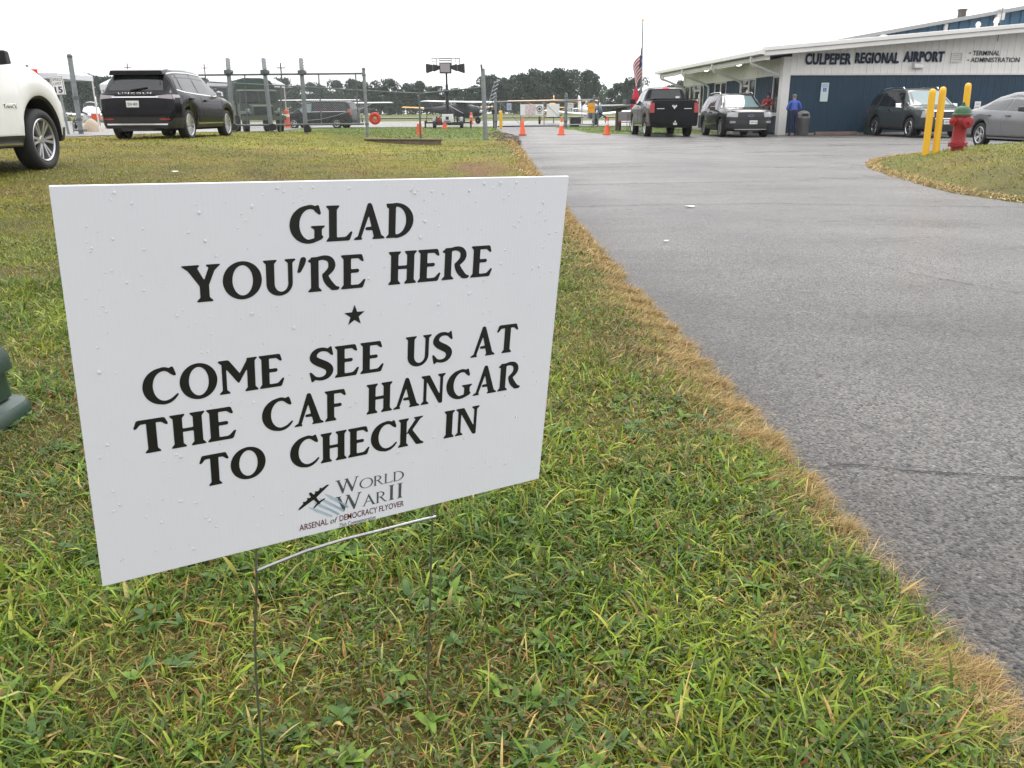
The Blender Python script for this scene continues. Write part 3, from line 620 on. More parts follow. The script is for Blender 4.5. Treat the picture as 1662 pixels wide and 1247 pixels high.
# ------------------------------------------------------------------ the yard sign
GLYPH = json.loads('''{"I":[[[31,1],[21,4],[14,11],[12,24],[14,36],[28,59],[73,114],[80,136],[80,859],[79,874],[74,886],[16,959],[12,974],[13,986],[22,996],[41,1000],[354,998],[362,994],[367,986],[366,964],[352,941],[307,886],[300,866],[300,144],[301,126],[306,114],[364,41],[368,26],[367,14],[359,4],[341,0]]],"H":[[[31,1],[21,4],[14,11],[12,24],[14,36],[28,59],[73,114],[80,136],[80,856],[79,874],[74,886],[15,961],[12,979],[16,991],[26,998],[49,1000],[331,1000],[346,999],[357,994],[363,979],[359,959],[302,886],[296,871],[295,604],[298,579],[306,569],[321,565],[509,565],[539,569],[546,576],[549,586],[550,864],[543,886],[486,959],[482,976],[486,991],[496,998],[516,1000],[801,1000],[816,999],[826,994],[833,981],[830,961],[772,886],[765,866],[765,149],[766,129],[770,116],[830,39],[833,21],[829,9],[819,2],[796,0],[514,0],[499,1],[488,6],[482,21],[486,41],[543,114],[549,129],[550,421],[547,446],[539,456],[524,460],[331,460],[314,459],[304,454],[298,446],[296,436],[295,136],[302,114],[359,41],[363,24],[359,9],[349,2],[334,0]]],"E":[[[31,1],[21,4],[14,11],[12,24],[14,36],[28,59],[73,114],[80,136],[80,859],[79,874],[74,886],[16,959],[12,974],[14,989],[24,997],[46,1000],[561,1000],[591,994],[610,979],[622,959],[657,831],[659,804],[654,792],[644,784],[624,784],[591,801],[514,872],[494,883],[321,885],[306,881],[298,871],[295,849],[295,611],[296,594],[301,584],[309,578],[321,575],[461,577],[491,574],[508,566],[521,553],[529,536],[532,519],[528,501],[520,486],[508,474],[491,466],[461,463],[321,465],[307,461],[299,454],[295,429],[295,136],[302,116],[321,108],[489,110],[514,114],[544,127],[564,141],[656,243],[676,255],[694,257],[704,252],[711,244],[714,234],[714,221],[650,34],[626,9],[614,3],[599,0]]],"F":[[[31,1],[21,4],[14,11],[12,24],[14,36],[28,59],[73,114],[80,136],[80,859],[79,874],[74,886],[16,959],[12,974],[14,989],[24,997],[46,1000],[561,1000],[591,994],[610,979],[622,959],[657,831],[659,804],[654,792],[644,784],[624,784],[591,801],[514,872],[494,883],[319,884],[304,879],[296,866],[295,591],[299,566],[307,559],[321,555],[456,557],[489,555],[504,549],[519,536],[528,521],[531,504],[530,486],[522,469],[509,455],[491,446],[461,443],[319,444],[306,441],[298,431],[295,406],[296,129],[302,114],[359,41],[363,26],[361,11],[351,3],[334,0]]],"L":[[[31,1],[21,4],[14,11],[12,24],[14,36],[28,59],[73,114],[80,136],[80,859],[79,874],[74,886],[16,959],[12,974],[13,986],[22,996],[41,1000],[349,998],[357,994],[362,986],[361,964],[347,941],[302,886],[295,864],[295,149],[298,121],[309,111],[329,108],[501,110],[526,114],[571,139],[659,237],[676,250],[694,257],[709,255],[722,241],[725,226],[720,206],[662,39],[644,14],[624,2],[594,0]]],"T":[[[236,1],[226,4],[219,11],[217,24],[219,36],[233,59],[278,114],[285,136],[284,859],[277,871],[264,876],[179,872],[156,868],[137,854],[69,772],[39,755],[29,753],[19,754],[3,771],[0,794],[57,966],[65,979],[79,989],[99,997],[119,1000],[656,1000],[679,998],[696,992],[714,981],[724,966],[776,824],[779,799],[774,786],[766,778],[756,773],[746,774],[716,788],[694,806],[643,856],[621,869],[524,875],[511,869],[506,854],[505,134],[512,114],[569,41],[573,26],[571,12],[561,3],[544,0]]],"A":[[[36,1],[24,6],[18,14],[18,26],[24,39],[78,81],[118,96],[130,116],[396,1004],[409,1021],[431,1031],[456,1033],[484,1028],[496,1019],[508,1004],[523,981],[531,961],[797,121],[807,106],[836,87],[884,44],[892,29],[891,12],[881,3],[864,0],[576,0],[552,4],[543,14],[544,31],[551,44],[574,68],[578,86],[545,224],[536,249],[528,256],[514,260],[379,264],[361,270],[347,284],[340,301],[340,321],[346,336],[361,350],[386,357],[486,360],[499,364],[505,374],[503,396],[449,619],[441,641],[436,648],[431,649],[423,641],[414,621],[230,86],[229,66],[247,31],[246,11],[236,3],[221,0]]],"O":[[[456,-24],[404,-17],[359,-6],[314,10],[266,33],[229,56],[189,86],[154,118],[122,154],[90,196],[64,241],[28,326],[14,376],[5,426],[0,476],[0,526],[6,584],[16,634],[30,681],[49,728],[71,771],[95,811],[124,849],[158,886],[196,920],[236,949],[271,969],[321,993],[369,1008],[414,1018],[464,1024],[514,1025],[566,1018],[611,1008],[661,992],[705,971],[744,949],[784,920],[824,885],[854,851],[886,809],[912,766],[931,729],[952,676],[965,629],[975,576],[980,524],[980,474],[974,416],[964,366],[950,319],[931,271],[909,229],[885,189],[856,151],[821,113],[781,78],[741,49],[700,26],[654,5],[606,-10],[559,-20],[511,-25]],[[478,86],[526,88],[576,106],[624,141],[665,189],[699,246],[726,314],[744,391],[752,471],[751,546],[739,636],[717,711],[685,781],[644,839],[601,878],[576,894],[551,905],[526,912],[499,915],[451,909],[404,888],[360,854],[321,806],[288,749],[263,681],[246,606],[238,529],[238,456],[250,371],[269,299],[300,229],[336,174],[379,130],[426,100],[451,91]]],"D":[[[316,-9],[274,0],[49,1],[34,6],[27,16],[28,31],[34,44],[95,106],[100,134],[100,839],[97,851],[91,861],[54,888],[35,911],[35,946],[27,979],[31,991],[41,998],[214,1000],[299,1009],[339,1009],[396,1001],[446,990],[491,976],[544,954],[596,924],[640,894],[677,861],[717,819],[750,776],[777,731],[799,684],[818,629],[829,576],[835,519],[834,466],[825,401],[811,349],[789,294],[759,239],[728,194],[691,153],[646,111],[601,79],[546,47],[486,22],[431,6],[369,-6]],[[328,99],[346,98],[379,105],[436,130],[484,165],[526,213],[564,274],[590,339],[608,411],[615,486],[611,566],[597,639],[572,709],[539,769],[499,820],[449,862],[394,890],[339,903],[326,901],[316,891],[307,871],[305,849],[305,146],[313,114],[320,104]]],"C":[[[496,-34],[361,-4],[314,13],[264,37],[219,66],[181,96],[133,144],[99,186],[64,244],[40,294],[21,351],[8,406],[1,471],[0,524],[6,581],[19,641],[36,696],[57,744],[84,791],[116,836],[143,866],[189,911],[234,944],[279,971],[321,990],[369,1006],[509,1036],[559,1037],[594,1032],[626,1023],[674,1001],[686,998],[699,1001],[739,1021],[759,1025],[771,1025],[788,1014],[802,991],[853,824],[855,794],[849,779],[841,770],[816,763],[804,763],[791,769],[729,813],[661,880],[615,911],[589,920],[559,924],[531,924],[504,920],[466,909],[429,889],[396,864],[364,831],[336,794],[310,749],[288,696],[274,649],[259,569],[255,486],[262,411],[277,339],[303,266],[336,206],[371,160],[421,116],[466,91],[511,78],[546,76],[601,84],[664,104],[716,131],[764,166],[846,238],[859,242],[869,240],[879,234],[885,224],[887,209],[881,194],[833,129],[791,83],[729,33],[676,3],[621,-17],[559,-30]]],"G":[[[466,-24],[414,-17],[361,-4],[309,15],[256,42],[212,71],[175,101],[129,149],[91,199],[60,251],[37,301],[19,356],[7,416],[0,474],[0,526],[7,586],[20,646],[37,699],[58,746],[86,794],[116,836],[143,866],[189,911],[231,942],[275,969],[321,990],[369,1006],[506,1036],[554,1037],[586,1034],[619,1025],[674,1004],[686,1006],[724,1023],[751,1025],[768,1014],[781,991],[823,826],[827,809],[825,794],[819,779],[811,770],[801,765],[786,763],[764,771],[674,848],[661,863],[644,891],[619,910],[594,918],[561,924],[534,924],[504,920],[466,909],[429,889],[396,864],[364,831],[336,795],[313,754],[291,704],[276,659],[259,571],[255,479],[266,386],[286,309],[319,234],[364,169],[416,120],[444,102],[474,89],[496,87],[621,115],[636,123],[642,134],[642,186],[645,234],[643,349],[631,369],[564,421],[557,439],[564,454],[574,459],[589,460],[896,460],[916,457],[927,446],[927,434],[921,421],[859,370],[847,349],[846,206],[852,191],[880,164],[884,141],[878,119],[854,97],[841,79],[831,72],[804,64],[764,44],[621,-9],[541,-23]]],"U":[[[411,-19],[361,-11],[319,1],[276,20],[234,47],[194,80],[164,115],[136,156],[115,201],[98,259],[90,316],[89,879],[83,896],[27,959],[22,974],[24,988],[36,998],[61,1000],[346,1000],[361,997],[371,989],[373,974],[368,959],[312,896],[305,876],[305,334],[308,291],[316,251],[330,211],[348,179],[371,149],[396,126],[424,110],[456,99],[486,95],[519,100],[551,112],[579,130],[604,154],[627,186],[643,219],[656,259],[663,301],[664,879],[656,899],[589,959],[582,974],[584,988],[594,997],[611,1000],[834,1000],[856,997],[864,992],[868,984],[864,963],[851,949],[794,899],[786,879],[785,314],[775,249],[755,189],[731,143],[696,97],[659,60],[618,31],[571,7],[521,-10],[464,-19]]],"R":[[[41,1],[31,4],[24,12],[22,24],[25,36],[37,54],[93,114],[100,134],[100,816],[98,836],[91,849],[44,867],[31,878],[25,894],[30,911],[54,934],[91,955],[97,964],[106,991],[114,997],[124,999],[276,1001],[399,1027],[484,1032],[529,1028],[574,1019],[614,1005],[651,986],[681,964],[708,939],[732,909],[751,876],[767,836],[777,801],[784,754],[783,721],[777,686],[766,649],[734,586],[686,529],[596,453],[590,444],[589,431],[616,379],[664,301],[744,189],[805,121],[879,92],[891,84],[897,76],[899,64],[893,41],[861,11],[839,1],[719,0],[686,7],[641,32],[627,61],[585,96],[543,139],[515,174],[486,219],[459,271],[433,341],[415,424],[411,456],[412,476],[418,496],[429,513],[480,554],[539,619],[569,662],[578,684],[584,706],[583,789],[577,814],[567,836],[550,856],[529,873],[503,886],[471,897],[429,905],[394,907],[346,899],[326,892],[317,879],[315,854],[315,134],[322,114],[388,41],[393,26],[392,14],[384,4],[366,0]]],"S":[[[79,-29],[66,-24],[59,-16],[48,29],[4,249],[6,266],[16,279],[26,283],[39,283],[56,276],[71,266],[159,155],[181,135],[229,113],[284,101],[324,101],[359,107],[391,118],[421,136],[443,156],[459,181],[470,211],[472,241],[469,266],[462,286],[449,306],[431,324],[371,367],[226,454],[161,497],[104,545],[58,599],[39,631],[26,661],[19,689],[15,721],[16,756],[21,784],[32,824],[48,859],[81,910],[124,953],[174,986],[231,1009],[301,1021],[366,1021],[434,1008],[521,979],[539,985],[589,1025],[606,1029],[621,1026],[629,1019],[635,1004],[675,786],[675,764],[664,750],[654,746],[644,747],[611,762],[526,853],[504,870],[449,891],[399,900],[356,899],[326,894],[296,885],[269,869],[246,849],[230,826],[219,799],[216,771],[218,756],[223,744],[249,718],[296,686],[449,598],[517,554],[575,506],[606,474],[630,444],[648,414],[664,379],[674,344],[679,306],[679,266],[675,239],[665,201],[647,159],[614,106],[571,63],[521,28],[464,3],[401,-11],[334,-14],[266,-5],[171,24],[154,17],[104,-24],[91,-28]]],"Y":[[[336,1],[326,4],[319,12],[317,24],[320,36],[333,54],[391,111],[399,129],[400,401],[397,431],[381,461],[147,844],[134,858],[19,958],[1,979],[-1,991],[9,998],[31,1000],[386,1000],[401,999],[411,994],[418,984],[416,969],[407,954],[376,921],[372,911],[374,899],[496,629],[506,614],[514,609],[524,616],[532,631],[633,901],[633,914],[628,924],[594,955],[585,966],[582,981],[588,994],[599,999],[619,1000],[886,1000],[909,996],[915,989],[917,981],[911,964],[841,900],[773,824],[627,454],[625,424],[626,129],[634,111],[701,43],[708,26],[706,11],[696,3],[679,0]]],"N":[[[689,-39],[649,-22],[630,-1],[246,714],[229,744],[216,756],[211,754],[208,749],[205,719],[206,131],[214,111],[281,44],[287,31],[288,16],[278,4],[256,0],[44,0],[29,3],[19,11],[17,26],[22,41],[93,114],[99,126],[100,144],[100,871],[96,886],[89,898],[36,942],[25,956],[21,981],[26,991],[31,996],[54,1000],[274,1000],[291,997],[304,989],[356,891],[613,381],[644,326],[656,317],[663,329],[665,356],[664,869],[656,889],[589,956],[583,969],[582,984],[592,996],[614,1000],[821,1000],[836,997],[846,989],[848,974],[843,959],[774,889],[768,879],[765,866],[763,1],[757,-16],[746,-26],[711,-40]]],"M":[[[41,1],[31,4],[24,12],[22,24],[25,36],[38,54],[96,111],[102,121],[105,134],[105,851],[103,871],[95,886],[36,937],[25,951],[21,976],[28,994],[36,998],[51,1000],[254,1000],[279,995],[304,981],[324,959],[564,604],[576,590],[586,586],[596,591],[605,604],[781,916],[789,939],[791,981],[799,994],[821,1000],[1044,1000],[1064,998],[1074,992],[1078,979],[1074,963],[1021,909],[1014,896],[1010,881],[1010,149],[1011,127],[1016,115],[1079,39],[1083,21],[1077,6],[1066,1],[1051,0],[749,0],[729,3],[719,12],[717,26],[722,41],[783,114],[789,131],[790,606],[789,631],[784,644],[774,644],[759,624],[572,301],[559,289],[546,287],[531,294],[519,307],[259,690],[246,706],[236,712],[231,711],[227,704],[225,679],[226,131],[234,111],[301,44],[307,31],[308,16],[299,4],[284,0]]],"K":[[[31,1],[21,4],[14,11],[12,24],[14,36],[28,59],[73,114],[80,136],[80,856],[79,874],[74,886],[15,961],[12,979],[16,992],[26,998],[41,1000],[329,1000],[351,997],[361,989],[363,974],[359,959],[302,886],[296,869],[295,516],[298,486],[304,476],[311,481],[319,493],[346,559],[358,581],[587,904],[590,916],[586,926],[554,952],[544,964],[542,981],[548,994],[559,999],[581,1000],[826,1000],[841,999],[851,994],[858,981],[853,966],[839,955],[779,924],[761,908],[518,584],[508,569],[506,556],[517,531],[793,131],[811,114],[889,63],[903,51],[909,31],[909,19],[904,9],[896,3],[881,0],[696,0],[671,6],[638,26],[616,52],[373,439],[361,453],[349,456],[309,442],[301,433],[296,419],[295,141],[296,126],[301,114],[360,39],[363,21],[359,9],[349,2],[334,0]]],"'":[[[51,586],[30,599],[26,609],[26,621],[94,906],[108,951],[125,994],[137,1009],[184,1025],[199,1026],[211,1023],[244,1007],[256,996],[262,979],[268,934],[264,904],[226,796],[209,761],[123,609],[109,597],[86,589],[66,584]]],"tI":[[[29,1],[21,9],[24,20],[76,63],[80,74],[80,919],[77,936],[27,976],[21,991],[26,998],[36,1000],[239,1000],[248,994],[246,980],[194,937],[190,926],[190,79],[193,64],[243,24],[249,9],[244,2],[234,0]]],"tW":[[[394,-19],[385,-14],[380,-4],[120,929],[111,938],[91,944],[29,978],[22,986],[24,996],[39,1000],[269,1000],[288,994],[283,979],[241,954],[239,939],[423,361],[441,318],[447,324],[455,351],[578,886],[565,934],[539,944],[514,965],[498,981],[497,994],[514,1000],[681,1000],[696,996],[698,984],[680,961],[680,946],[911,319],[919,300],[926,294],[935,311],[1101,931],[1096,946],[1036,980],[1032,994],[1049,1000],[1241,1000],[1256,996],[1258,986],[1251,978],[1189,944],[1164,938],[1157,929],[914,-15],[904,-20],[874,-19],[861,-6],[624,749],[614,767],[604,746],[438,-6],[428,-19]]],"tO":[[[466,-19],[376,-4],[283,31],[201,83],[168,111],[121,161],[61,250],[27,331],[6,421],[0,529],[16,631],[51,729],[109,824],[170,891],[249,949],[339,992],[426,1014],[526,1020],[621,1005],[716,969],[793,921],[864,856],[926,771],[972,671],[994,579],[1000,471],[984,369],[949,271],[891,176],[830,109],[746,48],[657,6],[556,-17]],[[473,36],[546,38],[621,59],[696,100],[755,151],[805,216],[846,297],[873,386],[885,474],[882,561],[859,669],[826,747],[784,814],[732,871],[654,926],[584,954],[516,965],[441,960],[361,934],[299,896],[243,846],[194,781],[153,701],[127,614],[115,526],[118,439],[136,349],[167,266],[210,194],[265,131],[329,84],[404,50]]],"tL":[[[29,1],[21,9],[24,20],[76,63],[80,74],[80,919],[77,936],[27,976],[21,991],[26,998],[36,1000],[239,1000],[248,994],[246,980],[194,937],[190,926],[192,66],[214,57],[554,61],[566,72],[633,194],[650,199],[656,194],[656,186],[605,16],[594,1]]],"tR":[[[29,1],[21,9],[24,20],[76,63],[80,74],[80,919],[77,936],[26,977],[22,994],[39,1000],[319,1000],[374,992],[434,971],[471,951],[506,924],[553,869],[582,804],[590,731],[574,661],[539,600],[489,552],[445,524],[406,507],[403,496],[657,86],[671,75],[771,33],[779,24],[779,8],[774,2],[764,0],[634,0],[619,4],[291,482],[279,490],[199,504],[191,499],[190,489],[190,74],[194,63],[244,23],[249,9],[244,2],[234,0]],[[198,546],[306,545],[359,558],[391,576],[422,604],[441,629],[459,664],[469,696],[475,739],[471,784],[460,824],[441,861],[421,887],[389,916],[354,934],[309,945],[231,945],[206,943],[192,934],[190,564],[192,551]]],"tD":[[[29,1],[21,9],[24,20],[76,63],[80,74],[80,919],[77,936],[26,977],[22,994],[29,999],[44,1000],[326,1000],[384,994],[491,969],[542,949],[611,912],[699,845],[764,769],[810,686],[840,596],[850,516],[842,414],[812,319],[772,244],[715,171],[649,113],[566,63],[486,29],[401,9],[331,0]],[[258,51],[341,53],[431,74],[509,111],[581,165],[639,231],[682,304],[712,389],[725,474],[722,556],[700,651],[664,729],[604,811],[542,866],[474,908],[394,937],[314,950],[266,950],[209,942],[194,936],[190,924],[190,74],[194,64],[201,60]]],"tA":[[[19,1],[11,11],[19,22],[81,56],[104,62],[112,71],[385,921],[399,1019],[409,1029],[436,1028],[444,1019],[461,974],[802,74],[811,61],[874,21],[878,6],[861,0],[659,0],[644,4],[644,19],[676,41],[679,54],[586,309],[576,327],[274,330],[259,327],[251,317],[166,59],[170,46],[215,19],[216,4],[201,0]],[[284,386],[539,385],[553,391],[435,721],[411,775],[406,774],[400,761],[281,406],[278,394]]]}''')
ADV = {k: max(p[0] for lp in v for p in lp)/1000 for k, v in GLYPH.items()}
r1 = Vector((.84683445, .53979814, -.02704636)).normalized(); r2 = Vector((.08580557, -.07108793, .9891331)); r2 = (r2 - r1*r2.dot(r1)).normalized(); r3 = r1.cross(r2)
SM = Matrix(((r1.x, r2.x, r3.x, -.47356675), (r1.y, r2.y, r3.y, .84155919), (r1.z, r2.z, r3.z, .43251019), (0, 0, 0, 1)))
sign = empty('yard_sign', label='white yard sign with bold black lettering on a wire stake in the grass', cat='yard sign'); sign.matrix_world = SM
def board_material():
    m = mat('white corrugated plastic', (.74, .755, .80), .38, var=.018, vscale=5); n = m.node_tree.nodes; l = m.node_tree.links; b = n['Principled BSDF']
    tc = n.new('ShaderNodeTexCoord'); wv = n.new('ShaderNodeTexWave'); wv.inputs['Scale'].default_value = 55; wv.bands_direction = 'X'; wv.inputs['Distortion'].default_value = .15
    l.new(tc.outputs['Object'], wv.inputs['Vector']); bp = n.new('ShaderNodeBump'); bp.inputs['Strength'].default_value = .035; bp.inputs['Distance'].default_value = .001
    l.new(wv.outputs['Fac'], bp.inputs['Height']); l.new(bp.outputs['Normal'], b.inputs['Normal']); return m
M['board'] = board_material()
BW, BH = .61, .457
o = part('panel', MB().box(0, BW, 0, BH, -.004, 0), M['board'], sign); bevel_obj(o, .0008, 2)
def glyph_line(text, x0, x1, v0, cap, ls=.045, prefix='', m=None, capfirst=None, name='lettering'):
    pos = []; x = 0; first = True
    for ch in text:
        s = capfirst if (capfirst and first) else 1.0
        g = GLYPH[prefix+ch]; mn = min(p[0] for lp in g for p in lp)/1000; mxx = max(p[0] for lp in g for p in lp)/1000
        pos.append((ch, x - mn*s, s)); x += (mxx-mn)*s + ls; first = False
    tot = x - ls; k = (x1-x0)/tot
    loops = []
    for ch, px, s in pos:
        for lp in GLYPH[prefix+ch]: loops.append([(x0 + (px + p[0]/1000*s)*k, v0 + p[1]/1000*s*cap) for p in lp])
    return shape_mesh(name, loops, m or M['black_ink'], sign, Matrix.Translation((0, 0, .0004)))
CAP = .0413
for words, v in ((((('GLAD', .2305, .3830),)), .3880), ((("YOU'RE", .1128, .3214), ('HERE', .3515, .4990)), .3297), ((('COME', .0632, .2192), ('SEE', .2503, .3471), ('US', .3775, .4456), ('AT', .4745, .5485)), .2175),
                 ((('THE', .0500, .1600), ('CAF', .1910, .2965), ('HANGAR', .3245, .5595)), .1601), ((('TO', .1162, .1931), ('CHECK', .2236, .4082), ('IN', .4390, .4942)), .1029)):
    for t, a, b_ in words: glyph_line(t, a, b_, v, CAP)
star = []
for i in range(10):
    rr = .0138 if i % 2 == 0 else .0056; a = math.pi/2 + i*math.pi/5; star.append((.3078+rr*math.cos(a), .2955+rr*math.sin(a)))
shape_mesh('star', [star], M['black_ink'], sign, Matrix.Translation((0, 0, .0004)))
M['logo_grey'] = mat('slate grey ink', (.075, .085, .09), .45)
M['logo_red'] = mat('maroon ink', (.115, .012, .014), .45)
M['logo_blue'] = mat('pale blue ink', (.42, .52, .60), .4)
M['logo_blue_deep'] = mat('washed blue ink', (.30, .42, .52), .4)
glyph_line('WORLD', .2819, .3803, .0527, .0148, ls=.04, prefix='t', m=M['logo_grey'], capfirst=1.38)
glyph_line('WAR', .2819, .3560, .0250, .0170, ls=.03, prefix='t', m=M['logo_grey'], capfirst=1.38)
glyph_line('II', .3582, .3790, .0250, .0232, ls=.12, prefix='t', m=M['logo_grey'])
Z4 = Matrix.Translation((0, 0, .0005))
text_fit('ARSENAL', .2328, .2718, .0106, .0091, sign, M['logo_red'], Z4, 0, bold=.006)
text_fit('DEMOCRACY', .2876, .3415, .0106, .0091, sign, M['logo_red'], Z4, 0, bold=.006)
text_fit('FLYOVER', .3445, .3812, .0106, .0091, sign, M['logo_red'], Z4, 0, bold=.006)
text_fit('of', .2748, .2852, .0104, .0086, sign, M['black_ink'], Z4, 0, shear=.3)
text_fit('75th Commemoration', .2873, .3393, .0012, .0062, sign, M['logo_grey'], Z4, 0)
# contrail streaks, then the bomber
wisps = []
for i in range(4):
    f0 = i/3; ax, ay = .2665-.0215*f0, .0585-.0150*f0; bx, by = .2960-.0190*f0, .0330-.0115*f0
    nx, ny = -(by-ay), bx-ax; q = math.hypot(nx, ny); nx, ny = nx/q*.0016, ny/q*.0016
    wisps.append([(ax, ay), (ax+(bx-ax)*.3+nx*1.2, ay+(by-ay)*.3+ny*1.2), (bx+nx*.9, by+ny*.9), (bx+.001, by-.0006), (bx-nx, by-ny), (ax+(bx-ax)*.35-nx*1.3, ay+(by-ay)*.35-ny*1.3)])
shape_mesh('emblem', wisps, M['logo_blue'], sign, Matrix.Translation((0, 0, .0003)))
shape_mesh('emblem', [[(p[0]+.003, p[1]-.003) for p in wp][1:5] for wp in wisps[:3]], M['logo_blue_deep'], sign, Matrix.Translation((0, 0, .00042)))
def orient(pts, c, ang, s): return [(c[0]+s*(p[0]*math.cos(ang)-p[1]*math.sin(ang)), c[1]+s*(p[0]*math.sin(ang)+p[1]*math.cos(ang))) for p in pts]
half = [(0, .30), (.035, .27), (.045, .10), (.10, .115), (.115, .17), (.15, .17), (.16, .11), (.24, .10), (.255, .155), (.29, .155), (.30, .09), (.46, .06), (.50, .02), (.49, -.015), (.30, -.04), (.045, -.075), (.035, -.30), (.17, -.345), (.20, -.375), (.17, -.40), (.03, -.385), (0, -.42)]
full = half + [(-a, b_) for a, b_ in reversed(half[1:-1])]
sc_ = .0493
bomber = orient([(p[0], p[1]*.68) for p in full], (.2529, .0560), math.atan2(.0708-.0430, .2725-.2318), sc_)
shape_mesh('emblem', [bomber], M['black_ink'], sign, Matrix.Translation((0, 0, .0006)))
# wire stake: two legs up into the flutes and a curved cross wire under the board
M['wire'] = mat('zinc coated wire', (.33, .33, .34), .32, .9, var=.2, vscale=60)
st_ = MB()
st_.tube([(.177, .20, -.002), (.177, -.012, -.002), (.175, -.06, -.001), (.170, -.12, .0), (.168, -.20, .0), (.170, -.30, .0), (.174, -.40, 0), (.178, -.52, 0)], .0017, 8)
st_.tube([(.4285, .20, -.002), (.4285, -.002, -.002), (.429, -.10, -.001), (.431, -.24, 0), (.433, -.345, 0), (.4345, -.46, 0)], .0017, 8)
part('wire_stake', st_, M['wire'], sign, 60)
part('cross_wire', MB().tube([(.176, -.031, .003), (.20, -.026, .004), (.24, -.019, .005), (.29, -.016, .005), (.34, -.0165, .005), (.40, -.017, .004), (.431, -.0185, .003)], .0022, 8), M['wire'], sign, 60)
# rain beads
M['drop'] = mat('rain water', (.93, .94, .96), .05, spec=.7, trans=.55)
WORDBOX = [(.2305, .383, .388), (.1128, .3214, .3297), (.3515, .499, .3297), (.29, .325, .28), (.0632, .2192, .2175), (.2503, .3471, .2175), (.3775, .4456, .2175), (.4745, .5485, .2175), (.05, .16, .1601), (.191, .2965, .1601), (.3245, .5595, .1601), (.1162, .1931, .1029), (.2236, .4082, .1029), (.439, .4942, .1029), (.228, .385, .0), (.228, .385, .04)]
dr = MB(); random.seed(3)
for i in range(330):
    u, v = random.uniform(.01, .60), random.uniform(.02, .45); r = random.choice([.0006, .0007, .0009, .0010, .0012, .0016]) * random.uniform(.8, 1.2)
    if random.random() < .35: v = .457 - abs(random.gauss(0, .1)); v = max(.02, min(.45, v))
    if any(v0-.004 < v < v0+.046 and a-.004 < u < b_+.004 for a, b_, v0 in WORDBOX): continue
    pr = [(1e-5, .42), (.5, .36), (.85, .20), (1.0, 0)]
    dr.lathe([(a*r, b_*r) for a, b_ in pr], 9, Matrix.Translation((u, v, .00062)) @ Matrix.Diagonal((1, random.uniform(1, 1.5), 1, 1)))
o = part('water_drops', dr, M['drop'], sign, 60); o['kind'] = 'stuff'

# ------------------------------------------------------------------ green cable pedestal at the left edge
M['ped'] = mat('dark green moulded plastic', (.018, .042, .03), .38, var=.12, vscale=6, dirt=(.06, .07, .06), dscale=7, damount=.3)
px, py = -1.705, 2.265; pz = tz(px, py)
ped = empty('cable_pedestal', (px, py, pz), R_(2), 'dark green plastic cable pedestal with flared base in the lawn', 'utility pedestal')
def rr_ring(h, r, z, n=6):
    out = []
    for cx_, cy_, a0 in ((h-r, h-r, 0), (-h+r, h-r, 90), (-h+r, -h+r, 180), (h-r, -h+r, 270)):
        for i in range(n+1): a = R_(a0+90*i/n); out.append((cx_+r*math.cos(a), cy_+r*math.sin(a), z))
    return out
def rr_loft(prof, mb=None):
    mb = mb or MB(); rings = [rr_ring(*p) for p in prof]; n = len(rings[0]); vs_ = [p for q in rings for p in q]; fs = []
    for i in range(len(rings)-1):
        for j in range(n): fs.append((i*n+j, i*n+(j+1) % n, (i+1)*n+(j+1) % n, (i+1)*n+j))
    fs += [tuple(range(n-1, -1, -1)), tuple(range((len(rings)-1)*n, len(rings)*n))]
    return mb.add(vs_, fs)
part('base', rr_loft([(.215, .08, -.05), (.222, .085, .0), (.222, .085, .035), (.212, .08, .052), (.175, .06, .062), (.165, .055, .075)]), M['ped'], ped, 40)
part('housing', rr_loft([(.180, .055, .07), (.176, .055, .15), (.193, .06, .155), (.190, .06, .205), (.170, .055, .235), (.140, .05, .36), (.11, .04, .44), (.05, .03, .475)]), M['ped'], ped, 35)
# ------------------------------------------------------------------ vehicles
def paint(name, col, rough=.25, coat=.06, metal=0.0, spec=.26):
    return mat(name, col, rough, metal, var=.06, vscale=2, coat=coat, dirt=tuple(c*.8+.006 for c in col), dscale=1.3, damount=.25, spec=spec)

def wheel_meshes(Rt, wt, Rr, spokes, style, rim_m):
    """tyre and rim about the X axis, outer side at +X"""
    RX = Matrix.Rotation(math.pi/2, 4, 'Y')
    t = MB(); h = wt/2
    prof = [(Rr, -h*.8), (Rr+.02, -h*.95), (Rt-.06, -h), (Rt-.02, -h*.88), (Rt, -h*.6), (Rt, h*.6), (Rt-.02, h*.88), (Rt-.06, h), (Rr+.02, h*.95), (Rr, h*.8), (Rr-.03, h*.2), (Rr-.03, -h*.2)]
    t.lathe(prof, 36, RX, closed=True)
    tyre = t
    r = MB()
    # barrel + lip
    r.lathe([(Rr, h*.82), (Rr-.012, h*.88), (Rr-.03, h*.78), (Rr-.035, -h*.5), (Rr-.002, -h*.5)], 36, RX, 0)
    r.lathe([(1e-4, h*.0), (Rr-.032, -h*.1)], 24, RX, 1)
    r.lathe([(1e-4, h*.66), (.05, h*.66), (.065, h*.58), (.075, h*.3), (1e-4, h*.2)], 18, RX, 0)
    for k in range(spokes):
        a0 = 2*math.pi*k/spokes
        for da in ((-.16, .16) if style == 'double' else (0,)):
            w0, w1 = (.018, .026) if style == 'double' else (.032, .05)
            a = a0+da; ca, sa = math.cos(a), math.sin(a)
            def P(rad, off, xx): return (xx, rad*ca-off*sa, rad*sa+off*ca)
            i0, i1 = .05, Rr-.025
            r.hull8([P(i0, -w0, h*.35), P(i0, w0, h*.35), P(i1, w1, h*.4), P(i1, -w1, h*.4)], [P(i0, -w0*.8, h*.62), P(i0, w0*.8, h*.62), P(i1, w1*.75, h*.80), P(i1, -w1*.75, h*.80)], 0)
    return tyre, r

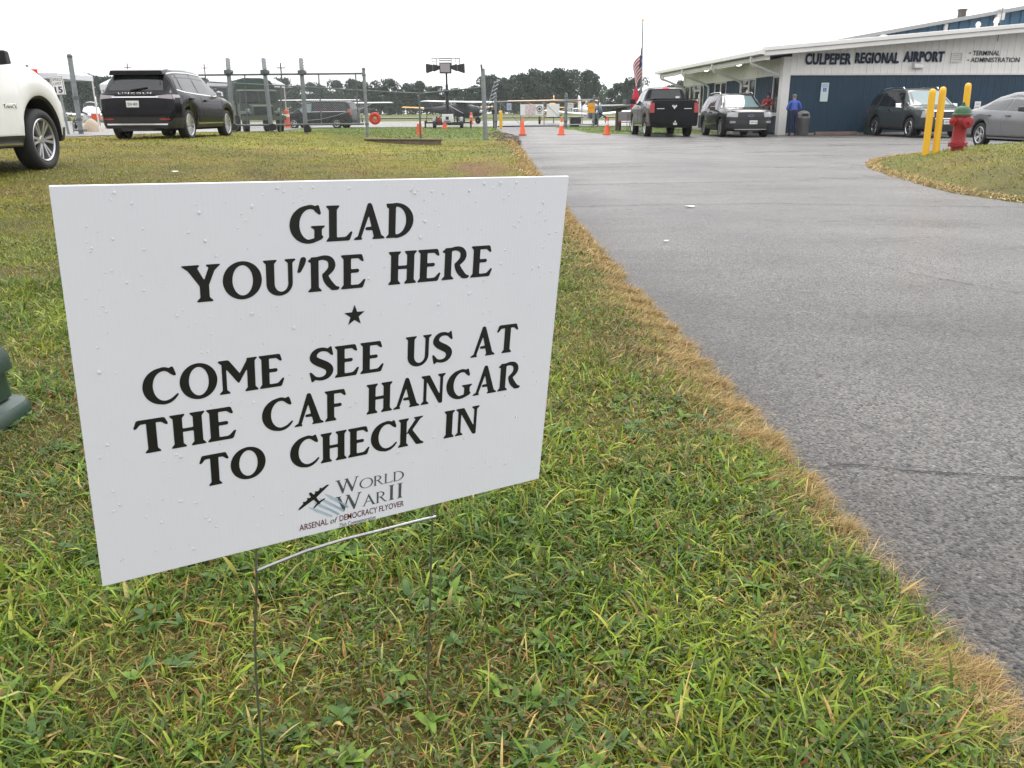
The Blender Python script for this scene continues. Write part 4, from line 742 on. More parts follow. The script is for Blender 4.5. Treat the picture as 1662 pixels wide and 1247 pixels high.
class Car:
    def __init__(s, sp):
        s.sp = sp; s.T = np.array(sp['top'], float); s.B = np.array(sp['belt'], float); s.W = np.array(sp['plan'], float); s.G = np.array(sp['roofw'], float)
        s.zu = sp.get('zu', .22); s.cam = sp.get('camber', .03)
        s.y0, s.y1 = s.T[0, 0], s.T[-1, 0]
    def top(s, y): return np.interp(y, s.T[:, 0], s.T[:, 1])
    def ring(s, y, arch=True):
        zt = float(s.top(y)); W = float(np.interp(y, s.W[:, 0], s.W[:, 1])); wr = min(float(np.interp(y, s.G[:, 0], s.G[:, 1])), W-.03)
        zb = s.zu + .06; arched = False
        for (yw, zc, Ra) in s.sp['arches']:
            d = abs(y-yw)
            if d < Ra:
                za = zc + math.sqrt(Ra*Ra-d*d)
                if za > zb: zb = za; arched = True
        bl = min(float(np.interp(y, s.B[:, 0], s.B[:, 1])), zt-.012)
        zb = min(zb, bl-.05)
        g = zt-bl; inn = max(W-.34, .2)
        cr = s.sp.get('tuck', .03)
        P = [(0, s.zu), (inn, s.zu), (inn, zb), (W-cr-.01, zb), (W-cr*.5, zb+(bl-zb)*.12), (W-.008, zb+(bl-zb)*.3), (W, zb+(bl-zb)*.62), (W-.012, zb+(bl-zb)*.84), (W-.05, bl),
             ((W-.06)*.66+wr*.34, bl+.34*g), ((W-.06)*.33+wr*.67, bl+.67*g), (wr, zt-min(.075, .33*g)), (wr-.035, zt-min(.025, .12*g)), (wr*.82, zt+s.cam*.35), (wr*.5, zt+s.cam*.8), (0, zt+s.cam)]
        return P, arched
    def side_x(s, y, z):
        P, _ = s.ring(y); zz = [p[1] for p in P[3:13]]; xx = [p[0] for p in P[3:13]]
        if z > zz[-1]: return P[13][0] if z < P[13][1] else -1
        return float(np.interp(z, zz, xx))
    def inside(s, x, y, z):
        P, _ = s.ring(y); q = P[12:16]
        zt = float(np.interp(abs(x), [q[3][0], q[2][0], q[1][0], q[0][0]], [q[3][1], q[2][1], q[1][1], q[0][1]]))
        if z > zt: return False
        return s.side_x(y, z) >= abs(x) or z > q[0][1]
    def end_y(s, x, z, d, mid=0.0):
        a, b = mid, (s.y1 if d > 0 else s.y0)
        if s.inside(x, b, z): return b
        for _ in range(14):
            m = (a+b)/2
            if s.inside(x, m, z): a = m
            else: b = m
        return a
    def body(s):
        ys = set(np.arange(s.y0, s.y1, .09).tolist()) | {s.y0, s.y1} | set(s.T[:, 0].tolist()) | set(s.W[:, 0].tolist())
        for (yw, zc, Ra) in s.sp['arches']:
            for a in np.linspace(0, math.pi, 17): ys.add(yw + Ra*math.cos(a)*.9995)
            ys.add(yw-Ra-.004); ys.add(yw+Ra+.004)
        ys = sorted(y for y in ys if s.y0-1e-6 <= y <= s.y1+1e-6)
        yy = [ys[0]]
        for y in ys[1:]:
            if y-yy[-1] > .003: yy.append(y)
        ys = yy; rings = []; n = None
        for y in ys:
            P, ar = s.ring(y); R = [(x, y, z) for x, z in P]; L = [(-x, y, z) for x, z in P[-2:0:-1]]
            rings.append(R + L)
        n = len(rings[0]); k = 16; vs_ = [p for r in rings for p in r]; mb = MB(); fs = []; mi = []
        for i in range(len(rings)-1):
            for j in range(n):
                j2 = (j+1) % n; fs.append((i*n+j, i*n+j2, (i+1)*n+j2, (i+1)*n+j))
                jj = j if j < k-1 else (n-1-j)
                zmean = (rings[i][j][2]+rings[i][j2][2])/2
                mi.append(1 if jj < 3 else (2 if jj == 3 or zmean < s.sp.get('clad', 0) and jj < 6 else 0))
        for e, base in ((0, 0), (1, (len(rings)-1)*n)):
            for j in range(k-1):
                a, b = base+j, base+j+1; c, d = base+(n-j-1 if j+1 < k else 0), base+((n-j) % n)
                a2 = base + ((n-j) % n); b2 = base + n-j-1
                if j == 0: f = (a, b, b2)
                elif j == k-2: f = (a, b, a2)
                else: f = (a, b, b2, a2)
                fs.append(f); zz = rings[0 if e == 0 else -1][j][2]
                mi.append(1 if j < 1 else (2 if zz < s.sp.get('clad', 0) else 0))
        mb.v = [tuple(p) for p in vs_]; mb.f = [list(f) for f in fs]; mb.mi = mi
        return mb
    # ---- patches laid on the body, with real thickness
    def _patch(s, F, bot, top_, nu, nv, off, th):
        def al(poly, t):
            d = [0]
            for a, b in zip(poly[:-1], poly[1:]): d.append(d[-1]+math.hypot(b[0]-a[0], b[1]-a[1]))
            q = t*d[-1]; return (float(np.interp(q, d, [p[0] for p in poly])), float(np.interp(q, d, [p[1] for p in poly])))
        mb = MB(); O = []; I = []
        for j in range(nv+1):
            for i in range(nu+1):
                b = al(bot, i/nu); t = al(top_, i/nu); v = j/nv; a_, b_ = b[0]*(1-v)+t[0]*v, b[1]*(1-v)+t[1]*v
                p, nn = F(a_, b_); O.append(p+nn*off); I.append(p-nn*th)
        w_ = nu+1; fs = []
        for j in range(nv):
            for i in range(nu): fs.append((j*w_+i, j*w_+i+1, (j+1)*w_+i+1, (j+1)*w_+i))
        N = len(O); edge = [i for i in range(w_)] + [j*w_+nu for j in range(1, nv+1)] + [nv*w_+i for i in range(nu-1, -1, -1)] + [j*w_ for j in range(nv-1, 0, -1)]
        for a, b in zip(edge, edge[1:]+edge[:1]): fs.append((a, b, b+N, a+N))
        return mb.add(O+I, fs)
    def side(s, bot, top_, sgn, off=.006, th=.02, nu=6, nv=3):
        def F(y, z):
            x = s.side_x(y, z); e = .02
            dz = (s.side_x(y, z+e)-s.side_x(y, z-e))/(2*e); dy = (s.side_x(y+e, z)-s.side_x(y-e, z))/(2*e)
            dz = max(-1.5, min(1.5, dz)); dy = max(-.8, min(.8, dy))
            return Vector((sgn*x, y, z)), Vector((sgn, -dy, -dz)).normalized()
        return s._patch(F, bot, top_, nu, nv, off, th)
    def end(s, bot, top_, d, off=.008, th=.02, nu=8, nv=4, mid=0.0):
        def F(x, z):
            y = s.end_y(x, z, d, mid); e = .015
            dx = (s.end_y(x+e, z, d, mid)-s.end_y(x-e, z, d, mid))/(2*e); dz = (s.end_y(x, z+e, d, mid)-s.end_y(x, z-e, d, mid))/(2*e)
            dx = max(-2, min(2, dx)); dz = max(-2.5, min(2.5, dz))
            return Vector((x, y, z)), Vector((-dx, 1, -dz)).normalized()*1.0 if d > 0 else Vector((dx, -1, dz)).normalized()
        return s._patch(F, bot, top_, nu, nv, off, th)

def make_car(name, label, cat, sp, loc, rz, group=None):
    c = Car(sp); root = empty(name, loc, rz, label, cat, group)
    pm = sp['paint']
    part('body', c.body(), [pm, M['underbody'], sp.get('clad_mat', M['black_plastic'])], root, 38)
    # wheels
    Rt, wt, Rr, spk, style, rm = sp['wheel']
    for (yw, zc, Ra) in sp['arches']:
        for sg in (1, -1):
            t, r = wheel_meshes(Rt, wt, Rr, spk, style, rm)
            Wy = float(np.interp(yw, c.W[:, 0], c.W[:, 1]))
            Mx = Matrix.Translation((sg*(Wy-wt/2-.035), yw, Rt-.012)) @ (Matrix.Identity(4) if sg > 0 else Matrix.Rotation(math.pi, 4, 'Z'))
            ww = part('wheel', t, M['rubber'], root, 45, M=Mx)
            part('rim', r, [rm, M['underbody']], ww, 30)
    for nm, b, t, m in sp.get('sides', []):
        for sg in (1, -1):
            q = part(nm, c.side(b, t, sg, off=.004 if nm == 'door' else .007, nu=6 if nm != 'trim' else 14, nv=6 if nm == 'door' else 3), m or pm, root, 30)
            if nm == 'door':
                yh, zh = b[0][0]*.82+b[-1][0]*.18, max(p[1] for p in t)-.09
                if sp.get('handles', True):
                    x = c.side_x(yh, zh); part('handle', MB().box(sg*x+ (0 if sg > 0 else -.045), sg*x+(.045 if sg > 0 else 0), yh-.09, yh+.09, zh-.02, zh+.02), sp.get('handle_mat', pm), q)
    for nm, b, t, d, m, off, mid in sp.get('ends', []):
        part(nm, c.end(b, t, d, off=off, mid=mid), m or pm, root, 30)
    for ms in sp.get('mirrors', []):
        y, z, mm = ms
        for sg in (1, -1):
            x = c.side_x(y, z); hx = sp.get('mirror_w', .2)
            b = MB(); b.box(sg*(x-.03), sg*(x+.06), y-.02, y+.03, z-.02, z+.03)
            lo = [(sg*(x+.04), y-.05, z-.01), (sg*(x+hx), y-.06, z-.0), (sg*(x+hx), y+.05, z+.01), (sg*(x+.04), y+.09, z-.0)]
            h_ = sp.get('mirror_h', .15)
            hi = [(sg*(x+.04), y-.05, z+h_*.95), (sg*(x+hx*.97), y-.06, z+h_*.9), (sg*(x+hx*.97), y+.03, z+h_*.85), (sg*(x+.04), y+.06, z+h_*.9)]
            if sg < 0: lo.reverse(); hi.reverse()
            b.hull8(lo, hi); o = part('mirror', b, mm, root); bevel_obj(o, .015, 2)
    if 'rails' in sp:
        ya, yb, xr, m = sp['rails']
        for sg in (1, -1):
            pts = [(sg*xr, ya, float(c.top(ya))+.015), (sg*xr, ya+.08, float(c.top(ya+.08))+.055)] + [(sg*xr, y, float(c.top(y))+.06) for y in np.linspace(ya+.2, yb-.2, 6)] + [(sg*xr, yb-.08, float(c.top(yb-.08))+.055), (sg*xr, yb, float(c.top(yb))+.015)]
            part('roof_rail', MB().tube(pts, .022, 6), m, root, 60)
    return root, c

def plate(root, c, x, z, d, text, mid=0.0, w_=.30, h_=.15):
    y = c.end_y(x, z, d, mid) + d*.02
    mb = MB().box(x-w_/2, x+w_/2, min(y, y-d*.03), max(y, y-d*.03), z-h_/2, z+h_/2)
    p = part('license_plate', mb, M['plate'], root)
    Mx = Matrix(((1, 0, 0, x), (0, 0, -1, y-.002), (0, 1, 0, z), (0, 0, 0, 1))) if d < 0 else Matrix(((-1, 0, 0, x), (0, 0, 1, y+.002), (0, 1, 0, z), (0, 0, 0, 1)))
    if text: text_fit(text, -w_*.40, w_*.40, -h_*.27, h_*.48, p, M['plate_ink'], Mx, .001, bold=.01)
    return p
def badge_text(root, c, text, x0, x1, z, h, d, m, mid=0.0):
    y = c.end_y((x0+x1)/2, z+h/2, d, mid) + d*.012
    Mx = Matrix(((1, 0, 0, 0), (0, 0, -1, y), (0, 1, 0, 0), (0, 0, 0, 1))) if d < 0 else Matrix(((-1, 0, 0, 0), (0, 0, 1, y), (0, 1, 0, 0), (0, 0, 0, 1)))
    return text_fit(text, x0, x1, z, h, root, m, Mx, .006, name='badge', bold=.01, spacing=1.3)

# ---- white full-size SUV, front wheel near the left edge
pw = paint('white car paint', (.74, .74, .71), .3)
tah = dict(paint=pw, clad=.0, zu=.30, tuck=.05,
  top=[(-2.6, .72), (-2.57, 1.02), (-2.5, 1.25), (-2.36, 1.75), (-2.2, 1.86), (-1.2, 1.90), (.3, 1.88), (.62, 1.80), (1.28, 1.44), (1.42, 1.40), (1.75, 1.31), (2.1, 1.17), (2.35, 1.0), (2.5, .82), (2.55, .6)],
  belt=[(-2.6, 1.16), (-2.3, 1.22), (1.2, 1.24), (1.5, 1.24), (1.9, 1.16), (2.3, .98), (2.55, .8)],
  plan=[(-2.6, .86), (-2.52, .95), (-2.3, 1.0), (-1, 1.02), (1.6, 1.02), (2.05, .99), (2.3, .91), (2.45, .80), (2.55, .66)],
  roofw=[(-2.6, .8), (-2.3, .76), (.4, .74), (1.2, .80), (1.5, .88), (2.3, .80), (2.58, .6)],
  arches=[(-1.40, .41, .52), (1.55, .41, .52)], wheel=(.405, .27, .285, 6, 'double', M['rim_silver']),
  sides=[('window', [(-.35, 1.24), (.62, 1.235)], [(-.35, 1.74), (.36, 1.73)], M['glass']), ('window', [(-1.35, 1.25), (-.42, 1.24)], [(-1.35, 1.75), (-.42, 1.745)], M['glass']), ('window', [(-2.2, 1.26), (-1.42, 1.25)], [(-2.1, 1.74), (-1.42, 1.75)], M['glass']),
         ('door', [(-.38, .48), (.93, .48)], [(-.38, 1.17), (.93, 1.16)], None), ('door', [(-1.38, .62), (-.44, .48)], [(-1.38, 1.18), (-.44, 1.17)], None),
         ('running_board', [(-.95, .33), (1.0, .33)], [(-.95, .41), (1.0, .41)], M['black_plastic'])],
  ends=[('windshield', [(-.78, 1.42), (.78, 1.42)], [(-.66, 1.80), (.66, 1.80)], 1, M['glass'], .006, 0.0), ('headlight', [(-.92, .74), (-.58, .76)], [(-.88, .90), (-.58, .92)], 1, M['lamp_clear'], .012, 1.0), ('headlight', [(.58, .76), (.92, .74)], [(.58, .92), (.88, .90)], 1, M['lamp_clear'], .012, 1.0), ('grille', [(-.55, .66), (.55, .66)], [(-.55, .90), (.55, .90)], 1, M['chrome'], .015, 1.0)],
  mirrors=[(.72, 1.31, M['black_plastic'])], mirror_w=.19, mirror_h=.18)
TX, TY = -7.29, 10.25
suv, cc_ = make_car('white_suv', 'large white SUV with chrome six spoke wheels cut off by the left edge', 'SUV', tah, (TX, TY, tz(TX+.5, TY+1.4)-.01), R_(1.0))
for sg in (1, -1):
    x = cc_.side_x(.75, .82)
    Mx = Matrix(((0, 0, 1, x+.004), (1, 0, 0, 0), (0, 1, 0, 0), (0, 0, 0, 1))) if sg > 0 else Matrix(((0, 0, -1, -x-.004), (-1, 0, 0, 0), (0, 1, 0, 0), (0, 0, 0, 1)))
    text_fit('TAHOE', (.60 if sg > 0 else -.90), (.90 if sg > 0 else -.60), .80, .055, suv, M['chrome'], Mx, .006, name='badge', bold=.015, spacing=1.2)
part('step_trim', cc_.side([(-.9, .355), (.95, .355)], [(-.9, .385), (.95, .385)], 1, off=.03), M['chrome'], suv)
for sg in (1, -1):   # mud flap behind the front wheel's lip and fog lamp area kept dark
    part('bumper_trim', cc_.side([(2.12, .36), (2.40, .40)], [(2.12, .55), (2.40, .55)], sg, off=.006), M['black_plastic'], suv)
gp_ = MB().tube([(.66, 1.02, 1.30), (.69, .8, 1.42)], .02, 6)
# ---- black crossover parked on the lawn
pb = paint('black car paint', (.006, .006, .007), .14, spec=.16)
lin = dict(paint=pb, clad=.50, zu=.22, tuck=.05,
  top=[(-2.41, .62), (-2.39, .82), (-2.33, 1.06), (-2.26, 1.13), (-2.02, 1.50), (-1.92, 1.60), (-1.5, 1.655), (-.5, 1.685), (.25, 1.655), (.55, 1.56), (1.22, 1.12), (1.32, 1.08), (1.9, 1.0), (2.2, .91), (2.36, .78), (2.41, .56)],
  belt=[(-2.41, 1.06), (-2.2, 1.10), (-1.5, 1.10), (-.6, 1.06), (1.1, 1.01), (1.5, .97), (2.2, .86), (2.41, .7)],
  plan=[(-2.41, .72), (-2.37, .83), (-2.28, .90), (-2.0, .955), (-1.4, .968), (1.5, .965), (1.95, .93), (2.2, .84), (2.35, .70), (2.41, .55)],
  roofw=[(-2.41, .68), (-2.2, .70), (-1.9, .64), (-.5, .62), (.5, .63), (1.2, .76), (1.6, .82), (2.2, .70), (2.41, .5)],
  arches=[(-1.43, .36, .42), (1.42, .36, .42)], wheel=(.366, .245, .268, 10, 'single', M['rim_silver']),
  sides=[('window', [(-1.62, 1.14), (-.62, 1.10)], [(-1.50, 1.53), (-.62, 1.57)], M['glass']), ('window', [(-.56, 1.10), (.66, 1.065)], [(-.56, 1.57), (.36, 1.53)], M['glass']), ('window', [(-1.9, 1.20), (-1.67, 1.15)], [(-1.76, 1.50), (-1.58, 1.53)], M['glass']),
         ('trim', [(-1.95, 1.165), (-1.6, 1.12), (-.6, 1.08), (.85, 1.045)], [(-1.93, 1.19), (-1.6, 1.145), (-.6, 1.105), (.85, 1.07)], M['chrome']), ('trim', [(-1.90, 1.54), (-1.5, 1.575), (-.6, 1.60), (.30, 1.57)], [(-1.88, 1.56), (-1.5, 1.595), (-.6, 1.62), (.30, 1.59)], M['chrome']),
         ('trim', [(-.95, .375), (.95, .375)], [(-.95, .40), (.95, .40)], M['chrome']),
         ('taillight', [(-2.28, .985), (-1.98, .99)], [(-2.27, 1.06), (-1.98, 1.055)], M['lamp_smoke']), ('door', [(-1.42, .82), (-1.2, .56), (-.98, .42), (-.60, .42)], [(-1.42, 1.06), (-1.2, 1.06), (-.98, 1.05), (-.60, 1.03)], None), ('door', [(-.56, .42), (.9, .42)], [(-.56, 1.03), (.9, 1.0)], None)],
  ends=[('rear_window', [(-.66, 1.15), (.66, 1.15)], [(-.58, 1.50), (.58, 1.50)], -1, M['glass'], .006, 0.0),
        ('taillight', [(-.90, .95), (-.50, .985)], [(-.885, 1.06), (-.50, 1.035)], -1, M['lamp_smoke'], .012, 0.0), ('taillight', [(.50, .985), (.90, .95)], [(.50, 1.035), (.885, 1.06)], -1, M['lamp_smoke'], .012, 0.0),
        ('tailgate', [(-.70, .72), (.70, .72)], [(-.72, .95), (.72, .95)], -1, None, .010, 0.0), ('reflector', [(-.80, .48), (-.56, .48)], [(-.80, .51), (-.56, .51)], -1, M['lamp_red'], .012, 0.0), ('reflector', [(.56, .48), (.80, .48)], [(.56, .51), (.80, .51)], -1, M['lamp_red'], .012, 0.0),
        ('light_bar', [(-.56, .985), (.56, .985)], [(-.56, 1.012), (.56, 1.012)], -1, M['chrome'], .02, 0.0),
        ('bumper_lip', [(-.72, .36), (.72, .36)], [(-.74, .395), (.74, .395)], -1, M['chrome'], .01, 0.0),
        ('bumper', [(-.80, .56), (.80, .56)], [(-.84, .70), (.84, .70)], -1, None, .03, 0.0),
        ('windshield', [(-.70, 1.13), (.70, 1.13)], [(-.58, 1.55), (.58, 1.55)], 1, M['glass'], .006, 0.0),
        ('headlight', [(-.8, .72), (-.5, .74)], [(-.76, .82), (-.5, .82)], 1, M['lamp_clear'], .01, .8), ('headlight', [(.5, .74), (.8, .72)], [(.5, .82), (.76, .82)], 1, M['lamp_clear'], .01, .8)],
  mirrors=[(.70, 1.06, M['chrome'])], mirror_w=.2, mirror_h=.14)
LX, LY = -9.0, 23.5
car, cc_ = make_car('black_crossover', 'black crossover with pale tail lamps parked on the lawn by the sliding gate', 'SUV', lin, (LX, LY, tz(LX, LY-1)-.02), R_(-.5))
sp_ = MB(); ys_ = -2.12
sp_.hull8([(-.66, -2.15, 1.50), (.66, -2.15, 1.50), (.64, -1.80, 1.60), (-.64, -1.80, 1.60)], [(-.62, -2.14, 1.615), (.62, -2.14, 1.615), (.60, -1.62, 1.672), (-.60, -1.62, 1.672)])
bevel_obj(part('spoiler', sp_, pb, car), .02, 2)
plate(car, cc_, -.06, .845, -1, 'SEW 4409')
badge_text(car, cc_, 'LINCOLN', -.40, .40, 1.07, .04, -1, M['chrome'])
part('wiper', MB().tube([(-.12, cc_.end_y(0, 1.16, -1)-.03, 1.165), (.28, cc_.end_y(.28, 1.22, -1)-.03, 1.225)], .018, 6), M['black_plastic'], car)
# ---- black pickup seen from behind
pk_ = paint('black metallic paint', (.007, .0075, .008), .2, spec=.14)
ram = dict(paint=pk_, clad=.0, zu=.36, tuck=.04, camber=.02,
  top=[(-2.95, .60), (-2.94, .80), (-2.90, 1.38), (-2.86, 1.42), (-1.12, 1.44), (-1.06, 1.46), (-.86, 1.88), (-.72, 1.94), (-.1, 1.97), (.6, 1.93), (.85, 1.85), (1.45, 1.36), (1.55, 1.32), (2.2, 1.28), (2.6, 1.20), (2.78, 1.05), (2.86, .8), (2.88, .6)],
  belt=[(-2.95, 1.34), (-1.2, 1.36), (-1.0, 1.33), (1.3, 1.28), (2.6, 1.1), (2.88, .9)],
  plan=[(-2.95, .94), (-2.9, .985), (-2.6, 1.0), (-1.15, 1.005), (1.5, 1.005), (2.4, .98), (2.7, .90), (2.88, .76)],
  roofw=[(-2.95, .92), (-1.1, .93), (-.9, .74), (-.1, .70), (.8, .72), (1.4, .82), (1.6, .90), (2.6, .84), (2.88, .7)],
  arches=[(-1.62, .42, .50), (1.95, .42, .50)], wheel=(.405, .275, .265, 5, 'double', M['rim_chrome']),
  sides=[('window', [(-.80, 1.38), (.02, 1.35)], [(-.66, 1.80), (.02, 1.83)], M['glass']), ('window', [(.08, 1.35), (1.1, 1.32)], [(.08, 1.83), (.76, 1.79)], M['glass']),
         ('door', [(-.88, .50), (.02, .50)], [(-.88, 1.29), (.02, 1.27)], None), ('door', [(.08, .50), (1.25, .50)], [(.08, 1.27), (1.25, 1.24)], None),
         ('fender_flare', [(-2.14, .50), (-2.05, .84), (-1.62, 1.0), (-1.2, .84), (-1.1, .50)], [(-2.22, .52), (-2.11, .90), (-1.62, 1.07), (-1.14, .90), (-1.02, .52)], None),
         ('running_board', [(-1.0, .40), (1.3, .40)], [(-1.0, .47), (1.3, .47)], M['chrome'])],
  ends=[('rear_window', [(-.66, 1.50), (.66, 1.50)], [(-.58, 1.85), (.58, 1.85)], -1, M['glass'], .006, 0.0),
        ('tailgate', [(-.74, .80), (.74, .80)], [(-.74, 1.375), (.74, 1.375)], -1, None, .012, 0.0),
        ('taillight', [(-.975, .94), (-.80, .94)], [(-.965, 1.32), (-.80, 1.32)], -1, M['lamp_red'], .02, 0.0), ('taillight', [(.80, .94), (.975, .94)], [(.80, 1.32), (.965, 1.32)], -1, M['lamp_red'], .02, 0.0),
        ('bumper', [(-.96, .52), (.96, .52)], [(-.96, .74), (.96, .74)], -1, None, .06, 0.0),
        ('trim', [(-.70, 1.085), (-.40, 1.085)], [(-.70, 1.105), (-.40, 1.105)], -1, M['chrome'], .02, 0.0), ('trim', [(.40, 1.085), (.70, 1.085)], [(.40, 1.105), (.70, 1.105)], -1, M['chrome'], .02, 0.0),
        ('windshield', [(-.78, 1.38), (.78, 1.38)], [(-.66, 1.86), (.66, 1.86)], 1, M['glass'], .006, 0.0)],
  mirrors=[(1.02, 1.32, M['black_plastic'])], mirror_w=.30, mirror_h=.22, handle_mat=M['chrome'])
PX, PY = 6.55, 38.1
trk, cc_ = make_car('pickup_truck', 'black pickup truck seen from behind with red tail lamps and chrome wheels', 'pickup truck', ram, (PX, PY, .0), R_(.5))
part('brake_light', MB().box(-.13, .13, -.86, -.78, 1.885, 1.935), mat('lit brake lamp', (.9, .05, .04), .3, emit=1.0), trk)
part('tonneau_cover', MB().box(-.86, .86, -2.86, -1.08, 1.455, 1.485), M['black_plastic'], trk)
plate(trk, cc_, .06, .64, -1, 'TXA 2381', w_=.32, h_=.16)
for p in (trk.children[-1],): p.location.y -= .05
hd_ = [(0, -.085), (.03, -.06), (.04, -.02), (.085, .0), (.10, .05), (.075, .085), (.045, .075), (.06, .04), (.035, .05), (0, .06)]
ram_head = hd_ + [(-a, b_) for a, b_ in reversed(hd_[1:-1])]
shape_mesh('badge', [ram_head], M['chrome'], trk, Matrix(((1, 0, 0, 0), (0, 0, -1, -2.963), (0, 1, 0, 1.16), (0, 0, 0, 1))), .008)
part('hitch', MB().box(-.05, .11, -3.09, -2.9, .47, .56).sphere((.03, -3.1, .60), .035), M['chrome'], trk)
part('sticker', MB().box(.40, .56, -1.045, -1.03, 1.50, 1.60), M['white_paint'], trk)
# ---- dark SUV facing the camera beside it
pd = paint('dark grey metallic paint', (.030, .031, .031), .2)
exp_ = dict(paint=pd, clad=.47, zu=.24, tuck=.04,
  top=[(-2.5, .70), (-2.48, .95), (-2.40, 1.15), (-2.12, 1.64), (-1.95, 1.72), (-1.0, 1.775), (.0, 1.76), (.35, 1.69), (1.15, 1.20), (1.28, 1.16), (1.9, 1.13), (2.25, 1.07), (2.40, .98), (2.46, .80), (2.50, .55)],
  belt=[(-2.5, 1.1), (-2.2, 1.16), (1.0, 1.09), (1.4, 1.06), (2.2, .98), (2.5, .8)],
  plan=[(-2.5, .78), (-2.42, .88), (-2.1, .97), (-1.2, 1.0), (1.4, 1.0), (1.9, .98), (2.2, .93), (2.38, .84), (2.46, .72), (2.5, .62)],
  roofw=[(-2.5, .72), (-2.1, .70), (-.5, .69), (.35, .69), (1.1, .82), (1.5, .86), (2.2, .80), (2.5, .6)],
  arches=[(-1.43, .385, .45), (1.43, .385, .45)], wheel=(.375, .25, .255, 5, 'double', M['rim_silver']),
  sides=[('window', [(-1.3, 1.19), (-.42, 1.15)], [(-1.3, 1.62), (-.42, 1.65)], M['glass']), ('window', [(-.36, 1.15), (.72, 1.12)], [(-.36, 1.65), (.30, 1.61)], M['glass']), ('window', [(-2.15, 1.24), (-1.38, 1.2)], [(-1.98, 1.58), (-1.38, 1.62)], M['glass']),
         ('door', [(-1.25, .66), (-.95, .50), (-.42, .50)], [(-1.25, 1.12), (-.95, 1.11), (-.42, 1.10)], None), ('door', [(-.38, .50), (.9, .50)], [(-.38, 1.10), (.9, 1.07)], None), ('trim', [(-.95, .50), (.95, .50)], [(-.95, .53), (.95, .53)], M['chrome'])],
  ends=[('windshield', [(-.80, 1.205), (.80, 1.205)], [(-.64, 1.67), (.64, 1.67)], 1, M['glass_green'], .006, 0.0),
        ('headlight', [(-.90, .82), (-.52, .80)], [(-.86, .99), (-.50, .985)], 1, M['lamp_clear'], .012, 1.0), ('headlight', [(.52, .80), (.90, .82)], [(.50, .985), (.86, .99)], 1, M['lamp_clear'], .012, 1.0),
        ('grille', [(-.50, .72), (.50, .72)], [(-.47, .99), (.47, .99)], 1, M['black_plastic'], .016, 1.0),
        ('lower_grille', [(-.42, .34), (.42, .34)], [(-.50, .50), (.50, .50)], 1, M['black_plastic'], .014, 1.0), ('bumper_trim', [(-.62, .30), (.62, .30)], [(-.62, .335), (.62, .335)], 1, M['rim_silver'], .02, 1.0),
        ('fog_light', [(-.80, .56), (-.60, .58)], [(-.80, .66), (-.60, .64)], 1, M['lamp_smoke'], .012, 1.0), ('fog_light', [(.60, .58), (.80, .56)], [(.60, .64), (.80, .66)], 1, M['lamp_smoke'], .012, 1.0),
        ('rear_window', [(-.66, 1.2), (.66, 1.2)], [(-.6, 1.58), (.6, 1.58)], -1, M['glass'], .006, 0.0),
        ('taillight', [(-.92, .92), (-.62, .92)], [(-.88, 1.12), (-.62, 1.12)], -1, M['lamp_red'], .012, 0.0), ('taillight', [(.62, .92), (.92, .92)], [(.62, 1.12), (.88, 1.12)], -1, M['lamp_red'], .012, 0.0)],
  mirrors=[(.62, 1.08, pd)], mirror_w=.24, mirror_h=.18, rails=(-1.8, .1, .66, M['rim_silver']))
EX, EY = 9.38, 36.6
ex, cc_ = make_car('dark_suv', 'dark grey SUV facing the camera with oval grille badge and pale windshield', 'SUV', exp_, (EX, EY, 0), R_(180.5))
plate(ex, cc_, -.1, .60, 1, 'WKP 7140'); ex.scale = (1, 1, .945)
ov = [(.12*math.cos(a), .045*math.sin(a)) for a in np.linspace(0, 2*math.pi, 28, endpoint=False)]
yb_ = cc_.end_y(0, .86, 1, 1.0)+.025
bd = shape_mesh('badge', [ov], M['chrome'], ex, Matrix(((-1, 0, 0, 0), (0, 0, 1, yb_), (0, 1, 0, .86), (0, 0, 0, 1))), .008)
shape_mesh('badge', [[(p[0]*.85, p[1]*.78) for p in ov]], mat('badge blue', (.02, .04, .16), .3), ex, Matrix(((-1, 0, 0, 0), (0, 0, 1, yb_+.010), (0, 1, 0, .86), (0, 0, 0, 1))), .002)
for zz in (.775, .86, .945): part('grille_bar', cc_.end([(-.47, zz-.012), (.47, zz-.012)], [(-.47, zz+.012), (.47, zz+.012)], 1, off=.024, mid=1.0), M['black_metal'], ex)
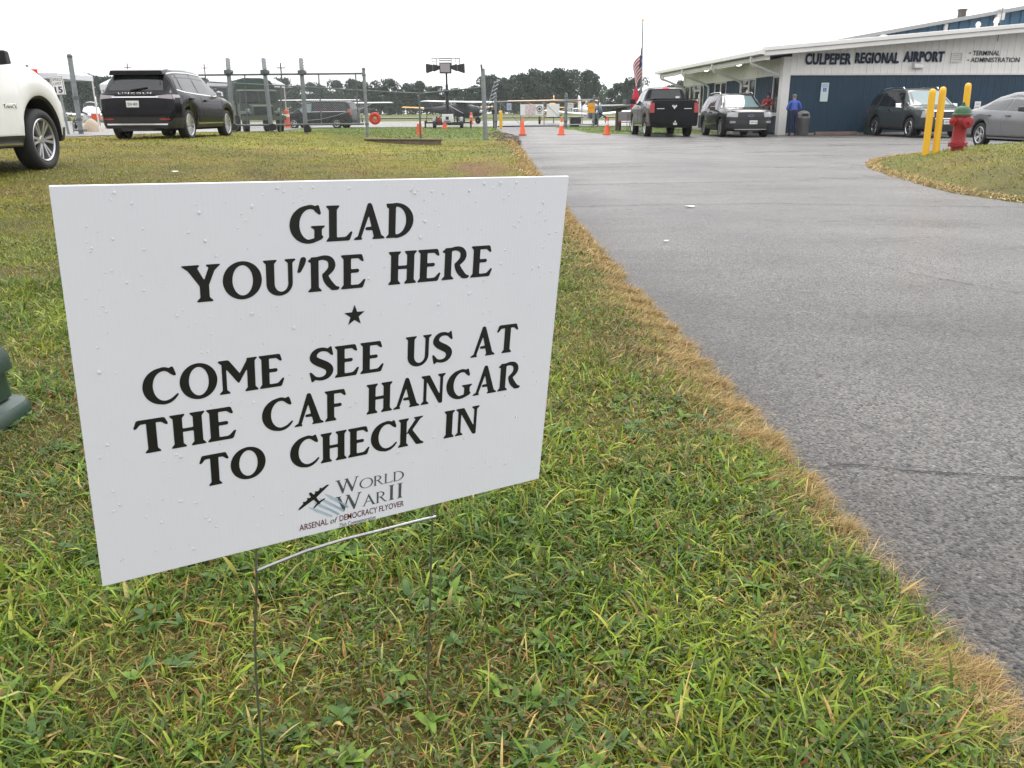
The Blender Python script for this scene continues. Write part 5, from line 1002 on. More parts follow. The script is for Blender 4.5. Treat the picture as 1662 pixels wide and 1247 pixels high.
# ---- grey-green SUV by the blue wall
pg = paint('grey green metallic paint', (.042, .050, .050), .24)
aca = dict(exp_); aca.update(paint=pg, clad=.40,
  top=[(-2.55, .70), (-2.53, .95), (-2.46, 1.15), (-2.2, 1.62), (-2.05, 1.70), (-1.0, 1.775), (.1, 1.77), (.42, 1.70), (1.22, 1.17), (1.35, 1.13), (1.9, 1.08), (2.25, 1.0), (2.42, .90), (2.48, .72), (2.52, .5)],
  plan=[(-2.55, .80), (-2.47, .90), (-2.2, .97), (-1.2, 1.0), (1.4, 1.0), (1.9, .97), (2.2, .90), (2.4, .78), (2.52, .62)],
  arches=[(-1.50, .375, .44), (1.50, .375, .44)], wheel=(.37, .25, .25, 5, 'double', M['rim_chrome']),
  sides=[('window', [(-1.3, 1.17), (-.42, 1.13)], [(-1.3, 1.63), (-.42, 1.65)], M['glass']), ('window', [(-.36, 1.13), (.85, 1.10)], [(-.36, 1.65), (.42, 1.62)], M['glass']), ('window', [(-2.25, 1.22), (-1.46, 1.18)], [(-2.05, 1.58), (-1.40, 1.63)], M['glass']),
         ('door', [(-1.25, .66), (-.95, .45), (-.42, .45)], [(-1.25, 1.11), (-.95, 1.10), (-.42, 1.09)], None), ('door', [(-.38, .45), (.95, .45)], [(-.38, 1.09), (.95, 1.05)], None)],
  ends=[('windshield', [(-.80, 1.18), (.80, 1.18)], [(-.64, 1.68), (.64, 1.68)], 1, M['glass_green'], .006, 0.0),
        ('headlight', [(-.88, .72), (-.50, .74)], [(-.84, .95), (-.50, .93)], 1, M['lamp_clear'], .012, 1.0), ('headlight', [(.50, .74), (.88, .72)], [(.50, .93), (.84, .95)], 1, M['lamp_clear'], .012, 1.0),
        ('grille', [(-.46, .70), (.46, .70)], [(-.50, .92), (.50, .92)], 1, M['black_plastic'], .014, 1.0), ('trim', [(-.48, .66), (.48, .66)], [(-.48, .70), (.48, .70)], 1, M['chrome'], .022, 1.0), ('trim', [(-.50, .92), (.50, .92)], [(-.50, .955), (.50, .955)], 1, M['chrome'], .022, 1.0),
        ('lower_grille', [(-.6, .32), (.6, .32)], [(-.6, .46), (.6, .46)], 1, M['black_plastic'], .014, 1.0),
        ('taillight', [(-.92, .92), (-.66, .92)], [(-.88, 1.12), (-.66, 1.12)], -1, M['lamp_red'], .012, 0.0), ('taillight', [(.66, .92), (.92, .92)], [(.66, 1.12), (.88, 1.12)], -1, M['lamp_red'], .012, 0.0)],
  mirrors=[(.74, 1.07, M['chrome'])], mirror_w=.24, mirror_h=.18, handle_mat=M['chrome'], rails=(-1.9, .2, .66, M['chrome']))
AX, AY = 16.0, 34.5
ac, cc_ = make_car('grey_suv', 'grey green SUV with chrome handles parked against the blue terminal wall', 'SUV', aca, (AX, AY, 0), R_(181))
plate(ac, cc_, 0, .56, 1, 'VXN 3196')
# ---- grey sedan at the right edge
ps = paint('grey metallic sedan paint', (.20, .203, .210), .22, metal=.35)
civ = dict(paint=ps, clad=.0, zu=.17, tuck=.06, camber=.025,
  top=[(-2.31, .52), (-2.29, .78), (-2.22, .98), (-2.05, 1.02), (-1.85, 1.055), (-1.2, 1.30), (-.6, 1.40), (-.1, 1.415), (.3, 1.38), (.55, 1.30), (1.2, .97), (1.32, .935), (1.9, .85), (2.15, .76), (2.27, .64), (2.31, .45)],
  belt=[(-2.31, .95), (-2.0, .96), (-1.2, .96), (.9, .90), (1.3, .87), (2.1, .72), (2.31, .6)],
  plan=[(-2.31, .66), (-2.26, .78), (-2.1, .85), (-1.7, .895), (-1, .90), (1.3, .90), (1.8, .87), (2.1, .77), (2.25, .62), (2.31, .5)],
  roofw=[(-2.31, .64), (-2.0, .70), (-1.7, .66), (-1.0, .56), (0, .54), (.5, .57), (1.2, .72), (1.6, .76), (2.2, .62), (2.31, .45)],
  arches=[(-1.35, .32, .375), (1.35, .32, .375)], wheel=(.325, .215, .225, 5, 'double', M['rim_silver']),
  sides=[('window', [(-1.42, 1.0), (-.30, .955)], [(-1.0, 1.26), (-.30, 1.345)], M['glass']), ('window', [(-.24, .955), (.80, .93)], [(-.24, 1.345), (.42, 1.26)], M['glass']),
         ('door', [(-1.1, .55), (-.9, .34), (-.30, .34)], [(-1.1, .92), (-.9, .92), (-.30, .91)], None), ('door', [(-.26, .34), (.9, .34)], [(-.26, .91), (.9, .86)], None), ('trim', [(-.95, .24), (.95, .24)], [(-.95, .275), (.95, .275)], M['chrome'])],
  ends=[('taillight', [(-.86, .74), (-.5, .78)], [(-.80, .94), (-.5, .92)], -1, M['lamp_red'], .012, 0.0), ('taillight', [(.5, .78), (.86, .74)], [(.5, .92), (.80, .94)], -1, M['lamp_red'], .012, 0.0),
        ('rear_window', [(-.58, 1.08), (.58, 1.08)], [(-.48, 1.30), (.48, 1.30)], -1, M['glass'], .006, 0.0), ('windshield', [(-.66, 1.0), (.66, 1.0)], [(-.52, 1.34), (.52, 1.34)], 1, M['glass'], .006, 0.0)],
  mirrors=[(.62, .93, M['black_plastic'])], mirror_w=.2, mirror_h=.13)
CX_, CY_ = 13.9, 22.8
sed, cc_ = make_car('grey_sedan', 'grey sedan with sloping roof cut off by the right edge of the picture', 'sedan', civ, (CX_, CY_, 0), R_(181))
# ---- dark minivan in the airfield, seen from its side
pv = paint('black green minivan paint', (.012, .015, .014), .22)
van = dict(paint=pv, clad=.0, zu=.22, tuck=.04,
  top=[(-2.55, .62), (-2.53, .95), (-2.47, 1.2), (-2.28, 1.66), (-2.1, 1.73), (-1, 1.76), (.3, 1.74), (.7, 1.66), (1.5, 1.15), (1.75, 1.06), (2.2, .93), (2.45, .78), (2.55, .5)],
  belt=[(-2.55, 1.1), (1.4, 1.05), (2.0, .92), (2.55, .7)],
  plan=[(-2.55, .80), (-2.45, .93), (-2.2, .98), (1.6, .98), (2.1, .92), (2.4, .78), (2.55, .6)],
  roofw=[(-2.55, .78), (-2.2, .74), (.6, .72), (1.5, .82), (2.2, .72), (2.55, .5)],
  arches=[(-1.5, .34, .40), (1.58, .34, .40)], wheel=(.34, .225, .22, 5, 'single', M['rim_silver']),
  sides=[('window', [(-2.30, 1.18), (-1.2, 1.13)], [(-2.14, 1.60), (-1.2, 1.63)], M['glass']), ('window', [(-1.12, 1.13), (.18, 1.10)], [(-1.12, 1.63), (.18, 1.63)], M['glass']), ('window', [(.26, 1.10), (1.25, 1.10)], [(.26, 1.62), (.74, 1.55)], M['glass_green']),
         ('door', [(-1.12, .42), (.18, .42)], [(-1.12, 1.06), (.18, 1.04)], None), ('door', [(.26, .42), (1.15, .42)], [(.26, 1.04), (1.15, 1.0)], None), ('trim', [(-2.2, 1.085), (1.2, 1.05)], [(-2.2, 1.11), (1.2, 1.075)], M['chrome'])],
  ends=[('taillight', [(-.92, .85), (-.72, .85)], [(-.9, 1.25), (-.74, 1.25)], -1, M['lamp_red'], .012, 0.0), ('taillight', [(.72, .85), (.92, .85)], [(.74, 1.25), (.9, 1.25)], -1, M['lamp_red'], .012, 0.0),
        ('rear_window', [(-.7, 1.22), (.7, 1.22)], [(-.62, 1.6), (.62, 1.6)], -1, M['glass'], .006, 0.0), ('windshield', [(-.76, 1.15), (.76, 1.15)], [(-.66, 1.64), (.66, 1.64)], 1, M['glass_green'], .006, 0.0),
        ('headlight', [(-.86, .74), (-.5, .74)], [(-.82, .92), (-.5, .92)], 1, M['lamp_clear'], .012, 1.0), ('headlight', [(.5, .74), (.86, .74)], [(.5, .92), (.82, .92)], 1, M['lamp_clear'], .012, 1.0)],
  mirrors=[(1.1, 1.06, pv)])
mv, cc_ = make_car('minivan', 'black minivan seen side on behind the sliding gate', 'minivan', van, (-13.05, 60.0, .03), R_(80))
# ------------------------------------------------------------------ terminal building
def rib_wall(mb, x0, x1, z0, z1f, pitch, depth, mi, y=0.0, axis='x'):
    """ribbed sheet wall in local XZ (or YZ) plane facing -Y (or -X); z1f(x) gives the top"""
    n = max(1, int(round((x1-x0)/pitch))); p = (x1-x0)/n
    vs_ = []; xs = []
    for i in range(n):
        a = x0+i*p; xs += [(a, 0), (a+p*.76, 0), (a+p*.82, -depth), (a+p*.94, -depth)]
    xs.append((x1, 0))
    for (a, d) in xs:
        for z in (z0, z1f(a)):
            vs_.append((a, y+d, z) if axis == 'x' else (y+d, a, z))
    fs = [(2*i, 2*i+2, 2*i+3, 2*i+1) for i in range(len(xs)-1)]
    return mb.add(vs_, fs, mi)
M['wall_white'] = mat('off white wall sheet', (.84, .835, .80), .55, var=.04, vscale=.8, dirt=(.62, .60, .54), dscale=1.1, damount=.4)
M['wall_blue'] = mat('dark blue wall sheet', (.010, .040, .072), .6, var=.10, vscale=.8, dirt=(.022, .044, .066), dscale=1.3, damount=.5)
M['fascia'] = mat('off white metal trim', (.74, .735, .70), .45, var=.03, dirt=(.42, .40, .36), dscale=1.5, damount=.35)
M['roof_white'] = mat('pale metal roofing', (.60, .60, .58), .5, var=.05)
M['letter_navy'] = mat('navy sign letters', (.008, .022, .06), .4)
M['letter_grey'] = mat('grey black letters', (.04, .045, .05), .5)
M['win_dark'] = mat('dark window pane', (.010, .012, .014), .06, spec=.6)
M['bronze'] = mat('pale window frame', (.5, .5, .48), .4)
BL = empty('terminal_building', (11.87, 37.6, 0), R_(4.0), 'white over dark blue airport terminal with sloping white roof and lit eave lamps', 'building')
roofz = lambda x: 3.19 + .082*(x+1.55)         # roof underside along the gable
SPLIT = 2.47; BX1, BY1 = 30.0, 16.9
m_ = MB(); rib_wall(m_, 0.0, BX1, .0, lambda x: SPLIT, .305, .010, 0); part('lower_wall', m_, M['wall_blue'], BL)
m_ = MB(); rib_wall(m_, 0.0, BX1, SPLIT+.0, lambda x: roofz(x)+.02, .305, .022, 0, y=-.03); part('upper_wall', m_, M['wall_white'], BL)
part('wall_trim', MB().box(-.02, BX1, -.075, .0, SPLIT-.05, SPLIT+.02), M['fascia'], BL)
part('base_trim', MB().box(0, BX1, -.05, 0, 0, .08), M['concrete'], BL)
part('interior_backing', MB().box(.12, BX1, .15, BY1, 0.02, 2.9), M['underbody'], BL)
# side wall facing left: panels and windows between the white posts
segs = [('blue', 0.0, .55), ('win', .55, 1.55), ('blue', 1.55, 3.4), ('win', 3.4, 4.2), ('door', 4.2, 5.3), ('blue', 5.3, 7.1), ('win', 7.1, 7.9), ('win', 7.9, 8.8), ('blue', 8.8, 10.5), ('win', 10.5, 11.1), ('door', 11.1, 12.1), ('win', 12.1, 12.9), ('win', 12.9, 13.8), ('blue', 13.8, 14.2)]
m_ = MB(); rib_wall(m_, 0, BY1, SPLIT, lambda a: 3.17, .305, .022, 0, y=-.01, axis='y'); part('eave_wall', m_, M['wall_white'], BL)
for kind, a, b_ in [(k_, q0*1.19, q1*1.19) for k_, q0, q1 in segs]:
    if kind == 'blue':
        m_ = MB(); rib_wall(m_, a, b_, .06, lambda q: SPLIT, .205, .02, 0, axis='y'); part('wall_panel', m_, M['wall_blue'], BL)
    elif kind == 'win':
        f = MB()
        for (ya, yb, za, zb_) in ((a, a+.08, .82, SPLIT), (b_-.08, b_, .82, SPLIT), (a+.08, b_-.08, .82, .92), (a+.08, b_-.08, SPLIT-.08, SPLIT)): f.box(-.03, .06, ya, yb, za, zb_)
        w_ = part('window', f, M['bronze'], BL); part('pane', MB().box(.02, .05, a+.08, b_-.08, .92, SPLIT-.08), M['win_dark'], w_)
        m_ = MB(); rib_wall(m_, a, b_, .06, lambda q: .78, .2, .02, 0, axis='y'); part('wall_panel', m_, M['wall_blue'], BL)
        part('sill', MB().box(-.06, .05, a, b_, .782, .818), M['fascia'], w_)
    else:
        f = MB()
        for (ya, yb, za, zb_) in ((a, a+.1, .04, SPLIT), (b_-.1, b_, .04, SPLIT), (a+.1, b_-.1, 2.1, 2.2), (a+.1, b_-.1, SPLIT-.06, SPLIT), (a+.1, b_-.1, .04, .22)): f.box(-.03, .06, ya, yb, za, zb_)
        d_ = part('door', f, M['bronze'], BL); part('pane', MB().box(.02, .05, a+.1, b_-.1, .22, SPLIT-.06), M['win_dark'], d_)
        part('handle', MB().tube([(-.06, a+.2, .95), (-.06, a+.2, 1.3)], .015, 6), M['chrome'], d_)
        nt_ = MB()
        for k in range(3): nt_.box(.005, .018, a+.2+.22*(k % 2), a+.42+.22*(k % 2), 1.15+.28*k, 1.40+.28*k)
        part('notice', nt_, M['white_paint'], d_)
# corner post and pilasters
part('corner_post', MB().box(-.34, -.002, -.06, .30, 0, 3.15), M['fascia'], BL)
# roof: thin sloping slab, white trim, gutter along the eave, rake trim along the gable
OVL, OVF = 1.55, .95
rf = MB(); xa, xb = -OVL, BX1
rf.hull8([(xa, -OVF, roofz(xa)+.10), (xb, -OVF, roofz(xb)+.10), (xb, BY1+.6, roofz(xb)+.10), (xa, BY1+.6, roofz(xa)+.10)], [(xa, -OVF, roofz(xa)+.22), (xb, -OVF, roofz(xb)+.22), (xb, BY1+.6, roofz(xb)+.22), (xa, BY1+.6, roofz(xa)+.22)])
for i in range(28):
    yy = -OVF + .3 + i*.62
    rf.hull8([(xa, yy, roofz(xa)+.22), (xb, yy, roofz(xb)+.22), (xb, yy+.07, roofz(xb)+.22), (xa, yy+.07, roofz(xa)+.22)], [(xa, yy+.01, roofz(xa)+.26), (xb, yy+.01, roofz(xb)+.26), (xb, yy+.06, roofz(xb)+.26), (xa, yy+.06, roofz(xa)+.26)])
part('roof', rf, M['roof_white'], BL)
rk = MB()
rk.hull8([(xa, -OVF-.05, roofz(xa)-.06), (xb, -OVF-.05, roofz(xb)-.06), (xb, -OVF-.003, roofz(xb)-.06), (xa, -OVF-.003, roofz(xa)-.06)], [(xa, -OVF-.05, roofz(xa)+.12), (xb, -OVF-.05, roofz(xb)+.12), (xb, -OVF-.003, roofz(xb)+.12), (xa, -OVF-.003, roofz(xa)+.12)])
rk.hull8([(xa-.05, -OVF-.11, roofz(xa)+.123), (xb, -OVF-.11, roofz(xb)+.123), (xb, -OVF-.003, roofz(xb)+.123), (xa-.05, -OVF-.003, roofz(xa)+.123)], [(xa-.05, -OVF-.10, roofz(xa)+.29), (xb, -OVF-.10, roofz(xb)+.29), (xb, -OVF-.003, roofz(xb)+.29), (xa-.05, -OVF-.003, roofz(xa)+.29)])
bevel_obj(part('rake_trim', rk, M['fascia'], BL), .02, 2)
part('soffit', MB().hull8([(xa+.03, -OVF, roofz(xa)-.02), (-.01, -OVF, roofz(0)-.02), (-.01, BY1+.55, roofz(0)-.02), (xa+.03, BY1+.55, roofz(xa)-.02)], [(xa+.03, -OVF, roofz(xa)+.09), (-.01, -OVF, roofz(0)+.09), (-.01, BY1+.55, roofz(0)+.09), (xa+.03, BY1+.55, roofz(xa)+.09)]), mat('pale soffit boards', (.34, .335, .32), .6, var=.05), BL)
part('eave_beam', MB().box(xa+.12, xa+.3, -OVF+.1, BY1+.5, roofz(xa)-.20, roofz(xa)-.03), M['fascia'], BL)
gt = MB(); gp = [(-.16, .02), (-.16, .17), (-.13, .20), (0, .20), (0, .0), (-.10, .0)]
gt.prism([(xa+p[0], roofz(xa)+p[1]) for p in gp], 'y', -OVF-.1, BY1+.62); part('gutter', gt, M['fascia'], BL, 30)
for yy in (.35, 5.85, 11.3, 16.3):
    d_ = MB(); x0 = xa-.08; zz = roofz(xa)
    d_.tube([(x0, yy, zz+.02), (x0, yy, zz-.22), (x0+.06, yy, zz-.32), (x0+.35, yy, zz-.40), (-.30, yy, zz-.78), (-.14, yy, zz-.88), (-.10, yy, zz-1.0), (-.10, yy, .25), (-.16, yy, .10), (-.28, yy, .05)], .055, 8)
    part('downspout', d_, M['fascia'], BL, 40)
    part('eave_bracket', MB().box(xa+.16, xa+.24, yy+.42, yy+.50, zz-.40, zz-.201), M['fascia'], BL)
# eave lamps (lit)
M['lamp_lit'] = mat('lit lamp globe', (1.0, .96, .86), .3, emit=2.6)
for yy in (4.55, 9.8, 15.4):
    l_ = part('eave_lamp', MB().lathe([(1e-4, .06), (.10, .055), (.13, .0), (.13, -.02)], 16, Matrix.Translation((-.75, yy, roofz(-.75)-.085))), M['fascia'], BL, 40)
    part('globe', MB().sphere((-.75, yy, roofz(-.75)-.14), .16, 16, 10, 0, (1, 1, .62)), M['lamp_lit'], l_, 60)
FM = Matrix(((1, 0, 0, 0), (0, 0, -1, -.056), (0, 1, 0, 0), (0, 0, 0, 1)))
LH = .45
text_fit('CULPEPER', .57, 2.56, 2.84, LH, BL, M['letter_navy'], FM, .05, bold=.036, spacing=1.10)
text_fit('REGIONAL', 2.73, 4.64, 2.885, LH*.97, BL, M['letter_navy'], FM, .05, bold=.036, spacing=1.10)
text_fit('AIRPORT', 4.84, 6.62, 2.94, LH*.95, BL, M['letter_navy'], FM, .05, bold=.036, spacing=1.10)
text_fit('TERMINAL', 7.88, 9.10, 3.20, .19, BL, M['letter_grey'], FM, .01, bold=.01)
text_fit('ADMINISTRATION', 7.84, 10.02, 2.93, .19, BL, M['letter_grey'], FM, .01, bold=.01)
part('bullet', MB().box(7.74, 7.79, -.07, -.05, 3.27, 3.32).box(7.70, 7.75, -.07, -.05, 2.99, 3.04), M['letter_grey'], BL)
vn = MB(); vn.box(6.94, 7.44, -.10, -.052, 2.92, 2.96); vn.box(6.94, 7.44, -.10, -.052, 3.29, 3.33); vn.box(6.94, 6.98, -.10, -.052, 2.96, 3.29); vn.box(7.40, 7.44, -.10, -.052, 2.96, 3.29)
for k in range(4): vn.hull8([(6.98, -.09, 2.975+.08*k), (7.40, -.09, 2.975+.08*k), (7.40, -.055, 3.02+.08*k), (6.98, -.055, 3.02+.08*k)], [(6.98, -.085, 2.985+.08*k), (7.40, -.085, 2.985+.08*k), (7.40, -.053, 3.03+.08*k), (6.98, -.053, 3.03+.08*k)])
part('wall_vent', vn, M['fascia'], BL)
fl = MB(); fl.hull8([(5.28, -.30, 2.70), (5.68, -.30, 2.70), (5.68, -.055, 2.65), (5.28, -.055, 2.65)], [(5.28, -.24, 2.87), (5.68, -.24, 2.87), (5.68, -.055, 2.91), (5.28, -.055, 2.91)])
bevel_obj(part('wall_lamp', fl, M['white_paint'], BL), .02)
for nm, xx, yy, r_, h_ in (('turbine_vent', 5.4, 3.0, .20, .30), ('roof_vent', 5.95, 3.2, .07, .22), ('vent_pipe', 8.7, 1.2, .10, .42), ('vent_pipe', 9.5, 1.2, .11, .52), ('roof_vent', 3.7, 3.4, .06, .2)):
    z_ = roofz(xx)+.2
    part(nm, MB().lathe([(r_*.7, 0), (r_*.7, h_*.55), (r_*1.05, h_*.6), (r_*1.05, h_*.8), (r_*.5, h_), (1e-4, h_*1.02)], 14, Matrix.Translation((xx, yy, z_))), M['white_paint'], BL, 40)
part('antenna', MB().tube([(8.55, -.6, roofz(8.5)-.3), (8.55, -.6, roofz(8.5)+1.0)], .015, 6), M['galv_dark'], BL)
# sidewalk slab by the side wall, wheel stop, wall sign, small sign
sw = MB().box(-1.3, -.36, 3.0, 13.8, -.02, .12); o = sw.build('sidewalk', M['concrete']); o.matrix_world = BL.matrix_basis.copy() if False else Matrix.Translation((11.87, 37.6, 0)) @ Matrix.Rotation(R_(4), 4, 'Z'); tag(o, 'pale concrete walk along the terminal windows', kind='structure')
def on_wall(x, dy=0.0, z=0.0):
    return Matrix.Translation((11.87, 37.6, 0)) @ Matrix.Rotation(R_(4), 4, 'Z') @ Matrix.Translation((x, dy, z))
ps_ = empty('parking_sign', label='tall pale accessible parking sign with blue symbol on the dark blue wall', cat='parking sign'); ps_.matrix_world = on_wall(1.55, -.062, 1.36)
bevel_obj(part('sign_panel', MB().box(-.17, .17, -.006, 0.004, 0, .76), mat('pale green white sign face', (.55, .66, .66), .4), ps_), .01)
M['hc_blue'] = mat('sign blue', (.02, .10, .42), .4)
part('symbol_panel', MB().box(-.075, .075, -.010, -.0065, .40, .55), M['hc_blue'], ps_)
sy = MB().sphere((-.01, -.012, .525), .012, 8, 6).tube([(-.01, -.012, .508), (-.005, -.012, .468), (.03, -.012, .468), (.042, -.012, .43)], .006, 6)
sy.tube([(.032*math.cos(a), -.012, .455+.032*math.sin(a)) for a in np.linspace(R_(120), R_(330), 10)], .005, 6); part('symbol', sy, M['white_paint'], ps_)
text_fit('RESERVED', -.13, .13, .66, .05, ps_, M['hc_blue'], Matrix(((1, 0, 0, 0), (0, 0, -1, -.0065), (0, 1, 0, 0), (0, 0, 0, 1))), .001)
text_fit('PARKING', -.13, .13, .585, .05, ps_, M['hc_blue'], Matrix(((1, 0, 0, 0), (0, 0, -1, -.0065), (0, 1, 0, 0), (0, 0, 0, 1))), .001)
ws = empty('wheel_stop', label='long weathered wheel stop on the asphalt at the blue wall', cat='wheel stop'); ws.matrix_world = on_wall(2.06, -.45, .0)
bevel_obj(part('curb_block', MB().prism([(-.09, 0), (.09, 0), (.065, .13), (-.065, .13)], 'x', -.92, .92), mat('weathered brown wheel stop', (.20, .13, .10), .8, var=.25), ws), .012)
part('anchor_pin', MB().lathe([(1e-4, .136), (.018, .136), (.018, .12)], 8, Matrix.Translation((-.6, 0, 0))).lathe([(1e-4, .136), (.018, .136), (.018, .12)], 8, Matrix.Translation((.6, 0, 0))), M['galv_dark'], ws)
up = empty('utility_box', label='small dark green utility post standing by the blue wall near the grey SUV', cat='utility post'); up.matrix_world = on_wall(3.58, -.3, 0)
bevel_obj(part('post', MB().box(-.16, .16, -.12, .12, 0, .62), M['canvas'], up), .02)
part('cap', MB().box(-.18, .18, -.14, .14, .622, .68), M['canvas'], up); part('handle', MB().box(-.05, .05, -.15, -.121, .45, .52), M['plane_yellow'], up)
ss = empty('small_sign', label='small white notice on the blue wall behind the fire hydrant', cat='notice'); ss.matrix_world = on_wall(8.46, -.062, .94)
bevel_obj(part('sign_panel', MB().box(-.14, .14, -.008, .004, 0, .40), M['white_paint'], ss), .01)
text_fit('NO', -.07, .07, .25, .07, ss, M['letter_grey'], Matrix(((1, 0, 0, 0), (0, 0, -1, -.0085), (0, 1, 0, 0), (0, 0, 0, 1))), .001)
text_fit('SMOKING', -.11, .11, .12, .06, ss, M['letter_grey'], Matrix(((1, 0, 0, 0), (0, 0, -1, -.0085), (0, 1, 0, 0), (0, 0, 0, 1))), .001)
# trash can with domed lid
tr = empty('trash_can', label='grey metal trash can with domed lid beside the man in blue', cat='trash can'); tr.location = (12.30, 36.7, 0)
part('can', MB().lathe([(1e-4, .0), (.24, .0), (.26, .03), (.275, .66), (.285, .68), (.285, .70), (.27, .70)], 24), mat('galvanised can', (.16, .16, .155), .5, .3, var=.15), tr, 40)
part('domed_lid', MB().lathe([(.29, .70), (.29, .74), (.26, .76), (.255, .84), (.22, .93), (.12, .985), (1e-4, 1.0)], 24), mat('grey plastic lid', (.20, .20, .19), .4, var=.1), tr, 50)
part('flap', MB().box(-.13, .13, -.262, -.235, .76, .88), M['black_plastic'], tr)
# ------------------------------------------------------------------ hangar behind
HG = empty('hangar', (31.0, 77, 0), R_(4), 'blue ribbed metal hangar rising behind the terminal roof', 'building')
hz = lambda x: 7.28 + .165*(x-1.5)
M['hangar_blue'] = mat('mid blue hangar sheet', (.045, .13, .22), .5, var=.08, vscale=.5, dirt=(.08, .15, .2), dscale=.6, damount=.3)
m_ = MB(); rib_wall(m_, -1.2, 24, 0, lambda x: hz(x), .9, .12, 0); part('front_wall', m_, M['hangar_blue'], HG)
part('side_wall', MB().box(-1.2, -1.1, .02, 30, 0, 7.1), M['hangar_blue'], HG)
hr = MB(); hr.hull8([(-1.9, -.5, hz(-1.9)), (24, -.5, hz(24)), (24, 30, hz(24)), (-1.9, 30, hz(-1.9))], [(-1.9, -.5, hz(-1.9)+.3), (24, -.5, hz(24)+.3), (24, 30, hz(24)+.3), (-1.9, 30, hz(-1.9)+.3)])
part('roof', hr, mat('grey metal hangar roof', (.42, .43, .43), .5, var=.05), HG)
part('downspout', MB().box(6.2, 6.5, -.3, -.12, 0, hz(6.2)), M['fascia'], HG)
lv = MB().box(10.6, 11.3, -.5, -.12, 8.35, 9.25); part('wall_lamp', lv, M['white_paint'], HG)
part('chimney', MB().box(8.25, 8.72, 1.0, 1.5, hz(8.2)+.2, hz(8.2)+1.0).box(8.2, 8.77, .95, 1.55, hz(8.2)+.86, hz(8.2)+.98), mat('rusty brown flue', (.10, .085, .07), .7, var=.2), HG)
# ------------------------------------------------------------------ bollards, hydrant
def bollard(loc, h, label, lean=(0, 0), r_=.062, name='bollard', group='yellow bollards'):
    b = empty(name, loc, 0, label, 'bollard', group); b.rotation_euler = (lean[0], lean[1], 0)
    part('sleeve', MB().lathe([(r_, -.1), (r_, h-.10), (r_*.97, h-.06), (r_*.8, h-.022), (r_*.45, h-.004), (1e-4, h)], 20), M['yellow'], b, 50)
    return b
def isl_at(x, y): return (x, y, tz(x, y))
bollard(isl_at(7.94, 16.5), 1.20, 'yellow bollard at the left end of the row of three', (R_(0), R_(-1.6)))
bollard(isl_at(8.13, 16.5), 1.20, 'yellow bollard between the leftmost bollard and the red hydrant', (0, R_(-1.6)))
bollard(isl_at(9.02, 17.3), 1.24, 'yellow bollard standing behind the red hydrant', (0, R_(-2.2)))
hx_, hy_ = 8.53, 16.5
hy = empty('fire_hydrant', isl_at(hx_, hy_), R_(12), 'red fire hydrant with green bonnet between yellow bollards', 'fire hydrant'); hy.scale = (.95, .95, .92)
part('barrel', MB().lathe([(1e-4, -.05), (.115, -.05), (.115, .08), (.18, .085), (.18, .115), (.17, .125), (.18, .13), (.18, .155), (.135, .165), (.13, .2), (.125, .45), (.14, .50), (.155, .56), (.155, .64), (.14, .66), (.165, .665), (.165, .69), (1e-4, .69)], 28), M['red'], hy, 40)
part('bonnet', MB().lathe([(.185, .692), (.185, .715), (.165, .73), (.15, .80), (.10, .86), (.05, .875), (.045, .90), (1e-4, .905)], 28), M['green_paint'], hy, 40)
part('top_nut', MB().lathe([(.03, .90), (.028, .945), (1e-4, .95)], 5), M['green_paint'], hy)
for a in (-1.5, 1.5):
    nz = MB().lathe([(.06, .10), (.062, .17), (.082, .175), (.082, .215), (.06, .22), (.03, .225), (.028, .25), (1e-4, .252)], 16, Matrix.Rotation(a, 4, 'Z') @ Matrix.Translation((0, 0, .575)) @ Matrix.Rotation(math.pi/2, 4, 'X')); part('hose_nozzle', nz, M['red'], hy, 40)
part('pumper_nozzle', MB().lathe([(.085, .10), (.088, .16), (.112, .165), (.112, .21), (.085, .215), (.03, .22), (.028, .25), (1e-4, .252)], 18, Matrix.Translation((0, 0, .55)) @ Matrix.Rotation(math.pi/2, 4, 'X')), M['red'], hy, 40)
bl_ = MB()
for k in range(8): bl_.lathe([(.014, .07), (.014, .172), (1e-4, .172)], 6, Matrix.Translation((.158*math.cos(k*.785), .158*math.sin(k*.785), 0)))
part('flange_bolts', bl_, M['red'], hy)
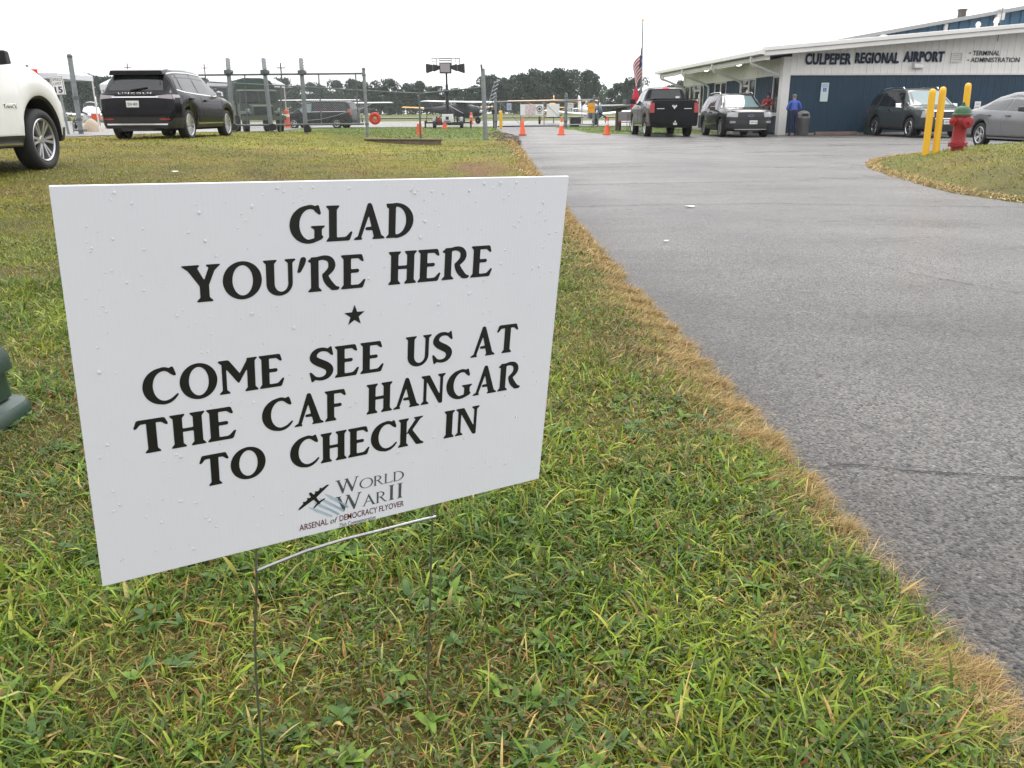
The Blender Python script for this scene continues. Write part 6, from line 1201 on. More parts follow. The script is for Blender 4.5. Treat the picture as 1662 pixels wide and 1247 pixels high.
# ------------------------------------------------------------------ sliding gate and its fence on the lawn
def ray_dir(px, py):
    return _r*((px-831)/1350) - _u*((py-623.5)/1350) + _f
def at(px, py, Y):
    d = ray_dir(px, py); return Vector((0, 0, EYE)) + d*(Y/d.y)
def mesh_fabric(mb, A, B, zb, zt, pitch, r):
    """chain-link: two families of slanting wires between two upright edges, bottom and top given at both ends"""
    A = Vector(A); B = Vector(B); D = (B-A); Ln = D.length; D = D/Ln; nrm = Vector((-D.y, D.x, 0))
    lo = lambda s: zb[0]+(zb[1]-zb[0])*s/Ln; hi = lambda s: zt[0]+(zt[1]-zt[0])*s/Ln
    Hm = max(zt[0]-zb[0], zt[1]-zb[1]); n = int((Ln+Hm)/pitch)
    for sg in (1, -1):
        for i in range(n+1):
            s0 = i*pitch - (Hm if sg > 0 else 0)
            pts = []
            for k in range(9):
                h = Hm*k/8; s = s0+sg*h; z = lo(max(0, min(Ln, s)))+h
                if 0 <= s <= Ln and z <= hi(s)+.001: pts.append((s, z))
            if len(pts) < 2: continue
            (s1, z1), (s2, z2) = pts[0], pts[-1]
            p, q = A+D*s1, A+D*s2; off = nrm*(.002*sg); w_ = D*r*.7
            a, b = Vector((p.x, p.y, z1))+off, Vector((q.x, q.y, z2))+off; u = Vector((0, 0, r*.7))
            b0 = len(mb.v); mb.v += [tuple(a-w_+u*sg), tuple(a+w_-u*sg), tuple(b+w_-u*sg), tuple(b-w_+u*sg), tuple(a+nrm*r), tuple(b+nrm*r)]
            mb.f += [[b0, b0+1, b0+2, b0+3], [b0, b0+4, b0+5, b0+3], [b0+1, b0+4, b0+5, b0+2]]; mb.mi += [0]*3
    return mb
def post_at(px_t, py_t, px_b, py_b, Y):
    b = at(px_b, py_b, Y); t = at(px_t, py_t, Y); return b, t
GY = 30.0
sg_ = empty('sliding_gate', at(591, 210, GY), 0, 'galvanised pipe sliding gate frame behind the black crossover', 'gate')
sg_.location = (0, GY, 0)
def rel(v): return (v.x, v.y-GY, v.z)
tl, tr_ = at(322, 122, GY), at(589, 119.5, GY); blq, brq = at(340, 204, GY), at(591, 201.5, GY)
part('frame', MB().tube([rel(tl), rel(tr_)], .032, 8).tube([rel(blq), rel(brq)], .032, 8).tube([rel(at(397, 121, GY)), rel(at(402, 203, GY))], .022, 8).tube([rel(at(517, 120, GY)), rel(at(522, 202, GY))], .022, 8).tube([rel(at(577, 120, GY)), rel(at(582, 202, GY))], .022, 8), M['galv_dark'], sg_, 50)
mf = MB(); a_, b_ = at(330, 121, GY), at(589, 120, GY); lo_, hi_ = at(340, 203, GY), at(590, 202, GY)
mesh_fabric(mf, (a_.x, .03, 0), (b_.x, .03, 0), (lo_.z, hi_.z), (a_.z, b_.z), .075, .0022); part('chain_link', mf, M['galv'], sg_)
sag = [rel(at(495, 196, GY-.06)), rel(at(520, 194, GY-.06)), rel(at(545, 188, GY-.06)), rel(at(570, 180, GY-.06)), rel(at(590, 172, GY-.06))]
part('brace_cable', MB().tube(sag, .012, 6), M['galv'], sg_, 50)
for (xt, yt, xb, yb, lab) in ((369, 94, 379, 214, 'tall roller post of the sliding gate, just right of the black crossover'), (427, 94, 441, 214, 'tall roller post of the sliding gate, in front of the green military truck'), (488, 94, 497, 217, 'tall roller post of the sliding gate, in front of the minivan nose')):
    b0, t0 = post_at(xt, yt, xb, yb, GY+.12); gp = empty('gate_post', (b0.x, b0.y, b0.z), 0, lab, 'gate post', 'roller posts of the sliding gate')
    v = t0-b0; ck = lambda q: tuple(v*q)
    part('post', MB().tube([(-v.x*.05, 0, -.15), ck(.60), ck(.985), ck(1.0)], [.078, .075, .07, .045], 12), M['galv'], gp, 50)
    h0 = .815; part('roller_bracket', MB().box(v.x*h0-.09, v.x*h0+.09, -.22, -.08, v.z*h0-.07, v.z*h0+.05).tube([(v.x*h0+.09, -.24, v.z*h0), (v.x*h0+.09, .02, v.z*h0)], .075, 12), M['galv_dark'], gp, 40)
    part('guide_roller', MB().tube([(.12, -.24, .16), (.12, -.08, .16)], .11, 14).box(-.02, .2, -.2, -.10, .05, .24), M['black_metal'], gp, 40)
    ins = MB()
    for k in range(4): ins.lathe([(.012, 0), (.02, .015), (.012, .03)], 8, Matrix.Translation((v.x*(.86+.035*k)+.08, 0, v.z*(.86+.035*k))))
    part('insulators', ins, M['black_plastic'], gp, 40)
b0, t0 = post_at(590, 111, 597, 224, GY); gp = empty('gate_post', b0, 0, 'galvanised latch post at the right end of the sliding gate', 'gate post', 'roller posts of the sliding gate'); v = t0-b0
part('post', MB().tube([(-v.x*.05, 0, -.1), (v.x*.97, 0, v.z*.97)], .055, 12), M['galv'], gp, 50); part('cap', MB().sphere(tuple(v*.985), .062, 10, 6), M['galv_dark'], gp, 60)
part('hinge_bands', MB().tube([(v.x*.2, 0, v.z*.2-.03), (v.x*.2, 0, v.z*.2+.03)], .068, 10).tube([(v.x*.9, 0, v.z*.9-.03), (v.x*.9, 0, v.z*.9+.03)], .068, 10), M['galv_dark'], gp, 50)
# leaning steel post beside the speed sign
b0, t0 = post_at(113, 92, 131, 212, 28.0); lp = empty('leaning_post', b0, 0, 'tall leaning steel post beside the left speed limit sign', 'post'); v = t0-b0
part('post', MB().tube([(-v.x*.05, 0, -.1), tuple(v)], .075, 12), M['galv'], lp, 50); part('cap', MB().sphere(tuple(v), .085, 12, 8), M['galv_dark'], lp, 60)
part('base_plate', MB().box(-.14, .14, -.14, .14, -.02, .03), M['galv_dark'], lp); part('bands', MB().tube([tuple(v*.42), tuple(v*.47)], .09, 10).tube([tuple(v*.13), tuple(v*.17)], .09, 10), M['galv_dark'], lp, 50)
# chain-link fence behind, dipping over the ditch, up to the big corner post
FY = 30.7
fc = empty('chain_link_fence', (0, FY, 0), 0, 'low chain link fence dipping across the ditch between gate and corner post', 'fence')
knots = [(300, 131, 206), (372, 135, 209), (480, 140.5, 213), (591, 147.5, 221), (683, 152, 228), (783, 142, 222)]
for (x0, t0_, b0_), (x1, t1_, b1_) in zip(knots[:-1], knots[1:]):
    A, B = at(x0, t0_, FY), at(x1, t1_, FY); a2, b2 = at(x0, b0_, FY), at(x1, b1_, FY)
    part('top_rail', MB().tube([(A.x, 0, A.z), (B.x, 0, B.z)], .022, 8), M['canvas'] if False else M['galv_dark'], fc, 50)
    part('chain_link', mesh_fabric(MB(), (A.x, .03, 0), (B.x, .03, 0), (a2.z, b2.z), (A.z, B.z), .072, .0017), M['galv_dark'], fc)
for (x0, t0_, b0_) in ((455, 139, 212), (683, 118, 229)):
    A, B = at(x0+1, t0_, FY-.04), at(x0, b0_, FY-.04)
    if x0 > 600: part('line_post', MB().tube([(B.x, -.04, B.z-.1), (B.x, -.04, at(683, 152, FY).z+.03)], .035, 10).tube([(B.x, -.04, at(683, 152, FY).z+.02), (A.x-.07, -.04, A.z)], .007, 6), M['galv_dark'], fc, 50)
    else: part('line_post', MB().tube([(B.x, -.04, B.z-.1), (A.x, -.04, A.z)], .028, 10), M['galv_dark'], fc, 50)
b0, t0 = post_at(783.5, 108, 788, 223, 30.3); bp_ = empty('corner_post', b0, 0, 'thick galvanised corner post with barbed wire arms beside the drive', 'fence post'); v = t0-b0
part('post', MB().tube([(-v.x*.05, 0, -.15), tuple(v*.55), tuple(v*.97)], [.08, .078, .07], 14), M['galv'], bp_, 50)
part('extension', MB().tube([(v.x*.95-.03, -.05, v.z*.93), (v.x-.05, -.05, v.z+.06)], .035, 8), M['galv_dark'], bp_, 50)
part('barb_arm', MB().tube([(.07, .1, v.z*.42), (.34, .45, v.z*.80)], .012, 8), M['galv'], bp_, 40)
bw = MB()
for k in range(7):
    z0 = v.z*(.44+.06*k); x0 = .12+.042*k
    bw.tube([(x0-.06, .2, z0-.07), (x0+.03, .3, z0-.02), (x0+.13, .5, z0+.05)], .016, 5)
part('barbed_wire', bw, M['galv'], bp_, 40)
# orange-red ring on the fence
c0 = at(608.5, 192.5, FY-.14); rg = empty('life_ring', c0, 0, 'round orange red ring hanging on the fence right of the latch post', 'ring')
part('ring', MB().lathe([(.205+.0*math.cos(a), 0) if False else (.142+.066*math.cos(a), .045*math.sin(a)) for a in np.linspace(0, 2*math.pi, 14, endpoint=False)], 30, Matrix.Rotation(math.pi/2, 4, 'X'), closed=True), mat('orange red ring', (.55, .05, .035), .5, var=.15), rg, 60)
part('hub', MB().lathe([(1e-4, .025), (.06, .02), (.076, .0), (1e-4, -.02)], 16, Matrix.Rotation(math.pi/2, 4, 'X')), mat('pale hub', (.45, .33, .16), .6), rg, 50)
# culvert headwall in the ditch, trampled mulch by the corner post
cvx = at(655, 231, 28.6); cv = empty('headwall', (cvx.x, 28.6, 0), R_(-2), 'long weathered timber headwall across the ditch below the fence', 'headwall')
hw = MB(); zt_ = at(655, 228.5, 28.6).z; random.seed(5)
hw.hull8([(-1.18, -.12, zt_-.25), (1.18, -.12, zt_-.27), (1.18, .12, zt_-.27), (-1.18, .12, zt_-.25)], [(-1.2, -.13, zt_+.03), (1.25, -.13, zt_-.0), (1.25, .12, zt_-.0), (-1.2, .12, zt_+.03)])
bevel_obj(part('beam', hw, mat('weathered timber', (.17, .13, .09), .8, var=.3, vscale=6), cv), .02)
part('cap_board', MB().hull8([(-1.28, -.17, zt_+.034), (1.3, -.17, zt_+.004), (1.3, .10, zt_+.004), (-1.28, .10, zt_+.034)], [(-1.28, -.17, zt_+.07), (1.3, -.17, zt_+.04), (1.3, .10, zt_+.04), (-1.28, .10, zt_+.07)]), mat('dark wet board', (.10, .08, .06), .6, var=.3, vscale=8), cv)
part('culvert_pipe', MB().lathe([(.17, -.5), (.17, .02), (.15, .02), (.15, -.5)], 20, Matrix.Translation((0, -.13, zt_-.20)) @ Matrix.Rotation(math.pi/2, 4, 'X'), closed=True), M['galv_dark'], cv, 40)
gx_ = []; gv = MB()
n = 5200; xs_ = RNG.uniform(-1.35, .35, n); ys_ = RNG.uniform(26.5, 44, n)
d_ = (xs_ - (road_edge(ys_)-.15)); kp = (np.abs(d_) < .30+.5*sstep(27, 33, ys_)*(1-sstep(38, 44, ys_))*fbm(xs_*2, ys_, 3)) & (fbm(xs_*1.7, ys_*.6, 19) > .40)
xs_, ys_ = xs_[kp], ys_[kp]; n = len(xs_)
cols = np.array([[.10, .075, .055], [.16, .12, .085], [.055, .042, .035], [.22, .17, .12]])[RNG.choice(4, n)]
me = blades_mesh('mulch', np.stack([xs_, ys_, np.maximum(terrain(xs_, ys_), 0)+.012], 1), RNG.uniform(0, 6.28, n), RNG.uniform(.04, .13, n), RNG.uniform(.015, .05, n), RNG.normal(.1, .15, n), RNG.normal(.1, .2, n), cols, M['straw'])
tag(link('mulch', me), 'brown washed out mulch and twigs beside the drive at the corner post', 'mulch', kind='stuff')
# ------------------------------------------------------------------ speed signs
def speed_sign(px, pyt, pyb, Y, w_px, label, post_b, lean=0.0, board_parent=None):
    t, b = at(px, pyt, Y), at(px, pyb, Y); W_ = (at(px+w_px/2, pyt, Y)-at(px-w_px/2, pyt, Y)).x; H_ = t.z-b.z
    o = empty('speed_limit_sign', (b.x, Y, 0), 0, label, 'speed sign', 'speed limit 15 signs'); o.rotation_euler = (0, lean, 0)
    z0 = b.z
    bevel_obj(part('sign_panel', MB().box(-W_/2, W_/2, -.006, .006, z0, z0+H_), M['white_paint'], o), .01)
    Mx = Matrix(((1, 0, 0, 0), (0, 0, -1, -.0065), (0, 1, 0, 0), (0, 0, 0, 1)))
    text_fit('SPEED', -W_*.36, W_*.36, z0+H_*.74, H_*.15, o, M['black_ink'], Mx, .002); text_fit('LIMIT', -W_*.32, W_*.32, z0+H_*.53, H_*.14, o, M['black_ink'], Mx, .002)
    text_fit('15', -W_*.30, W_*.30, z0+H_*.10, H_*.34, o, M['black_ink'], Mx, .002, bold=.03)
    bd = MB(); k = W_*.44
    for (x0, x1, za, zb_) in ((-k, k, z0+H_*.03, z0+H_*.045), (-k, k, z0+H_*.955, z0+H_*.97), (-k, -k+.012, z0+H_*.045, z0+H_*.955), (k-.012, k, z0+H_*.045, z0+H_*.955)): bd.box(x0, x1, -.0085, -.0062, za, zb_)
    part('border', bd, M['black_ink'], o)
    if post_b is not None: part('post', MB().box(-.03, .03, .0065, .05, post_b, z0+H_*.97), M['galv'], o)
    return o
speed_sign(101.5, 123.5, 154, 27.2, 21, 'white speed limit 15 sign beside the white SUV', .15, R_(-3))
# ------------------------------------------------------------------ drive gate with its signs
QY = 57.5
gt_ = empty('drive_gate', (0, QY, 0), 0, 'wide galvanised pipe gate closed across the end of the drive', 'gate')
G = lambda px, py, dy=0.0: (at(px, py, QY).x, dy, at(px, py, QY).z)
fr = MB()
fr.tube([G(806, 165.5), G(919, 163.5)], .045, 8).tube([G(808, 205), G(919, 203)], .04, 8)
for x_ in (812, 845, 883): fr.tube([G(x_, 165), G(x_, 204)], .03, 8)
fr.tube([G(812, 166), G(845, 203)], .02, 6).tube([G(845, 203), G(883, 166)], .02, 6).tube([G(883, 166), G(919, 202)], .02, 6)
part('frame', fr, M['galv'], gt_, 50)
fr = MB(); fr.tube([G(919, 163.5), G(964, 162)], .045, 8).tube([G(919, 203), G(964, 202)], .04, 8).tube([G(919, 181), G(964, 180)], .02, 8).tube([G(944, 163), G(945, 202)], .025, 8)
part('frame', fr, M['galv'], gt_, 50)
mf = MB(); a_, b_ = at(808, 165, QY), at(964, 163, QY); mesh_fabric(mf, (a_.x, .04, 0), (b_.x, .04, 0), (at(808, 205, QY).z, at(964, 203, QY).z), (a_.z, b_.z), .11, .0022); part('chain_link', mf, M['galv'], gt_)
for (x_, yt, yb, lab) in ((804.5, 153, 209, 'grey gate post at the left end of the drive gate beside the yellow guard post'), (918, 153, 208, 'grey gate post between the white sign and the speed sign on the drive gate'), (963, 155, 207, 'grey gate post at the right end of the drive gate by the orange sign')):
    b0, t0 = at(x_, yb, QY+.12), at(x_, yt, QY+.12); p_ = empty('gate_post', (b0.x, b0.y, 0), 0, lab, 'gate post', 'drive gate posts')
    part('post', MB().tube([(0, 0, -.1), (0, 0, t0.z-.05)], .10 if x_ < 960 else .075, 12), M['galv'], p_, 50); part('cap', MB().sphere((0, 0, t0.z-.05), .11 if x_ < 960 else .085, 12, 6), M['galv_dark'], p_, 60)
    part('hinge_bands', MB().tube([(0, 0, t0.z*.88), (0, 0, t0.z*.92)], .12, 10).tube([(0, 0, t0.z*.18), (0, 0, t0.z*.22)], .12, 10), M['galv_dark'], p_, 50)
b0 = at(970, 207, QY+1.5); p_ = empty('fence_post', (b0.x, b0.y, 0), 0, 'thin dark fence post just right of the drive gate', 'fence post')
part('post', MB().tube([(0, 0, -.1), (0, 0, 1.9)], .05, 8), M['galv_dark'], p_, 50); part('cap', MB().sphere((0, 0, 1.9), .06, 8, 5), M['galv_dark'], p_, 60)
def gate_sign(name, x0, y0, x1, y1, label, m, dy=-.06):
    a, b = at(x0, y1, QY), at(x1, y0, QY); o = empty(name, (a.x, QY+dy, a.z), 0, label, 'sign'); W_, H_ = b.x-a.x, b.z-a.z
    bevel_obj(part('sign_panel', MB().box(0, W_, -.012, 0, 0, H_), m, o), .01); return o, W_, H_, Matrix(((1, 0, 0, 0), (0, 0, -1, -.0125), (0, 1, 0, 0), (0, 0, 0, 1)))
M['ink_red'] = mat('red sign ink', (.40, .03, .05), .5)
o, W_, H_, Mx = gate_sign('gate_notice', 844.5, 169.5, 882, 187.5, 'white banner with red lines of writing and a round dark seal on the drive gate', M['white_paint'], -.07)
for k, t in enumerate(('ALL PERSONS', 'MUST BE SIGNED', 'IN BEFORE', 'PROCEEDING TO', 'RAMP AREA')):
    text_fit(t, W_*(.22-.02*(k == 3)), W_*(.66+.04*(k == 1)), H_*(.80-.185*k), H_*.115, o, M['ink_red'], Mx, .003, bold=.02)
sl_ = MB().lathe([(.0001, .006), (W_*.13, .006), (W_*.13, 0)], 20, Matrix.Translation((W_*.83, -.013, H_*.58)) @ Matrix.Rotation(math.pi/2, 4, 'X')); part('seal', sl_, M['black_ink'], o)
sl_ = MB().lathe([(W_*.06, .009), (W_*.095, .009), (W_*.095, .0062), (W_*.06, .0062)], 20, Matrix.Translation((W_*.83, -.013, H_*.58)) @ Matrix.Rotation(math.pi/2, 4, 'X'), closed=True); part('seal_ring', sl_, M['white_paint'], o)
part('seal_caption', MB().box(W_*.74, W_*.92, -.015, -.0125, H_*.17, H_*.23), M['black_ink'], o)
o, W_, H_, Mx = gate_sign('gate_sign', 887, 169, 908, 190, 'blank white square sign board at the middle of the drive gate', M['white_paint'], -.13)
part('brace', MB().tube([(0, -.02, H_*.95), (W_, -.02, 0)], .012, 6), M['galv_dark'], o)
o, W_, H_, Mx = gate_sign('gate_sign', 822.5, 168, 830, 179, 'small pale blue notice on the left part of the drive gate', mat('pale blue notice', (.42, .48, .58), .5, var=.1))
for k in range(3): part('printed_line', MB().box(W_*.15, W_*.85, -.015, -.0125, H_*(.7-.22*k), H_*(.78-.22*k)), mat('blue ink', (.08, .12, .3), .5) if k == 0 else bpy.data.materials['blue ink'], o)
o, W_, H_, Mx = gate_sign('gate_sign', 953.5, 167.5, 965, 183.5, 'orange yellow square sign at the right end of the drive gate', M['sign_yellow'], -.16)
text_fit('SLOW', W_*.15, W_*.85, H_*.42, H_*.22, o, mat('dull orange ink', (.45, .14, .01), .5), Mx, .003)
speed_sign(926, 167, 182.5, QY-.15, 9.5, 'small white speed limit 15 sign on the drive gate', None)
b0 = at(813, 210, QY-.9); bollard((b0.x, b0.y, 0), 1.12, 'yellow guard post beside the left post of the drive gate', (0, 0), .10, 'guard_post', None)
b0 = at(801, 209, QY-.4); kp_ = empty('keypad_post', (b0.x, b0.y, 0), 0, 'thin dark keypad post left of the drive gate', 'keypad post')
part('post', MB().tube([(0, 0, -.05), (0, 0, 1.0)], .035, 8), M['black_metal'], kp_, 50); part('keypad', MB().box(-.09, .09, -.08, .05, .92, 1.15), M['black_metal'], kp_)
b0 = at(932, 206.5, QY+2.6); bx_ = empty('equipment_case', (b0.x, b0.y, 0.03), R_(5), 'black box shaped equipment case behind the drive gate', 'case')
bevel_obj(part('case', MB().box(-.30, .30, -.25, .25, .02, .56), M['black_plastic'], bx_), .02); part('lid', MB().box(-.31, .31, -.26, .26, .565, .62), M['black_metal'], bx_); part('handle', MB().tube([(-.08, -.27, .40), (-.08, -.31, .38), (.08, -.31, .38), (.08, -.27, .40)], .012, 6), M['galv_dark'], bx_)
# ------------------------------------------------------------------ cones
def cone(px, py, h, label, collar, Y=None, tilt=0):
    p = at(px, py, 10); d = ray_dir(px, py); t = -EYE/d.z; X, Yg = d.x*t, d.y*t
    o = empty('traffic_cone', (X, Yg, 0.004), R_(tilt), label, 'traffic cone', 'traffic cones across the drive')
    part('base', bevelbox(-.18, .18, -.18, .18, 0, .035), M['black_plastic'] if not collar else M['orange'], o)
    part('body', MB().lathe([(.145, .036), (.135, .06), (.034, h-.02), (.028, h), (1e-4, h)], 24), M['orange'], o, 50)
    if collar: part('collar', MB().lathe([(.145-.111*(.55), h*.55-.0+.003), (.145-.111*(.55)+.004, h*.55), (.145-.111*.78+.004, h*.78), (.145-.111*.78, h*.78+.003)], 24), M['reflect_white'], o, 50)
    return o
def bevelbox(x0, x1, y0, y1, z0, z1): return MB().prism([(x0+.03, y0), (x1-.03, y0), (x1, y0+.03), (x1, y1-.03), (x1-.03, y1), (x0+.03, y1), (x0, y1-.03), (x0, y0+.03)], 'z', z0, z1)
cone(848, 220, .76, 'plain faded orange traffic cone on a black base, leftmost on the drive', False)
cone(911, 219, .70, 'orange traffic cone with a pale collar in front of the white gate sign', True)
cone(985, 219, .76, 'orange traffic cone with a pale collar at the grass edge near the pickup', True)
# ------------------------------------------------------------------ wayside panel, chairs, umbrella, flag
kx = at(1003, 213, 45.5); kk_ = empty('display_table', (kx.x, 45.5, tz(kx.x, 45.5)), R_(8), 'dark slanted display board on a brown timber post left of the pickup', 'display board')
part('post', MB().box(-.13, .13, -.12, .12, 0, 1.12), M['wood'], kk_); part('bracket', MB().prism([(-.30, 1.02), (.38, 1.12), (.38, 1.18), (-.30, 1.08)], 'y', -.11, .11), M['wood'], kk_)
tp = MB().hull8([(-1.0, -.55, 1.19), (1.0, -.55, 1.23), (1.0, .45, 1.27), (-1.0, .45, 1.23)], [(-1.0, -.55, 1.25), (1.0, -.55, 1.29), (1.0, .45, 1.33), (-1.0, .45, 1.29)]); bevel_obj(part('top', tp, M['grey_paint'], kk_), .015)
part('box', MB().box(.30, 1.0, -.35, .35, 1.34, 1.58), mat('dark grey box', (.07, .075, .075), .6), kk_)
cx0 = at(1018, 214, 44.0)
for k, (dx, dy, rz, lab) in enumerate(((-.22, .2, 170, 'red folding chair with grey back below the display board'), (.38, .5, 190, 'red folding chair with grey back close to the pickup front wheel'))):
    ch = empty('folding_chair', (cx0.x+dx, 44.0+dy, tz(cx0.x, 44.0)), R_(rz), lab, 'folding chair', 'red folding chairs beside the pickup')
    part('seat', MB().box(-.24, .24, -.22, .22, .42, .46), M['red'], ch); part('backrest', MB().box(-.25, .25, -.25, -.22, .50, .95), M['grey_paint'], ch)
    for sx in (-1, 1): part('leg', MB().tube([(sx*.22, .22, 0), (sx*.22, -.20, .62), (sx*.22, -.24, .94)], .014, 6), M['galv_dark'], ch); part('leg', MB().tube([(sx*.22, -.25, 0), (sx*.22, .16, .43)], .014, 6), M['galv_dark'], ch)
ub = at(1030, 205, 43.0); um = empty('umbrella', (ub.x, 43.0, tz(ub.x, 43.0)), 0, 'closed red patio umbrella standing beside the pickup cab', 'umbrella')
part('pole', MB().tube([(0, 0, 0), (0, 0, 2.1)], .02, 8), M['galv'], um, 50)
rr = []
for i in range(12): zz = .80+1.25*i/11; rr.append((.05+.16*math.sin(min(1, (11-i)/8)*math.pi/2)*(.85+.15*math.sin(i*1.9)), zz))
fold = MB(); n_ = 20; vs_ = []
for (r_, z_) in rr:
    for j in range(n_): a = 2*math.pi*j/n_; q = r_*(1+.22*(j % 2)); vs_.append((q*math.cos(a), q*math.sin(a), z_))
fs_ = [(i*n_+j, i*n_+(j+1) % n_, (i+1)*n_+(j+1) % n_, (i+1)*n_+j) for i in range(len(rr)-1) for j in range(n_)]+[tuple(range((len(rr)-1)*n_, len(rr)*n_))]
part('canopy', fold.add(vs_, fs_), mat('red umbrella cloth', (.50, .03, .06), .8, var=.15), um); part('finial', MB().sphere((0, 0, 2.12), .04, 8, 6), M['galv'], um, 60); part('base', MB().lathe([(.24, 0), (.24, .05), (.04, .09), (1e-4, .09)], 16), M['black_metal'], um, 40)
fb = at(1040, 190, 46.5); zt_ = at(1043, 36, 46.5).z; fp = empty('flagpole', (fb.x, 46.5, tz(fb.x, 46.5)), 0, 'tall slim white flagpole rising behind the pickup', 'flagpole'); fp.rotation_euler = (0, R_(-1.0), 0)
part('pole', MB().tube([(0, 0, -.05), (0, 0, zt_*.5), (0, 0, zt_)], [.055, .045, .03], 12), M['galv'], fp, 50); part('finial', MB().sphere((0, 0, zt_+.05), .06, 10, 8), M['plane_yellow'], fp, 60); part('halyard', MB().tube([(.07, 0, 1.2), (.07, 0, zt_-.1)], .005, 5), M['white_fabric'], fp)
part('base_collar', MB().lathe([(.14, 0), (.14, .03), (.07, .12), (1e-4, .12)], 14), M['galv'], fp, 40)
# flag at half mast, hanging in folds
fz1 = at(1041, 79, 46.5).z; fz0 = at(1041, 140, 46.5).z
def flag():
    hoist, fly = 1.35, 2.05; nu, nv = 44, 26
    P = []; 
    for j in range(nv+1):
        for i in range(nu+1):
            u, v = i/nu, j/nv                                    # u along the fly, v down the hoist
            x = -.07 - .30*u*(1-.25*v) + .13*math.sin(u*7+v*1.8)*u; y = .12*math.sin(u*15+v*2.2)*min(1, u*3)
            z = fz1 - v*hoist*(1-.10*u) - 1.15*u**1.25
            P.append((x+ (.10*math.sin(u*5.5)), y, z))
    mb = MB(); mb.v = P; W_ = nu+1
    for j in range(nv):
        for i in range(nu):
            mb.f.append([j*W_+i, (j+1)*W_+i, (j+1)*W_+i+1, j*W_+i+1])
            st = int((j+.5)/nv*13)
            mb.mi.append(2 if (i+.5)/nu < .42 and (j+.5)/nv < 7/13 else (0 if st % 2 == 0 else 1))
    return mb
M['flag_red'] = mat('flag red cloth', (.38, .03, .05), .8); M['flag_white'] = mat('flag white cloth', (.68, .66, .66), .8); M['flag_blue'] = mat('flag blue cloth', (.025, .035, .10), .8)
fo = empty('flag', fp.location, 0, 'striped flag hanging limp at half mast on the flagpole', 'flag'); fo.rotation_euler = fp.rotation_euler
fl_ = flag().build('cloth', [M['flag_red'], M['flag_white'], M['flag_blue']], fo, 80)
sd = fl_.modifiers.new('thick', 'SOLIDIFY'); sd.thickness = .006
# stars on the canton, sewn flat
stm = MB(); 
for k in range(14):
    u, v = .05+.045*(k % 7), .08+.22*(k//7)
    x = -.07 - .30*u*(1-.25*v) + .13*math.sin(u*7+v*1.8)*u + .10*math.sin(u*5.5); z = fz1 - v*1.35*(1-.10*u) - 1.15*u**1.25; y = .12*math.sin(u*15+v*2.2)*min(1, u*3)
    for sy_ in (-.012, .012):
        pts = [(x+(.03 if i % 2 == 0 else .012)*math.sin(i*math.pi/5), y+sy_, z+(.03 if i % 2 == 0 else .012)*math.cos(i*math.pi/5)) for i in range(10)]; stm.add(pts, [tuple(range(10))])
part('stars', stm, M['flag_white'], fo)
# ------------------------------------------------------------------ litter on the ground
def scrap(px, py, w_, label, z=0.0):
    d = ray_dir(px, py); t = (z-EYE)/d.z; X, Yg = d.x*t, d.y*t
    o = MB(); random.seed(px)
    pr = [(w_*random.uniform(.7, 1.1)*math.cos(a), w_*.6*random.uniform(.7, 1.1)*math.sin(a)) for a in np.linspace(0, 2*math.pi, 9, endpoint=False)]
    o.add([(x, y, .002+.010*math.sin(x*40)**2) for x, y in pr]+[(x, y, .007+.010*math.sin(x*40)**2) for x, y in pr], [tuple(range(8, -1, -1)), tuple(range(9, 18))]+[(i, (i+1) % 9, (i+1) % 9+9, i+9) for i in range(9)])
    ob = o.build('paper_scrap', M['reflect_white']); ob.location = (X, Yg, z+.003); tag(ob, label, 'litter', 'white scraps lying about')
scrap(1081, 393, .028, 'small white scrap on the asphalt nearest the sign'); scrap(1120, 337, .06, 'white scrap lying along the seam of the asphalt'); scrap(284, 280, .07, 'white scrap on the lawn above the sign', tz(-5.0, 12.2)+.02)
# ------------------------------------------------------------------ trees of the far tree line
def leaf_material(name, tint):
    m = bpy.data.materials.new(name); m.use_nodes = True; n = m.node_tree.nodes; l = m.node_tree.links; b = n['Principled BSDF']
    at_ = n.new('ShaderNodeAttribute'); at_.attribute_name = 'col'
    mu = n.new('ShaderNodeMix'); mu.data_type = 'RGBA'; mu.blend_type = 'MULTIPLY'; mu.inputs['Factor'].default_value = 1; mu.inputs['B'].default_value = (*tint, 1)
    l.new(at_.outputs['Color'], mu.inputs['A']); l.new(mu.outputs['Result'], b.inputs['Base Color']); b.inputs['Roughness'].default_value = .6; b.inputs['Specular IOR Level'].default_value = .2
    t = n.new('ShaderNodeBsdfTranslucent'); l.new(mu.outputs['Result'], t.inputs['Color']); s = n.new('ShaderNodeMixShader'); s.inputs['Fac'].default_value = .2
    l.new(b.outputs['BSDF'], s.inputs[1]); l.new(t.outputs['BSDF'], s.inputs[2]); l.new(s.outputs['Shader'], n['Material Output'].inputs['Surface'])
    return m
M['leaf'] = leaf_material('dark tree leaves', (1, 1, 1))
M['bark'] = mat('tree bark', (.06, .05, .04), .85, var=.3)
